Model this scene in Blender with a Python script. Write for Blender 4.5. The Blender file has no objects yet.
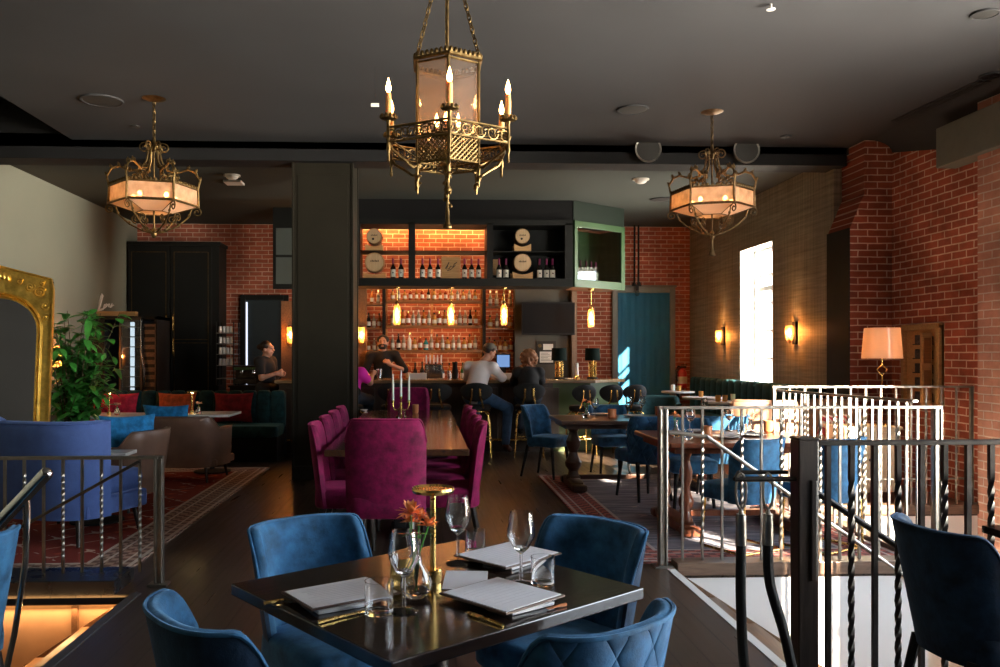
import bpy, math, random
import numpy as np
from mathutils import Vector, Matrix
PI = math.pi
C = bpy.context.scene.collection
random.seed(7)
sin, cos, R = math.sin, math.cos, math.radians

# ------------------------------------------------------------------ camera geometry
CAMZ, FPX, PPX, PPY = 1.45, 820.0, 458.0, 355.0
YAW = math.atan(34 / 820)

def ray(px, py):
    xc, yc = (px - PPX) / FPX, (PPY - py) / FPX
    return Vector((sin(YAW) + xc * cos(YAW), cos(YAW) - xc * sin(YAW), yc))

def atY(px, py, Y):
    d = ray(px, py)
    return Vector((0, 0, CAMZ)) + d * (Y / d.y)

def atZ(px, py, Z):
    d = ray(px, py)
    return Vector((0, 0, CAMZ)) + d * ((Z - CAMZ) / d.z)

def atX(px, py, X):
    d = ray(px, py)
    return Vector((0, 0, CAMZ)) + d * (X / d.x)

# ------------------------------------------------------------------ mesh builder
class MB:
    def __init__(s):
        s.v, s.f, s.uv, s.mi = [], [], [], []
        s.cur = 0
    def add(s, vs, fs, uvs=None, mi=None):
        b = len(s.v)
        s.v += [tuple(p) for p in vs]
        s.uv += list(uvs) if uvs else [(0.0, 0.0)] * len(vs)
        s.f += [tuple(i + b for i in f) for f in fs]
        if mi is None:
            s.mi += [s.cur] * len(fs)
        else:
            s.mi += list(mi)
        return s
    def box(s, c, d, rz=0.0, taper=1.0):
        x, y, z = d[0] / 2, d[1] / 2, d[2] / 2
        vs = []
        for k, (sx, sy, sz) in enumerate(((-1,-1,-1),(1,-1,-1),(1,1,-1),(-1,1,-1),(-1,-1,1),(1,-1,1),(1,1,1),(-1,1,1))):
            t = taper if sz < 0 else 1.0
            px, py = sx * x * t, sy * y * t
            vs.append((c[0] + px * cos(rz) - py * sin(rz), c[1] + px * sin(rz) + py * cos(rz), c[2] + sz * z))
        return s.add(vs, [(0,3,2,1),(4,5,6,7),(0,1,5,4),(1,2,6,5),(2,3,7,6),(3,0,4,7)])
    def bx(s, x0, x1, y0, y1, z0, z1):
        return s.box(((x0+x1)/2, (y0+y1)/2, (z0+z1)/2), (abs(x1-x0), abs(y1-y0), abs(z1-z0)))
    def lathe(s, prof, c=(0,0,0), n=20, axis='z', caps=True):
        vs, fs, uv = [], [], []
        m = len(prof)
        for i in range(n):
            a = 2 * PI * i / n
            for j, (r, h) in enumerate(prof):
                p = (r * cos(a), r * sin(a), h)
                if axis == 'y': p = (p[0], p[2], p[1])
                if axis == 'x': p = (p[2], p[0], p[1])
                vs.append((c[0] + p[0], c[1] + p[1], c[2] + p[2]))
                uv.append((i / n, h))
        for i in range(n):
            k = (i + 1) % n
            for j in range(m - 1):
                q = (i * m + j, k * m + j, k * m + j + 1, i * m + j + 1)
                fs.append(q if axis != 'y' else q[::-1])
        if caps:
            for j in (0, m - 1):
                if prof[j][0] > 1e-5:
                    q = tuple(i * m + j for i in range(n))
                    fs.append(q[::-1] if j == 0 else q)
        return s.add(vs, fs, uv)
    def cyl(s, p0, p1, r0, r1=None, n=12):
        r1 = r0 if r1 is None else r1
        return s.tube([p0, p1], [r0, r1], n)
    def tube(s, pts, r, n=8, close=False, flat=None):
        pts = [Vector(p) for p in pts]
        rs = r if isinstance(r, (list, tuple)) else [r] * len(pts)
        k = len(pts)
        tang = []
        for i in range(k):
            a = pts[(i - 1) % k] if (close or i > 0) else pts[i]
            b = pts[(i + 1) % k] if (close or i < k - 1) else pts[i]
            t = b - a
            tang.append(t.normalized() if t.length > 1e-9 else Vector((0, 0, 1)))
        t0 = tang[0]
        up = Vector((0, 0, 1)) if abs(t0.z) < .9 else Vector((1, 0, 0))
        nrm = (up - t0 * up.dot(t0)).normalized()
        vs, fs = [], []
        for i in range(k):
            t = tang[i]
            nrm = nrm - t * nrm.dot(t)
            nrm = nrm.normalized() if nrm.length > 1e-6 else t.orthogonal().normalized()
            bi = t.cross(nrm)
            for j in range(n):
                a = 2 * PI * j / n
                w = flat if flat else 1.0
                vs.append(pts[i] + nrm * (cos(a) * rs[i]) + bi * (sin(a) * rs[i] * w))
        segs = k if close else k - 1
        for i in range(segs):
            i2 = (i + 1) % k
            for j in range(n):
                j2 = (j + 1) % n
                fs.append((i * n + j, i * n + j2, i2 * n + j2, i2 * n + j))
        if not close:
            fs.append(tuple(range(n))[::-1])
            fs.append(tuple((k - 1) * n + j for j in range(n)))
        return s.add(vs, fs)
    def prism(s, poly, z0, z1):
        n = len(poly)
        vs = [(p[0], p[1], z0) for p in poly] + [(p[0], p[1], z1) for p in poly]
        fs = [tuple(range(n))[::-1], tuple(range(n, 2 * n))]
        fs += [(i, (i + 1) % n, n + (i + 1) % n, n + i) for i in range(n)]
        return s.add(vs, fs)
    def slabY(s, poly, y0, y1):           # outline in x,z extruded along y
        n = len(poly)
        vs = [(p[0], y0, p[1]) for p in poly] + [(p[0], y1, p[1]) for p in poly]
        fs = [tuple(range(n)), tuple(range(n, 2 * n))[::-1]]
        fs += [((i + 1) % n, i, n + i, n + (i + 1) % n) for i in range(n)]
        return s.add(vs, fs)
    def ball(s, c, r, n=14, m=8):
        r = r if isinstance(r, (tuple, list)) else (r, r, r)
        vs, fs = [], []
        for j in range(m + 1):
            t = PI * j / m
            for i in range(n):
                a = 2 * PI * i / n
                vs.append((c[0] + r[0] * sin(t) * cos(a), c[1] + r[1] * sin(t) * sin(a), c[2] - r[2] * cos(t)))
        for j in range(m):
            for i in range(n):
                fs.append((j * n + i, j * n + (i + 1) % n, (j + 1) * n + (i + 1) % n, (j + 1) * n + i))
        return s.add(vs, fs)
    def pillow(s, c, d, e=.35, n=24, m=12, rz=0.0, rx=0.0):       # superellipsoid cushion
        vs, fs, uv = [], [], []
        sp = lambda x, p: math.copysign(abs(x) ** p, x)
        for j in range(m + 1):
            t = -PI / 2 + PI * j / m
            for i in range(n):
                a = 2 * PI * i / n
                x = d[0] / 2 * sp(cos(t), e) * sp(cos(a), e)
                y = d[1] / 2 * sp(cos(t), e) * sp(sin(a), e)
                z = d[2] / 2 * sp(sin(t), e)
                y, z = y * cos(rx) - z * sin(rx), y * sin(rx) + z * cos(rx)
                vs.append((c[0] + x * cos(rz) - y * sin(rz), c[1] + x * sin(rz) + y * cos(rz), c[2] + z))
                uv.append((x, y))
        for j in range(m):
            for i in range(n):
                fs.append((j * n + i, j * n + (i + 1) % n, (j + 1) * n + (i + 1) % n, (j + 1) * n + i))
        return s.add(vs, fs, uv)
    def quad(s, a, b, c, d):
        return s.add([a, b, c, d], [(0, 1, 2, 3)])
    def knife(s, c, d, rz=0.0, rx=0.0, n=16):        # knife-edge cushion standing in x,z
        vs, fs, uv = [], [], []
        for side in (-1, 1):
            for i in range(n + 1):
                for j in range(n + 1):
                    u, w = -1 + 2 * i / n, -1 + 2 * j / n
                    pin = 1 - .10 * (1 - abs(u) ** 2) * abs(w) ** 3
                    pin2 = 1 - .10 * (1 - abs(w) ** 2) * abs(u) ** 3
                    t = ((1 - u * u) * (1 - w * w)) ** .42
                    x, z, y = d[0] / 2 * u * pin2, d[2] / 2 * w * pin, side * d[1] / 2 * t + .012 * sin(5 * u + 3 * w) * t
                    y, z = y * cos(rx) - z * sin(rx), y * sin(rx) + z * cos(rx)
                    vs.append((c[0] + x * cos(rz) - y * sin(rz), c[1] + x * sin(rz) + y * cos(rz), c[2] + z)); uv.append((x, z))
        o = (n + 1) ** 2
        for k in (0, 1):
            for i in range(n):
                for j in range(n):
                    q = (k*o + i*(n+1) + j, k*o + (i+1)*(n+1) + j, k*o + (i+1)*(n+1) + j + 1, k*o + i*(n+1) + j + 1)
                    fs.append(q if k == 0 else q[::-1])
        return s.add(vs, fs, uv)
    def build(s, name, mat, parent=None, smooth=30, loc=(0,0,0), rz=0.0, bevel=0.0):
        me = bpy.data.meshes.new(name)
        me.from_pydata(s.v, [], s.f)
        ul = me.uv_layers.new(name='UVMap')
        li = np.empty(len(me.loops), dtype=np.int32)
        me.loops.foreach_get('vertex_index', li)
        uv = np.array(s.uv, dtype=np.float32)[li]
        ul.data.foreach_set('uv', uv.ravel())
        for m in (mat if isinstance(mat, (list, tuple)) else [mat]):
            me.materials.append(m)
        me.polygons.foreach_set('material_index', s.mi)
        me.validate()
        if smooth:
            me.polygons.foreach_set('use_smooth', [True] * len(me.polygons))
            me.set_sharp_from_angle(angle=R(smooth))
        o = bpy.data.objects.new(name, me)
        C.objects.link(o)
        o.location = loc
        o.rotation_euler = (0, 0, rz)
        if parent is not None:
            o.parent = parent
        if bevel:
            b = o.modifiers.new('Bevel', 'BEVEL'); b.width = bevel; b.segments = 2
            b.limit_method = 'ANGLE'; b.angle_limit = R(40)
        return o

def thing(name, label, cat, loc=(0,0,0), rz=0.0, group=None):
    o = bpy.data.objects.new(name, None)
    o.empty_display_size = .1
    C.objects.link(o)
    o.location = loc
    o.rotation_euler = (0, 0, rz)
    return tag(o, label, cat, group)

def tag(o, label, cat, group=None, kind=None):
    if label: o['label'] = label
    if cat: o['category'] = cat
    if group: o['group'] = group
    if kind: o['kind'] = kind
    return o

def struct(o, label=None):
    o['kind'] = 'structure'
    if label: o['label'] = label
    return o

def dup(root, loc, rz=0.0, label=None, group=None, scale=None):
    r = root.copy()
    C.objects.link(r)
    r.location = loc
    r.rotation_euler = (0, 0, rz)
    if scale: r.scale = scale
    if label: r['label'] = label
    if group: r['group'] = group
    for ch in list(root.children):
        c = ch.copy(); C.objects.link(c); c.parent = r
        for g in list(ch.children):
            d = g.copy(); C.objects.link(d); d.parent = c
    return r

def setpar(ch, root):
    ch.parent = root
    return ch

def point(loc, power, col=(1, .6, .3), r=.02, name='lamp_glow', parent=None):
    L = bpy.data.lights.new(name, 'POINT')
    L.energy, L.color, L.shadow_soft_size = power, col, r
    o = bpy.data.objects.new(name, L)
    C.objects.link(o)
    o.location = loc
    if parent: o.parent = parent
    return o

def strip(loc, size, power, col, rot=(0, 0, 0), name='led_strip', parent=None):
    L = bpy.data.lights.new(name, 'AREA')
    L.shape = 'RECTANGLE'; L.size, L.size_y = size
    L.energy, L.color = power, col
    o = bpy.data.objects.new(name, L)
    C.objects.link(o)
    o.location, o.rotation_euler = loc, rot
    if parent: o.parent = parent
    return o

# ------------------------------------------------------------------ surface nets for bodies
def sdf_mesh(fn, lo, hi, h):
    lo, hi = np.array(lo, float), np.array(hi, float)
    n = np.ceil((hi - lo) / h).astype(int) + 1
    ax = [lo[i] + h * np.arange(n[i]) for i in range(3)]
    X, Y, Z = np.meshgrid(*ax, indexing='ij')
    D = fn(X, Y, Z)
    S = D < 0
    nx, ny, nz = n
    cnt = np.zeros((nx-1, ny-1, nz-1)); acc = np.zeros((nx-1, ny-1, nz-1, 3))
    off = [(i, j, k) for i in (0, 1) for j in (0, 1) for k in (0, 1)]
    sl = lambda o: tuple(slice(o[a], n[a] - 1 + o[a]) for a in range(3))
    for a in off:
        for b in off:
            if sum(b) - sum(a) == 1 and all(b[i] >= a[i] for i in range(3)):
                d0, d1 = D[sl(a)], D[sl(b)]
                m = (d0 < 0) != (d1 < 0)
                t = np.where(m, d0 / np.where(m, d0 - d1, 1), 0)
                cnt += m
                for i in range(3):
                    acc[..., i] += m * (a[i] + t * (b[i] - a[i]))
    act = cnt > 0
    idx = -np.ones(act.shape, int); idx[act] = np.arange(act.sum())
    base = np.stack(np.nonzero(act), 1)
    V = lo + h * (base + acc[act] / cnt[act][:, None])
    F = []
    for axis in range(3):
        u, w = (axis + 1) % 3, (axis + 2) % 3
        a = [slice(0, None)] * 3; b = [slice(0, None)] * 3
        a[axis] = slice(0, -1); b[axis] = slice(1, None)
        s0, s1 = S[tuple(a)], S[tuple(b)]
        ch = s0 != s1
        P = np.stack(np.nonzero(ch), 1)
        P = P[(P[:, u] > 0) & (P[:, w] > 0) & (P[:, u] < n[u]-1) & (P[:, w] < n[w]-1)]
        if not len(P): continue
        inside = s0[tuple(P.T)]
        q = []
        for du, dw in ((1, 1), (0, 1), (0, 0), (1, 0)):
            Q = P.copy(); Q[:, u] -= du; Q[:, w] -= dw
            q.append(idx[tuple(Q.T)])
        q = np.stack(q, 1)
        q[~inside] = q[~inside][:, ::-1]
        F.append(q)
    F = np.concatenate(F)
    return V, F

def cap(a, b, ra, rb=None, sq=None):
    """tapered capsule"""
    a, b = np.array(a, float), np.array(b, float)
    rb = ra if rb is None else rb
    def f(X, Y, Z):
        d = b - a; L = max(d @ d, 1e-9)
        t = np.clip(((X - a[0]) * d[0] + (Y - a[1]) * d[1] + (Z - a[2]) * d[2]) / L, 0, 1)
        return np.sqrt((X - a[0] - t * d[0]) ** 2 + (Y - a[1] - t * d[1]) ** 2 + (Z - a[2] - t * d[2]) ** 2) - (ra + t * (rb - ra))
    return f

def ell(c, r, rx=0.0, rz=0.0):
    M = np.array(Matrix.Rotation(rz, 3, 'Z') @ Matrix.Rotation(rx, 3, 'X')).T
    def f(X, Y, Z):
        x, y, z = X - c[0], Y - c[1], Z - c[2]
        p = [(M[i, 0] * x + M[i, 1] * y + M[i, 2] * z) / r[i] for i in range(3)]
        k = np.sqrt(p[0] ** 2 + p[1] ** 2 + p[2] ** 2)
        return (k - 1) * min(r)
    return f

def blend(fs, k=.03):
    def f(X, Y, Z):
        D = fs[0](X, Y, Z)
        for g in fs[1:]:
            E = g(X, Y, Z)
            h = np.clip(.5 + .5 * (E - D) / k, 0, 1)
            D = E + (D - E) * h - k * h * (1 - h)
        return D
    return f

def sdf_obj(name, fs, mat, parent, lo, hi, h=.012, k=.03, sub=None):
    fn = blend(fs, k)
    if sub is not None:
        g = fn
        fn = lambda X, Y, Z: np.maximum(g(X, Y, Z), sub(X, Y, Z))
    V, F = sdf_mesh(fn, lo, hi, h)
    m = MB(); m.add(V.tolist(), F.tolist())
    return m.build(name, mat, parent, smooth=180)

# ------------------------------------------------------------------ materials
MATS = {}
def nodes(name):
    m = bpy.data.materials.new(name)
    m.use_nodes = True
    nt = m.node_tree
    nt.nodes.clear()
    out = nt.nodes.new('ShaderNodeOutputMaterial')
    b = nt.nodes.new('ShaderNodeBsdfPrincipled')
    nt.links.new(b.outputs[0], out.inputs[0])
    MATS[name] = m
    return m, nt, b, out

def setc(sock, v): sock.default_value = (*v, 1.0) if len(v) == 3 else v

def N(nt, kind, **kw):
    n = nt.nodes.new(kind)
    for k, v in kw.items():
        if k in n.inputs.keys():
            s = n.inputs[k]
            if isinstance(v, bpy.types.NodeSocket): nt.links.new(v, s)
            elif hasattr(s.default_value, '__len__') and not isinstance(v, (int, float)):
                s.default_value = (*v, 1.0) if len(s.default_value) == 4 and len(v) == 3 else v
            else: s.default_value = v
        else: setattr(n, k, v)
    return n

def math_n(nt, op, a, b=None):
    n = nt.nodes.new('ShaderNodeMath'); n.operation = op
    for i, v in enumerate((a, b)):
        if v is None: continue
        if isinstance(v, bpy.types.NodeSocket): nt.links.new(v, n.inputs[i])
        else: n.inputs[i].default_value = v
    return n.outputs[0]

def mix(nt, fac, a, b):
    n = nt.nodes.new('ShaderNodeMix'); n.data_type = 'RGBA'
    for s, v in ((n.inputs[0], fac), (n.inputs[6], a), (n.inputs[7], b)):
        if isinstance(v, bpy.types.NodeSocket): nt.links.new(v, s)
        elif isinstance(v, (int, float)): s.default_value = v
        else: setc(s, v)
    return n.outputs[2]

def plain(name, col, rough=.5, metal=0.0, var=0.0, scale=8.0, bump=0.0, bscale=60.0, sheen=0.0, sheen_tint=None, coat=0.0, emit=None, estr=0.0, spec=None, sss=0.0, stretch=None, trans=0.0, ior=None):
    m, nt, b, out = nodes(name)
    setc(b.inputs['Base Color'], col)
    b.inputs['Roughness'].default_value = rough
    b.inputs['Metallic'].default_value = metal
    if spec is not None: b.inputs['Specular IOR Level'].default_value = spec
    if trans: b.inputs['Transmission Weight'].default_value = trans
    if ior: b.inputs['IOR'].default_value = ior
    tc = N(nt, 'ShaderNodeTexCoord')
    vec = tc.outputs['Object']
    if stretch:
        mp = N(nt, 'ShaderNodeMapping', Vector=vec); mp.inputs['Scale'].default_value = stretch
        vec = mp.outputs[0]
    if var:
        no = N(nt, 'ShaderNodeTexNoise', Vector=vec, Scale=scale, Detail=5.0, Roughness=.6)
        rm = N(nt, 'ShaderNodeMapRange', Value=no.outputs[0])
        rm.inputs[1].default_value, rm.inputs[2].default_value = .3, .7
        dark = tuple(max(0, c * (1 - var)) for c in col); lite = tuple(min(1, c * (1 + var)) for c in col)
        nt.links.new(mix(nt, rm.outputs[0], dark, lite), b.inputs['Base Color'])
        r2 = N(nt, 'ShaderNodeMapRange', Value=no.outputs[0])
        r2.inputs[3].default_value, r2.inputs[4].default_value = max(0.02, rough - .12), min(1, rough + .12)
        nt.links.new(r2.outputs[0], b.inputs['Roughness'])
    if bump:
        nb = N(nt, 'ShaderNodeTexNoise', Vector=vec, Scale=bscale, Detail=3.0)
        bp = N(nt, 'ShaderNodeBump', Height=nb.outputs[0], Strength=bump, Distance=.01)
        nt.links.new(bp.outputs[0], b.inputs['Normal'])
    if sheen:
        b.inputs['Sheen Weight'].default_value = sheen
        b.inputs['Sheen Roughness'].default_value = .4
        if sheen_tint: setc(b.inputs['Sheen Tint'], sheen_tint)
    if coat: b.inputs['Coat Weight'].default_value = coat
    if emit:
        setc(b.inputs['Emission Color'], emit); b.inputs['Emission Strength'].default_value = estr
    if sss: b.inputs['Subsurface Weight'].default_value = sss
    return m

def velvet(name, col, tint, quilt=0.0, sheen=.8, crush=.55):
    m = plain(name, col, .75, var=crush, scale=13.0, sheen=sheen, sheen_tint=tint, spec=.2)
    nt = m.node_tree
    b = next(n for n in nt.nodes if n.type == 'BSDF_PRINCIPLED')
    tc = N(nt, 'ShaderNodeTexCoord')
    no = N(nt, 'ShaderNodeTexNoise', Vector=tc.outputs['Object'], Scale=22.0, Detail=6.0, Roughness=.7)
    h = math_n(nt, 'MULTIPLY', no.outputs[0], .35)
    if quilt:
        sx = N(nt, 'ShaderNodeSeparateXYZ', Vector=tc.outputs['UV'])
        for sgn in (1, -1):
            t = math_n(nt, 'MULTIPLY', sx.outputs[1], sgn * .62)
            t = math_n(nt, 'ADD', sx.outputs[0], t)
            t = math_n(nt, 'MULTIPLY', t, PI / quilt)
            t = math_n(nt, 'SINE', t)
            t = math_n(nt, 'ABSOLUTE', t)
            t = math_n(nt, 'POWER', t, .4)
            h = math_n(nt, 'ADD', h, math_n(nt, 'MULTIPLY', t, 1.2))
    bp = N(nt, 'ShaderNodeBump', Height=h, Strength=.7, Distance=.012)
    nt.links.new(bp.outputs[0], b.inputs['Normal'])
    return m

def bricks(name, ax, c1, c2, mortar, blotch=.5, paint=None):
    """ax: 'x' wall runs along x, 'y' along y (object coords are world metres)"""
    m, nt, b, out = nodes(name)
    tc = N(nt, 'ShaderNodeTexCoord')
    s = N(nt, 'ShaderNodeSeparateXYZ', Vector=tc.outputs['Object'])
    cb = N(nt, 'ShaderNodeCombineXYZ', X=s.outputs[0 if ax == 'x' else 1], Y=s.outputs[2])
    wob = N(nt, 'ShaderNodeTexNoise', Vector=cb.outputs[0], Scale=9.0, Detail=2.0)
    wo = N(nt, 'ShaderNodeVectorMath', operation='MULTIPLY_ADD')
    nt.links.new(wob.outputs[1], wo.inputs[0]); wo.inputs[1].default_value = (.016, .012, 0); nt.links.new(cb.outputs[0], wo.inputs[2])
    br = N(nt, 'ShaderNodeTexBrick', Vector=wo.outputs[0], Color1=c1, Color2=c2, Mortar=mortar, Scale=1.0)
    br.inputs['Mortar Size'].default_value = .0075
    br.inputs['Mortar Smooth'].default_value = .25
    br.inputs['Bias'].default_value = -.1
    br.inputs['Brick Width'].default_value = .225
    br.inputs['Row Height'].default_value = .078
    n1 = N(nt, 'ShaderNodeTexNoise', Vector=cb.outputs[0], Scale=2.3, Detail=6.0, Roughness=.65)
    r1 = N(nt, 'ShaderNodeMapRange', Value=n1.outputs[0]); r1.inputs[1].default_value, r1.inputs[2].default_value = .35, .68
    r1.inputs[3].default_value, r1.inputs[4].default_value = 1 - blotch, 1.12
    mu = N(nt, 'ShaderNodeMix', data_type='RGBA', blend_type='MULTIPLY'); mu.inputs[0].default_value = 1
    nt.links.new(br.outputs[0], mu.inputs[6]); nt.links.new(r1.outputs[0], mu.inputs[7])
    n2 = N(nt, 'ShaderNodeTexNoise', Vector=cb.outputs[0], Scale=40.0, Detail=4.0)
    nt.links.new(mu.outputs[2], b.inputs['Base Color'])
    b.inputs['Roughness'].default_value = .85
    b.inputs['Specular IOR Level'].default_value = .25
    h = math_n(nt, 'ADD', math_n(nt, 'MULTIPLY', br.outputs[1], -1.0), math_n(nt, 'MULTIPLY', n2.outputs[0], .45))
    bp = N(nt, 'ShaderNodeBump', Height=h, Strength=.7, Distance=.012)
    nt.links.new(bp.outputs[0], b.inputs['Normal'])
    return m

def planks(name, c1, c2, rough):
    m, nt, b, out = nodes(name)
    tc = N(nt, 'ShaderNodeTexCoord')
    s = N(nt, 'ShaderNodeSeparateXYZ', Vector=tc.outputs['Object'])
    cb = N(nt, 'ShaderNodeCombineXYZ', X=s.outputs[1], Y=s.outputs[0])
    br = N(nt, 'ShaderNodeTexBrick', Vector=cb.outputs[0], Color1=c1, Color2=c2, Mortar=tuple(c * .3 for c in c1), Scale=1.0, offset=.37)
    br.inputs['Mortar Size'].default_value = .005
    br.inputs['Brick Width'].default_value = 1.9
    br.inputs['Row Height'].default_value = .15
    mp = N(nt, 'ShaderNodeMapping', Vector=cb.outputs[0]); mp.inputs['Scale'].default_value = (.45, 9, 1)
    g = N(nt, 'ShaderNodeTexNoise', Vector=mp.outputs[0], Scale=3.0, Detail=3.0, Roughness=.5, Distortion=.2)
    r1 = N(nt, 'ShaderNodeMapRange', Value=g.outputs[0]); r1.inputs[1].default_value, r1.inputs[2].default_value = .3, .72
    r1.inputs[3].default_value, r1.inputs[4].default_value = .8, 1.2
    mu = N(nt, 'ShaderNodeMix', data_type='RGBA', blend_type='MULTIPLY'); mu.inputs[0].default_value = 1
    nt.links.new(br.outputs[0], mu.inputs[6]); nt.links.new(r1.outputs[0], mu.inputs[7])
    nt.links.new(mu.outputs[2], b.inputs['Base Color'])
    r2 = N(nt, 'ShaderNodeMapRange', Value=g.outputs[0]); r2.inputs[3].default_value, r2.inputs[4].default_value = rough - .1, rough + .14
    nt.links.new(r2.outputs[0], b.inputs['Roughness'])
    h = math_n(nt, 'ADD', math_n(nt, 'MULTIPLY', br.outputs[1], -1.0), math_n(nt, 'MULTIPLY', g.outputs[0], .25))
    bp = N(nt, 'ShaderNodeBump', Height=h, Strength=.2, Distance=.002)
    nt.links.new(bp.outputs[0], b.inputs['Normal'])
    return m

def wood(name, c1, c2, rough=.35, axis=0, coat=0.0, scale=3.0):
    m, nt, b, out = nodes(name)
    tc = N(nt, 'ShaderNodeTexCoord')
    mp = N(nt, 'ShaderNodeMapping', Vector=tc.outputs['Object'])
    sc = [14.0, 14.0, 14.0]; sc[axis] = 1.3
    mp.inputs['Scale'].default_value = sc
    g = N(nt, 'ShaderNodeTexNoise', Vector=mp.outputs[0], Scale=scale, Detail=7.0, Roughness=.62, Distortion=.8)
    r1 = N(nt, 'ShaderNodeMapRange', Value=g.outputs[0]); r1.inputs[1].default_value, r1.inputs[2].default_value = .32, .7
    nt.links.new(mix(nt, r1.outputs[0], c1, c2), b.inputs['Base Color'])
    b.inputs['Roughness'].default_value = rough
    if coat: b.inputs['Coat Weight'].default_value = coat; b.inputs['Coat Roughness'].default_value = .12
    bp = N(nt, 'ShaderNodeBump', Height=g.outputs[0], Strength=.12, Distance=.004)
    nt.links.new(bp.outputs[0], b.inputs['Normal'])
    return m

def pane(name, tint=(1,1,1), gloss=.08, alpha_rough=0.0):
    m, nt, b, out = nodes(name)
    nt.nodes.remove(b)
    t = N(nt, 'ShaderNodeBsdfTransparent', Color=tint)
    g = N(nt, 'ShaderNodeBsdfGlossy', Roughness=.03)
    lw = N(nt, 'ShaderNodeLayerWeight', Blend=.25)
    f = math_n(nt, 'ADD', math_n(nt, 'MULTIPLY', lw.outputs[0], .5), gloss * .4)
    ms = nt.nodes.new('ShaderNodeMixShader')
    nt.links.new(f, ms.inputs[0]); nt.links.new(t.outputs[0], ms.inputs[1]); nt.links.new(g.outputs[0], ms.inputs[2])
    nt.links.new(ms.outputs[0], out.inputs[0])
    return m

def seedy(name, tint, haze=(.8, .5, .3), amount=.45, blotch=.3):
    """lamp glass: part clear, part translucent"""
    m, nt, b, out = nodes(name)
    nt.nodes.remove(b)
    t = N(nt, 'ShaderNodeBsdfTransparent', Color=tint)
    tr = N(nt, 'ShaderNodeBsdfTranslucent', Color=haze)
    df = N(nt, 'ShaderNodeBsdfDiffuse', Color=haze)
    gl = N(nt, 'ShaderNodeBsdfGlossy', Roughness=.08)
    tc = N(nt, 'ShaderNodeTexCoord')
    no = N(nt, 'ShaderNodeTexNoise', Vector=tc.outputs['Object'], Scale=14.0, Detail=5.0)
    f = math_n(nt, 'ADD', math_n(nt, 'MULTIPLY', math_n(nt, 'SUBTRACT', no.outputs[0], .5), blotch * 2), amount)
    def ms(fac, a, c):
        x = nt.nodes.new('ShaderNodeMixShader')
        if isinstance(fac, float): x.inputs[0].default_value = fac
        else: nt.links.new(fac, x.inputs[0])
        nt.links.new(a, x.inputs[1]); nt.links.new(c, x.inputs[2])
        return x.outputs[0]
    hz = ms(.35, tr.outputs[0], df.outputs[0])
    x = ms(f, t.outputs[0], hz)
    x = ms(.08, x, gl.outputs[0])
    nt.links.new(x, out.inputs[0])
    return m

def glow(name, col, s):
    m, nt, b, out = nodes(name)
    nt.nodes.remove(b)
    e = N(nt, 'ShaderNodeEmission', Color=col, Strength=s)
    nt.links.new(e.outputs[0], out.inputs[0])
    return m

def rugmat(name, base, alt, line, border, size, stripes=False):
    """persian style rug: object coords centred, half size (hx, hy)"""
    m, nt, b, out = nodes(name)
    hx, hy = size
    tc = N(nt, 'ShaderNodeTexCoord')
    s = N(nt, 'ShaderNodeSeparateXYZ', Vector=tc.outputs['Object'])
    dx = math_n(nt, 'SUBTRACT', hx, math_n(nt, 'ABSOLUTE', s.outputs[0]))
    dy = math_n(nt, 'SUBTRACT', hy, math_n(nt, 'ABSOLUTE', s.outputs[1]))
    d = math_n(nt, 'MINIMUM', dx, dy)
    if stripes:
        mp = N(nt, 'ShaderNodeMapping', Vector=tc.outputs['Object']); mp.inputs['Scale'].default_value = (1.2, 11, 1)
        n1 = N(nt, 'ShaderNodeTexNoise', Vector=mp.outputs[0], Scale=2.0, Detail=5.0)
    else:
        n1 = N(nt, 'ShaderNodeTexVoronoi', Vector=tc.outputs['Object'], Scale=5.0, distance='MANHATTAN')
    r1 = N(nt, 'ShaderNodeMapRange', Value=n1.outputs[0]); r1.inputs[1].default_value, r1.inputs[2].default_value = (.38, .62) if stripes else (.1, .45)
    fld = mix(nt, r1.outputs[0], base, alt)
    # diamond lattice
    u = math_n(nt, 'MULTIPLY', math_n(nt, 'ADD', s.outputs[0], s.outputs[1]), 7.5)
    w = math_n(nt, 'MULTIPLY', math_n(nt, 'SUBTRACT', s.outputs[0], s.outputs[1]), 7.5)
    lat = math_n(nt, 'MULTIPLY', math_n(nt, 'ABSOLUTE', math_n(nt, 'SINE', u)), math_n(nt, 'ABSOLUTE', math_n(nt, 'SINE', w)))
    ln = math_n(nt, 'LESS_THAN', lat, .06)
    n0 = N(nt, 'ShaderNodeTexNoise', Vector=tc.outputs['Object'], Scale=6.0, Detail=4.0)
    ln = math_n(nt, 'MULTIPLY', ln, math_n(nt, 'GREATER_THAN', n0.outputs[0], .58 if stripes else .5))
    fld = mix(nt, math_n(nt, 'MULTIPLY', ln, .6), fld, line)
    # border bands
    bt = N(nt, 'ShaderNodeTexChecker', Vector=tc.outputs['Object'], Scale=17.0, Color1=border, Color2=tuple(c * .35 for c in border))
    inb = math_n(nt, 'LESS_THAN', d, .34)
    col = mix(nt, math_n(nt, 'MULTIPLY', inb, .8), fld, bt.outputs[0])
    for a, w_, cc in ((.03, .03, line), (.10, .018, line), (.24, .018, line), (.34, .03, line)):
        band = math_n(nt, 'LESS_THAN', math_n(nt, 'ABSOLUTE', math_n(nt, 'SUBTRACT', d, a)), w_ / 2)
        col = mix(nt, math_n(nt, 'MULTIPLY', band, .85), col, cc)
    nt.links.new(col, b.inputs['Base Color'])
    b.inputs['Roughness'].default_value = .95
    b.inputs['Specular IOR Level'].default_value = .1
    nb = N(nt, 'ShaderNodeTexNoise', Vector=tc.outputs['Object'], Scale=160.0)
    bp = N(nt, 'ShaderNodeBump', Height=nb.outputs[0], Strength=.4, Distance=.004)
    nt.links.new(bp.outputs[0], b.inputs['Normal'])
    return m

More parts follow.
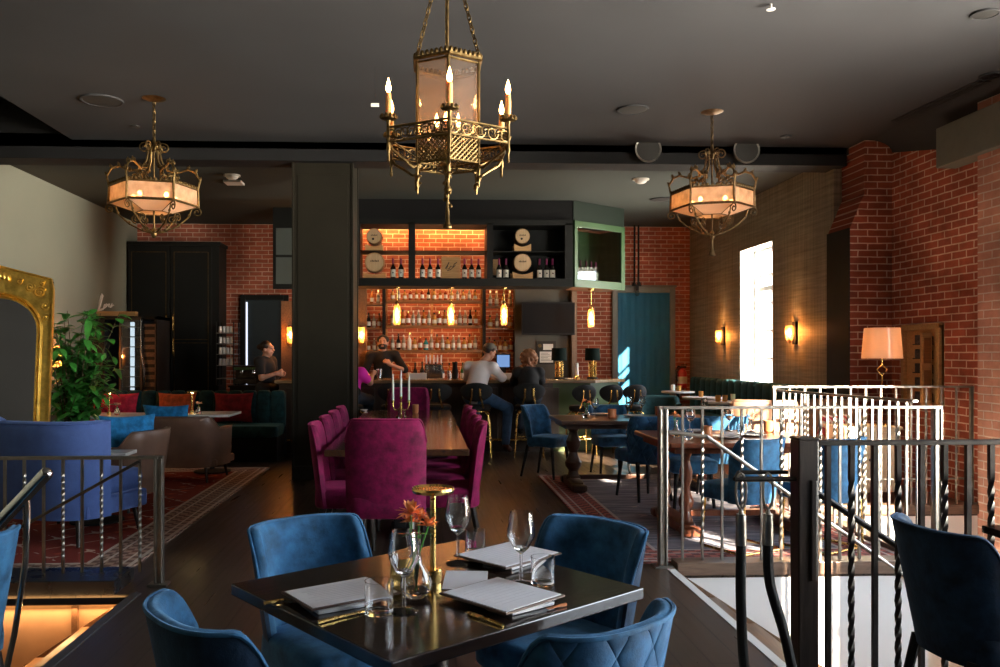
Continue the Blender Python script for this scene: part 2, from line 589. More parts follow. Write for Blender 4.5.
M = {}
M['floor'] = planks('dark_oak_floor', (.038, .024, .017), (.062, .041, .029), .3)
M['ceiling'] = plain('charcoal_ceiling', (.043, .043, .046), .8, var=.10, scale=1.2, spec=.12)
M['ceiling_back'] = plain('dark_ceiling', (.048, .053, .048), .8, var=.1, scale=1.5, spec=.12)
M['blackpaint'] = plain('black_paint', (.010, .0105, .010), .5, var=.15, scale=3, spec=.2)
M['beam'] = plain('beam_paint', (.012, .012, .013), .7, var=.1, scale=3, spec=.15)
M['pillar'] = plain('pillar_paint', (.014, .0118, .0075), .6, var=.18, scale=2.5, spec=.15)
M['leftwall'] = plain('sage_grey_plaster', (.20, .20, .155), .75, var=.06, scale=1.5, bump=.05, bscale=90)
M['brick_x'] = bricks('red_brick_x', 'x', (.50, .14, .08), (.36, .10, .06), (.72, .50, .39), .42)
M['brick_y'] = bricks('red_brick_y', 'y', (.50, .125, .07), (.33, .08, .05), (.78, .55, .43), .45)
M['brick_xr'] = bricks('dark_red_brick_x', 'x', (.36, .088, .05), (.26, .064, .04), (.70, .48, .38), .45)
M['brick_sunwash'] = bricks('sunwash_brick_y', 'y', (.62, .30, .22), (.52, .25, .19), (.70, .55, .47), .3)  # sun wash on the near pier, painted in as paler brick
M['white'] = plain('white_plaster', (.72, .71, .69), .8, var=.03, scale=3)
M['whitetrim'] = plain('white_trim', (.72, .72, .70), .5)
M['greytrim'] = plain('sage_trim', (.16, .17, .15), .5, var=.1)
M['greytrim_dark'] = plain('olive_dark_panel', (.045, .040, .028), .5, var=.1)
M['tread'] = wood('tread_oak', (.10, .055, .03), (.19, .11, .06), .4, 1)
M['tread_dark'] = wood('nosing_walnut', (.10, .06, .04), (.20, .13, .09), .35, 0)
M['steel'] = plain('brushed_steel', (.30, .28, .25), .36, 1.0, var=.15, scale=20)
M['steel_dark'] = plain('dark_steel', (.055, .050, .047), .45, 1.0, var=.3, scale=12)
M['chrome'] = plain('chrome', (.62, .62, .62), .12, 1.0)
M['gold'] = plain('gold_leaf', (.85, .52, .11), .40, 1.0, var=.3, scale=14, bump=.3, bscale=40)
M['brass'] = plain('brass', (.66, .43, .14), .26, 1.0, var=.12, scale=15)
M['brassdull'] = plain('aged_brass', (.15, .098, .040), .42, 1.0, var=.5, scale=22)
M['bronze'] = plain('old_bronze', (.15, .098, .05), .45, 1.0, var=.45, scale=25)
M['black'] = plain('matte_black', (.010, .010, .011), .6, spec=.2)
M['blackgloss'] = plain('black_gloss', (.005, .005, .006), .45, spec=.08)
M['charcoal'] = plain('charcoal_leather', (.007, .009, .010), .8, var=.2, bump=.15, bscale=120)
M['tabledark'] = wood('espresso_tabletop', (.014, .008, .006), (.026, .015, .011), .14, 0, coat=.3)
M['tablewalnut'] = wood('walnut_tabletop', (.030, .012, .007), (.060, .026, .012), .12, 1, coat=.4)
M['tablered'] = wood('carved_walnut', (.028, .012, .007), (.062, .025, .013), .28, 0, coat=.2)
M['tablelegred'] = wood('turned_mahogany', (.13, .035, .015), (.24, .07, .03), .28, 2, coat=.3)
M['cream'] = plain('cream_paint', (.70, .56, .36), .5, var=.06)
M['marble'] = plain('white_marble', (.68, .66, .63), .18, var=.08, scale=6)
M['blue'] = velvet('blue_velvet', (.030, .115, .235), (.3, .6, 1), 0, .6)
M['bluequilt'] = velvet('blue_quilted_velvet', (.024, .092, .195), (.3, .55, 1), .12, .5)
M['navy'] = velvet('navy_velvet', (.012, .030, .060), (.2, .35, .6), 0, .6)
M['plum'] = velvet('plum_velvet', (.14, .003, .042), (1, .12, .35), 0, .45, .55)
M['periwinkle'] = velvet('periwinkle_velvet', (.065, .115, .31), (.4, .55, 1), 0, .45, .12)
M['teal'] = velvet('teal_velvet', (.010, .040, .044), (.2, .5, .5), 0, .4)
M['leather'] = plain('brown_leather', (.19, .105, .07), .38, var=.2, scale=4, bump=.12, bscale=90)
M['tan'] = plain('tan_leather', (.34, .19, .12), .5, var=.1, bump=.1, bscale=90)
M['pblue'] = velvet('turquoise_pillow', (.02, .20, .46), (.2, .6, 1), 0, .6)
M['pred'] = velvet('crimson_pillow', (.48, .02, .05), (1, .2, .25), 0, .6)
M['porange'] = velvet('rust_pillow', (.52, .09, .025), (1, .4, .2), 0, .6)
M['pwine'] = velvet('wine_pillow', (.24, .015, .022), (.8, .1, .1), 0, .5)
M['paper'] = plain('menu_paper', (.80, .78, .82), .7, var=.05, scale=7)
M['papercard'] = plain('menu_board', (.10, .055, .04), .5)
M['linen'] = plain('white_linen', (.75, .74, .74), .9, bump=.2, bscale=200)
M['wax'] = plain('ivory_wax', (.70, .42, .14), .5, sss=.2)
M['whitewax'] = plain('white_wax', (.78, .76, .72), .45, sss=.1)
M['shade'] = seedy('cream_lampshade', (1, 1, 1), (.80, .62, .48), 1.0, 0.0)
M['shadeblack'] = plain('black_lampshade', (.004, .010, .008), .8, spec=.1)
M['leaf'] = plain('green_leaf', (.06, .30, .045), .42, var=.5, scale=6)
M['leaflight'] = plain('lime_leaf', (.12, .24, .03), .42, var=.4, scale=6)
M['stem'] = plain('plant_stem', (.10, .075, .03), .8)
M['pot'] = plain('grey_planter', (.13, .11, .095), .7, var=.2)
M['skin'] = plain('skin', (.52, .27, .18), .5, sss=.08)
M['hairdark'] = plain('dark_brown_hair', (.018, .009, .006), .5, bump=.5, bscale=50, stretch=(3, 3, .5))
M['hairred'] = plain('auburn_hair', (.22, .09, .038), .5, bump=.6, bscale=40)
M['cloth_black'] = plain('black_cotton', (.010, .010, .011), .9)
M['cloth_apron'] = plain('dark_apron', (.020, .018, .016), .9)
M['denim'] = plain('blue_denim', (.045, .105, .20), .9, var=.3, scale=12)
M['denim_dark'] = plain('dark_denim', (.02, .035, .06), .9, var=.3, scale=12)
M['shirt_white'] = plain('white_shirt', (.84, .78, .78), .9, var=.04, scale=5)
M['shirt_pink'] = plain('magenta_shirt', (.75, .02, .42), .9)
M['cap'] = plain('grey_cap', (.13, .115, .09), .9)
M['shoe'] = plain('brown_shoe', (.10, .03, .018), .5)
M['glass'] = plain('clear_glass', (1, 1, 1), .0, trans=1.0, ior=1.45)
M['pane'] = pane('window_pane', (.96, .98, .98), .08)
M['panedark'] = pane('cabinet_pane', (.75, .8, .77), .2)
M['lanternglass'] = seedy('lantern_glass', (.95, .88, .82), (.62, .50, .44), .10, .10)
M['alabaster'] = seedy('alabaster_panel', (.96, .84, .72), (.88, .74, .60), .46, .3)
M['alabaster_solid'] = seedy('alabaster_bowl', (.9, .75, .6), (.90, .72, .56), .92, .05)
M['tubeglass'] = seedy('pendant_glass', (1, .75, .45), (1, .62, .28), .35, .2)
M['flame'] = glow('candle_flame', (1, .50, .16), 26)
M['bulb'] = glow('warm_bulb', (1, .44, .12), 34)
M['filament'] = glow('filament', (1, .55, .18), 30)
M['ledwhite'] = glow('cool_strip', (.75, .82, 1), 1.0)
M['screen'] = glow('till_screen', (.30, .52, 1), .38)
M['ledwarm'] = glow('warm_strip', (1, .55, .2), 9)
M['speaker'] = plain('speaker_grille', (.014, .013, .012), .7)
M['plastic_white'] = plain('white_plastic', (.66, .64, .60), .5)
M['red'] = plain('extinguisher_red', (.55, .02, .02), .3)
M['pine'] = wood('pine_board', (.42, .22, .08), (.60, .36, .15), .5, 0)
M['oakbarrel'] = wood('oak_barrel', (.34, .19, .08), (.52, .32, .15), .5, 2)
M['barrelhead'] = wood('barrel_head', (.48, .32, .17), (.62, .44, .26), .5, 2)
M['shelfwood'] = wood('back_bar_shelf', (.20, .085, .03), (.34, .15, .055), .4, 0)
M['bartop'] = wood('bar_top', (.17, .10, .045), (.30, .19, .09), .25, 0, coat=.3)
M['barfront'] = wood('dark_bar_front', (.025, .016, .011), (.05, .030, .019), .4, 2)
M['bargreen'] = plain('moss_green_paint', (.050, .085, .018), .45, var=.1)
M['cabgreen'] = plain('deep_green_paint', (.014, .050, .010), .5, var=.08)
M['curtain'] = plain('blue_curtain', (.008, .125, .235), .75, var=.12, scale=3)
M['label'] = plain('cream_label', (.72, .69, .62), .7)
M['ink'] = plain('dark_ink', (.02, .016, .012), .8)
M['capsule'] = plain('magenta_capsule', (.22, .012, .10), .4)
M['wineglass_dark'] = plain('dark_bottle', (.012, .010, .008), .08)
for k, c in (('amber', (.30, .10, .015)), ('clear', (.30, .25, .19)), ('green', (.03, .10, .035)), ('tealb', (.02, .22, .25)), ('rust', (.30, .045, .015)), ('honey', (.50, .26, .06)), ('dark', (.015, .012, .01))):
    M['b_' + k] = plain('bottle_' + k, c, .08, spec=.6, coat=.4)
M['terracotta'] = plain('copper_cup', (.48, .17, .065), .35, var=.1)
M['petal'] = plain('orange_petal', (.92, .36, .13), .6)
M['soil'] = plain('soil', (.02, .014, .01), .95)
M['rope'] = plain('black_velvet_rope', (.008, .008, .009), .7)
M['notice'] = plain('notice_paper', (.66, .64, .58), .8)
M['white_line'] = plain('white_nosing_strip', (.62, .60, .58), .6)
M['hose'] = plain('black_hose', (.015, .015, .015), .5)
M['book'] = plain('book_spines', (.05, .045, .05), .7, var=.9, scale=30)
M['wallpaper'] = None
def wallpaper():
    m, nt, b, out = nodes('grasscloth_plaid')
    tc = N(nt, 'ShaderNodeTexCoord')
    def ns(sc):
        mp = N(nt, 'ShaderNodeMapping', Vector=tc.outputs['Object']); mp.inputs['Scale'].default_value = sc
        return N(nt, 'ShaderNodeTexNoise', Vector=mp.outputs[0], Scale=1.0, Detail=4.0, Roughness=.7).outputs[0]
    a, c = ns((1, 1.0, 26)), ns((26, 26, .6))
    s = math_n(nt, 'ADD', a, c)
    r = N(nt, 'ShaderNodeMapRange', Value=s); r.inputs[1].default_value, r.inputs[2].default_value = .75, 1.25
    nt.links.new(mix(nt, r.outputs[0], (.15, .135, .10), (.36, .335, .26)), b.inputs['Base Color'])
    b.inputs['Roughness'].default_value = .6
    bp = N(nt, 'ShaderNodeBump', Height=s, Strength=.3, Distance=.005)
    nt.links.new(bp.outputs[0], b.inputs['Normal'])
    return m
M['wallpaper'] = wallpaper()
# ================================================================== THE SETTING
XL, XR, XN, YB, YF = -5.16, 4.92, 5.34, 15.0, -4.2
ZC, ZCB, YBEAM = 3.90, 3.82, 9.5
# stairwell openings in the floor
RX, RY0, RY1, RX2, RY2 = 1.69, 3.44, 5.48, 3.45, 7.5
LX, LY0, LY1 = -1.77, 3.44, 5.04

m = MB()
xs = [XL - .3, LX, RX, RX2, XN + .3]
ys = [YF, RY0, LY1, RY1, RY2, YB + .2]
def hole(i, j):
    x, y = (xs[i] + xs[i+1]) / 2, (ys[j] + ys[j+1]) / 2
    if x < LX and LY0 < y < LY1: return True
    if x > RX and RY0 < y < RY1: return True
    return x > RX2 and RY1 < y < RY2
for i in range(4):
    for j in range(5):
        if not hole(i, j):
            m.bx(xs[i], xs[i+1], ys[j], ys[j+1], -.06, 0)
struct(m.build('floor', M['floor'], smooth=0))

def wall_y(name, x0, x1, y0, y1, z0, z1, holes, mat):
    m = MB()
    Ys = sorted({y0, y1, *[h[0] for h in holes], *[h[1] for h in holes]})
    Zs = sorted({z0, z1, *[h[2] for h in holes], *[h[3] for h in holes]})
    for a, b in zip(Ys, Ys[1:]):
        for c, d in zip(Zs, Zs[1:]):
            y, z = (a + b) / 2, (c + d) / 2
            if not any(h[0] < y < h[1] and h[2] < z < h[3] for h in holes):
                m.bx(x0, x1, a, b, c, d)
    return struct(m.build(name, mat, smooth=0))

WIN_BACK = (11.37, 12.55, .98, 3.07)
NEAR_WINS = [(1.3, 5.5, .15, 3.6), (-1.5, -.1, 1.5, 3.6)]
LEFT_WINS = []
wall_y('wall_left', XL - .3, XL, YF, YB + .2, -2.8, 4.5, LEFT_WINS, M['leftwall'])
wall_y('wall_right_back', XR, XR + .3, 9.66, YB + .2, 0, 4.5, [WIN_BACK], M['wallpaper'])
wall_y('wall_right', XN, XN + .3, YF, 9.66, -2.7, 4.5, NEAR_WINS, M['brick_y'])
struct(MB().bx(XL - .3, XR + .3, YB, YB + .2, 0, 4.5).build('wall_back', M['brick_x'], smooth=0))
struct(MB().bx(XL - .3, XN + .3, YF - .2, YF, -.1, 4.5).build('wall_front', M['blackpaint'], smooth=0))
# brick pier between the two right walls, corbelled out towards the top
m = MB()
m.bx(4.85, XN + .1, 9.15, 9.66, 0, 2.9)
m.add([(4.85,9.15,2.9),(4.85,9.66,2.9),(XN+.1,9.66,2.9),(XN+.1,9.15,2.9),(5.02,9.15,3.3),(5.02,9.66,3.3),(XN+.1,9.66,3.3),(XN+.1,9.15,3.3)],
      [(0,3,7,4),(1,0,4,5),(2,1,5,6),(3,2,6,7),(4,7,6,5)])
m.bx(5.02, XN + .1, 9.15, 9.66, 3.3, 4.4)
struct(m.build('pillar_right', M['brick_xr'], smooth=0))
struct(MB().bx(4.838, 4.85, 9.15, 9.67, 0, 2.9).build('pier_shade_sheet', M['blackpaint'], smooth=0))  # dark sheet over the pier's left face, standing in for its shade
struct(MB().bx(5.2, XN, 6.7, 7.5, -2.7, 4.0).build('pillar_near_right', M['brick_sunwash'], smooth=0))
# ceiling: front field, recess on the left, back field
m = MB(); m.bx(-4.0, XN + .3, YF, YBEAM, ZC, ZC + .15)
struct(m.build('ceiling', M['ceiling'], smooth=0))
m = MB(); m.bx(XL - .3, -4.0, YF, YBEAM, 4.32, 4.45); m.bx(-4.0, -3.9, YF, YBEAM, ZC + .15, 4.45)
struct(m.build('ceiling_recess', M['blackpaint'], smooth=0))
struct(MB().bx(XL - .3, XR + .3, YBEAM, YB + .2, ZCB, ZCB + .15).build('ceiling_back', M['ceiling_back'], smooth=0))
struct(MB().bx(XL, 5.0, YBEAM, YBEAM + .36, 3.685, 4.4).build('ceiling_beam', M['beam'], smooth=0, bevel=.006))
# plaster cove dropping over the top of the right wall
m = MB()
rows = []
for k in range(8):
    t = k / 7
    y = 9.15 + (5.6 - 9.15) * t
    x0, zw = 5.06 - .04 * t, 3.76 - .45 * min(1, t * 1.6)
    rows.append([(x0 + (XN - x0) * sin(a), y, ZC - (ZC - zw) * (1 - cos(a))) for a in [PI / 2 * q / 6 for q in range(7)]])
vs = [p for r in rows for p in r]
m.add(vs, [(k*7+q, k*7+q+1, (k+1)*7+q+1, (k+1)*7+q) for k in range(7) for q in range(6)])
struct(m.build('ceiling_cove', M['ceiling'], smooth=60))
struct(MB().bx(5.13, XN, 4.2, 8.02, 3.32, 3.72).build('trim_2', M['greytrim'], smooth=0, bevel=.008))

# dark steel-clad column in front of the bar
pa, pb = atY(293, 300, 9.6), atY(352.5, 300, 9.6)
PX0, PX1 = pa.x, pb.x
m = MB(); m.bx(PX0, PX1, 9.6, 10.3, 0, ZCB)
for x in (PX0, PX1):
    m.bx(x - .012, x + .012, 9.585, 9.64, 0, ZCB); m.bx(x - .012, x + .012, 10.26, 10.31, 0, ZCB)
m.bx(PX0 - .01, PX1 + .01, 9.58, 10.31, 0, .16)
m.bx(PX0 + .05, PX1 - .05, 9.592, 9.6, .26, 3.55)
struct(m.build('pillar', M['pillar'], smooth=0, bevel=.006))

# ---- stairwells
m = MB()
m.bx(RX - .15, RX2, RY1, RY1 + .1, -2.7, -.06); m.bx(RX2 - .1, RX2, RY1 + .1, RY2, -2.7, -.06)
m.bx(RX2 - .1, XN, RY2, RY2 + .1, -2.7, -.06); m.bx(RX - .15, XN, RY0 - .1, RY0, -2.7, -.06)
m.bx(RX - .25, RX - .15, RY0, RY1, -2.7, -.06)
struct(m.build('wall_stairwell_right', M['white'], smooth=0))
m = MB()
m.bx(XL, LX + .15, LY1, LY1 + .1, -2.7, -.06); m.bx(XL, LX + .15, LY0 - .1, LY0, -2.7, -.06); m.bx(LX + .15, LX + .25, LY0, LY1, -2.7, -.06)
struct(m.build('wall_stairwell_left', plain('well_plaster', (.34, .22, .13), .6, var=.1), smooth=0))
struct(MB().bx(XL - .3, XN + .3, 3.0, 8.0, -2.8, -2.7).build('floor_lower', M['tread'], smooth=0))
# floor edges, curbs and nosing strips
struct(MB().bx(RX - .045, RX + .005, RY0, RY1 + .02, -.02, .004).build('trim_3', M['white_line'], smooth=0))
struct(MB().bx(LX - .005, LX + .05, LY0, LY1 + .02, -.02, .004).build('trim_4', plain('slate_strip', (.06, .058, .06), .45), smooth=0))
m = MB(); m.bx(RX + .02, RX2, RY1 - .02, RY1 + .14, -.04, .045); m.bx(RX2, RX2 + .12, RY1 + .14, RY2, -.04, .045); m.bx(RX2, XN, RY2 - .02, RY2 + .12, -.04, .045)
struct(m.build('trim_5', M['tread_dark'], smooth=0, bevel=.004))
struct(MB().bx(XL, LX - .1, LY1 - .0, LY1 + .34, -.005, .085).build('trim_6', plain('black_stone', (.012, .012, .014), .28, var=.4, scale=5), smooth=0, bevel=.005))
m = MB()
for x in (-2.1, -2.62, -3.2, -3.8, -4.4):
    m.bx(x - .018, x + .018, LY1 - .02, LY1, -2.7, -.06)
m.bx(XL, LX, LY1 - .03, LY1, -.62, -.57)
struct(m.build('trim_7', M['tread'], smooth=0))

# staircases: thing > tread
def stairs(label, x0, sgn, y0, y1):
    t = thing('staircase', label, 'stairs', (x0, (y0 + y1) / 2, -2.7))
    for k in range(12 if sgn < 0 else 13):
        z = -.18 * (k + 1)
        xa = sgn * .275 * k
        m = MB()
        m.bx(xa - sgn * .02, xa + sgn * .275, y0 - (y0 + y1) / 2 + .01, y1 - (y0 + y1) / 2 - .01, z - .04 + 2.7, z + 2.7)
        m.bx(xa - sgn * .001, xa + sgn * .018, y0 - (y0 + y1) / 2 + .01, y1 - (y0 + y1) / 2 - .01, z + 2.7, z + .14 + 2.7)
        m.build('tread', M['tread'], t, smooth=0)
    yl = (y1 - y0) / 2
    MB().slabY([(0, 2.70), (sgn * 3.3, 2.70 - 2.16), (sgn * 3.3, 2.70 - 2.5), (0, 2.70 - .36)][::1 if sgn > 0 else -1], yl - .035, yl - .002).build('stringer', M['tread'], t, smooth=0)
    return t
stairs('wooden stairs going down beside white stairwell wall', RX, 1, RY0, RY1)
stairs('wooden stairs going down in orange lit stairwell', LX, -1, LY0, LY1)
# warm strip under the left floor edge
ls = MB().bx(XL + .05, LX - .05, LY1 - .045, LY1 - .03, -.034, -.022).build('light_strip', M['ledwarm'])
tag(ls, 'glowing orange light strip under the edge above the left stairs', 'light')
MB_ = MB().bx(XL, LX - .0, LY1 - .07, LY1 - .055, -.036, .0)
struct(MB_.build('trim_9', M['black'], smooth=0))
strip(((XL + LX) / 2, LY1 - .04, -.062), (3.2, .02), 15, (1, .52, .22), (R(-25), 0, 0))

# ---- windows
def window(n, x, y0, y1, z0, z1, cols, rows, transom=None):
    f = MB()
    w = .055
    f.bx(x, x + .06, y0, y0 + w, z0, z1); f.bx(x, x + .06, y1 - w, y1, z0, z1)
    f.bx(x, x + .06, y0, y1, z0, z0 + w); f.bx(x, x + .06, y0, y1, z1 - w, z1)
    fr = struct(f.build('window_%d' % n, M['whitetrim'], smooth=0, bevel=.004))
    g = MB()
    for i in range(1, cols):
        y = y0 + (y1 - y0) * i / cols
        g.bx(x + .015, x + .045, y - .016, y + .016, z0 + w, z1 - w)
    for j in range(1, rows):
        z = z0 + (z1 - z0) * j / rows
        g.bx(x + .015, x + .045, y0 + w, y1 - w, z - .014, z + .014)
    if transom: g.bx(x + .005, x + .055, y0 + w, y1 - w, transom - .035, transom + .035)
    g.build('glazing_bar', M['whitetrim'], fr, smooth=0)
    MB().bx(x + .026, x + .032, y0 + w, y1 - w, z0 + w, z1 - w).build('pane', M['pane'], fr, smooth=0)
    return fr
wb = window(1, XR + .21, *WIN_BACK, 2, 5, 2.45)
for i, w in enumerate(NEAR_WINS):
    window(2 + i, XN + .2, *w, 3, 5)
for i, w in enumerate(LEFT_WINS):
    window(5 + i, XL - .26, *w, 4, 5)
# white plastered reveal round the back window
m = MB(); a, b, c, d = WIN_BACK
m.bx(XR - .012, XR + .22, b - .012, b, c, d); m.bx(XR - .012, XR + .22, a, a + .012, c, d)
m.bx(XR - .012, XR + .22, a, b, d - .012, d); m.bx(XR - .03, XR + .22, a - .03, b + .03, c - .02, c + .012)
struct(m.build('trim_8', M['white'], smooth=0))
for i, (x, w) in enumerate([(XR + .34, WIN_BACK)] + [(XN + .34, w) for w in NEAR_WINS] + [(XL - .34, w) for w in LEFT_WINS]):
    L = bpy.data.lights.new('daylight_portal', 'AREA'); L.shape = 'RECTANGLE'
    L.size, L.size_y = w[3] - w[2], w[1] - w[0]
    L.cycles.is_portal = True
    o = bpy.data.objects.new('daylight_portal', L); C.objects.link(o)
    o.location = (x, (w[0] + w[1]) / 2, (w[2] + w[3]) / 2)
    o.rotation_euler = (0, R(90 if x > 0 else -90), 0)

# daylight
wd = bpy.data.worlds.new('sky'); bpy.context.scene.world = wd
wd.use_nodes = True
bg = wd.node_tree.nodes['Background']
wt = wd.node_tree
wc = N(wt, 'ShaderNodeTexCoord'); wsx = N(wt, 'ShaderNodeSeparateXYZ', Vector=wc.outputs['Generated'])
wr = N(wt, 'ShaderNodeMapRange', Value=wsx.outputs[2]); wr.inputs[1].default_value, wr.inputs[2].default_value = -.08, .08
wt.links.new(mix(wt, wr.outputs[0], (3.1, 2.75, 2.3), (.52, .58, .66)), bg.inputs[0])   # warm glow added below the horizon to brighten the ceiling, sky above
bg.inputs[1].default_value = 16.0
S = bpy.data.lights.new('sun', 'SUN'); S.energy = 95; S.angle = R(.6); S.color = (1, .80, .60)
so = bpy.data.objects.new('sun', S); C.objects.link(so)
so.rotation_euler = Vector((-1, 2.2, -1.0)).to_track_quat('-Z', 'Y').to_euler()

# ---- doors on the back wall
q0, q1 = atY(617, 293, YB), atY(669, 293, YB)
bx0, bx1, bz = q0.x, q1.x, q0.z
m = MB(); w = .10
m.bx(bx0 - w, bx0, YB - .07, YB, 0, bz + w); m.bx(bx1, bx1 + w, YB - .07, YB, 0, bz + w); m.bx(bx0, bx1, YB - .07, YB, bz, bz + w)
m.bx(bx0 - w - .02, bx1 + w + .02, YB - .09, YB, bz + w, bz + w + .04)
d1 = struct(m.build('door_1', M['greytrim'], smooth=0, bevel=.006))
m = MB()                                                   # gently folded blue curtain hung in the frame
n = 48
vs, fs = [], []
for i in range(n + 1):
    x = bx0 + (bx1 - bx0) * i / n
    for z in (0.02, 1.2, bz):
        vs.append((x, YB - .035 + .007 * sin(i * .9) + .004 * sin(i * 2.3 + z), z))
fs = [(i*3+j, i*3+j+1, (i+1)*3+j+1, (i+1)*3+j) for i in range(n) for j in range(2)]
m.add(vs, fs)
m.build('curtain', M['curtain'], d1, smooth=60)
q0, q1 = atY(246, 300, YB), atY(284, 300, YB)
m = MB(); w = .09
m.bx(q0.x - w, q0.x, YB - .07, YB, 0, q0.z + w); m.bx(q1.x, q1.x + w, YB - .07, YB, 0, q0.z + w); m.bx(q0.x, q1.x, YB - .07, YB, q0.z, q0.z + w)
d2 = struct(m.build('door_2', M['blackpaint'], smooth=0, bevel=.006))
MB().bx(q0.x, q1.x, YB - .03, YB - .005, 0, q0.z).build('door_panel', plain('navy_door', (.018, .028, .035), .4), d2, smooth=0)
MB().bx(q0.x + .01, q0.x + .035, YB - .05, YB - .032, .9, q0.z - .04).build('light_strip', M['ledwhite'], d2, smooth=0)
for nm, a in (('baseboard_left', (XL, XL + .02, YF, YB - .0, 0, .14)), ('baseboard_back', (1.2, 3.3, YB - .02, YB, 0, .14))):
    if nm == 'baseboard_left':
        m = MB(); m.bx(XL, XL + .02, LY1 + .36, YB - .1, 0, .14)
        struct(m.build(nm, M['blackpaint'], smooth=0))

# ---- ceiling fittings
def on_ceiling(px, py, z=ZC): return atZ(px, py, z)
def disc(name, label, cat, px, py, z, r, mat, group=None, drop=.012, ring=True):
    p = on_ceiling(px, py, z)
    t = thing(name, label, cat, (p.x, p.y, z - drop), 0, group)
    MB().lathe([(r * .9, 0), (r, .003), (r, drop)], n=28).build('grille', mat, t)
    if ring: MB().lathe([(r * .9, .002), (r * .93, -.004), (r * 1.03, -.003), (r * 1.04, drop)], n=28, caps=False).build('ring', M['ceiling'], t)
    return t
disc('ceiling_speaker', 'round flush ceiling speaker beside the left lantern chandelier', 'speaker', 102, 100, ZC, .19, M['speaker'])
disc('ceiling_speaker', 'round flush ceiling speaker between middle and right chandeliers', 'speaker', 633, 109, ZC, .15, M['speaker'])
disc('ceiling_speaker', 'round flush speaker in the back ceiling near right chandelier', 'speaker', 662, 199, ZCB, .17, M['speaker'])
disc('downlight', 'small recessed downlight in the front ceiling above the brick pier', 'light', 786, 136, ZC, .06, M['blackgloss'])
disc('downlight', 'dark recessed downlight at the end of the slot vent', 'light', 991, 75, ZC, .09, M['blackgloss'])
disc('downlight', 'recessed downlight with pale rim above the slot vent', 'light', 985, 13, ZC, .09, M['speaker'])
disc('ceiling_plate', 'small dark round cap in ceiling near left chandelier canopy', 'cap', 135, 126, ZC, .05, M['speaker'], ring=False)
for px, py, lab in ((232, 175, 'white smoke detector on the dark ceiling left of the column'), (641, 179, 'white smoke detector on the back ceiling above the curtain doorway')):
    p = atZ(px, py, ZCB)
    t = thing('smoke_detector', lab, 'smoke detector', (p.x, p.y, ZCB - .06))
    MB().lathe([(.045, 0), (.075, .02), (.085, .045)], n=20).build('cover', M['plastic_white'], t)
    MB().lathe([(.11, .045), (.11, .06)], n=20).build('base', M['plastic_white'], t)
p = atZ(234, 183, ZCB - .02)
tag(MB().box((0, 0, 0), (.24, .24, .03)).build('ceiling_hatch', M['plastic_white'], loc=(p.x, p.y, ZCB - .016), smooth=0, bevel=.004), 'small white square plate on back ceiling beside smoke detector', 'plate')
p = atY(375, 105, 7.0)
t = thing('hanging_tag', 'tiny white tag hanging from ceiling left of middle chandelier', 'tag', (p.x, p.y, p.z))
MB().box((0, 0, 0), (.07, .004, .03)).build('plate', M['plastic_white'], t, smooth=0)
MB().cyl((0, 0, .015), (0, 0, ZC - p.z), .0015).build('thread', M['black'], t)
# slot diffuser
a, b = atZ(897, 121, ZC - .004), atZ(984, 81, ZC - .004)
L = (b - a).length; ang = math.atan2(b.y - a.y, b.x - a.x)
t = thing('slot_vent', 'long dark slot air vent in ceiling above brick wall', 'vent', ((a + b) / 2).to_tuple(), ang)
MB().box((0, -.035, 0), (L, .03, .012)).box((0, .035, 0), (L, .03, .012)).build('slot', M['black'], t, smooth=0)
MB().box((0, 0, 0), (L, .022, .016)).box((0, .058, 0), (L, .012, .014)).box((0, -.058, 0), (L, .012, .014)).build('frame', M['ceiling'], t, smooth=0)
# round air duct stubs on the beam
for px, py, lab in ((645, 152, 'dark round duct spout on the beam near right chandelier'), (742, 153, 'second dark duct spout on beam behind right chandelier')):
    p = atY(px, py, YBEAM)
    t = thing('ceiling_duct', lab, 'duct', (p.x, p.y, p.z))
    MB().lathe([(.11, 0), (.13, -.10), (.15, -.14)], axis='y', n=24).build('sleeve', M['speaker'], t)
    MB().lathe([(.135, -.141), (.155, -.145), (.155, -.135)], axis='y', n=24, caps=False).build('rim', M['steel'], t)
# sprinkler
p = atZ(771, 4, ZC)
t = thing('ceiling_sprinkler', 'tiny pale sprinkler head at the top of the ceiling', 'ceiling_sprinkler', (p.x, p.y, ZC - .04))
MB().lathe([(.008, 0), (.008, .04)], n=10).build('stem', M['plastic_white'], t)
MB().lathe([(.03, 0), (.03, .004)], n=14).build('deflector', M['plastic_white'], t)
# ================================================================== UPHOLSTERY AND CHAIRS
def facing(dx, dy): return math.atan2(-dx, dy)

def plan(a, w, d, pw, arm):
    """plan curve of a wrapped back; a = angle from the middle of the back"""
    s = 1 if a >= 0 else -1
    b = min(abs(a), PI / 2)
    x = s * w * sin(b) ** (2 / pw) if b > 0 else 0
    y = -d * cos(b) ** (2 / pw) if b < PI / 2 - 1e-6 else 0
    if abs(a) > PI / 2: y = (abs(a) - PI / 2) * arm
    return x, y

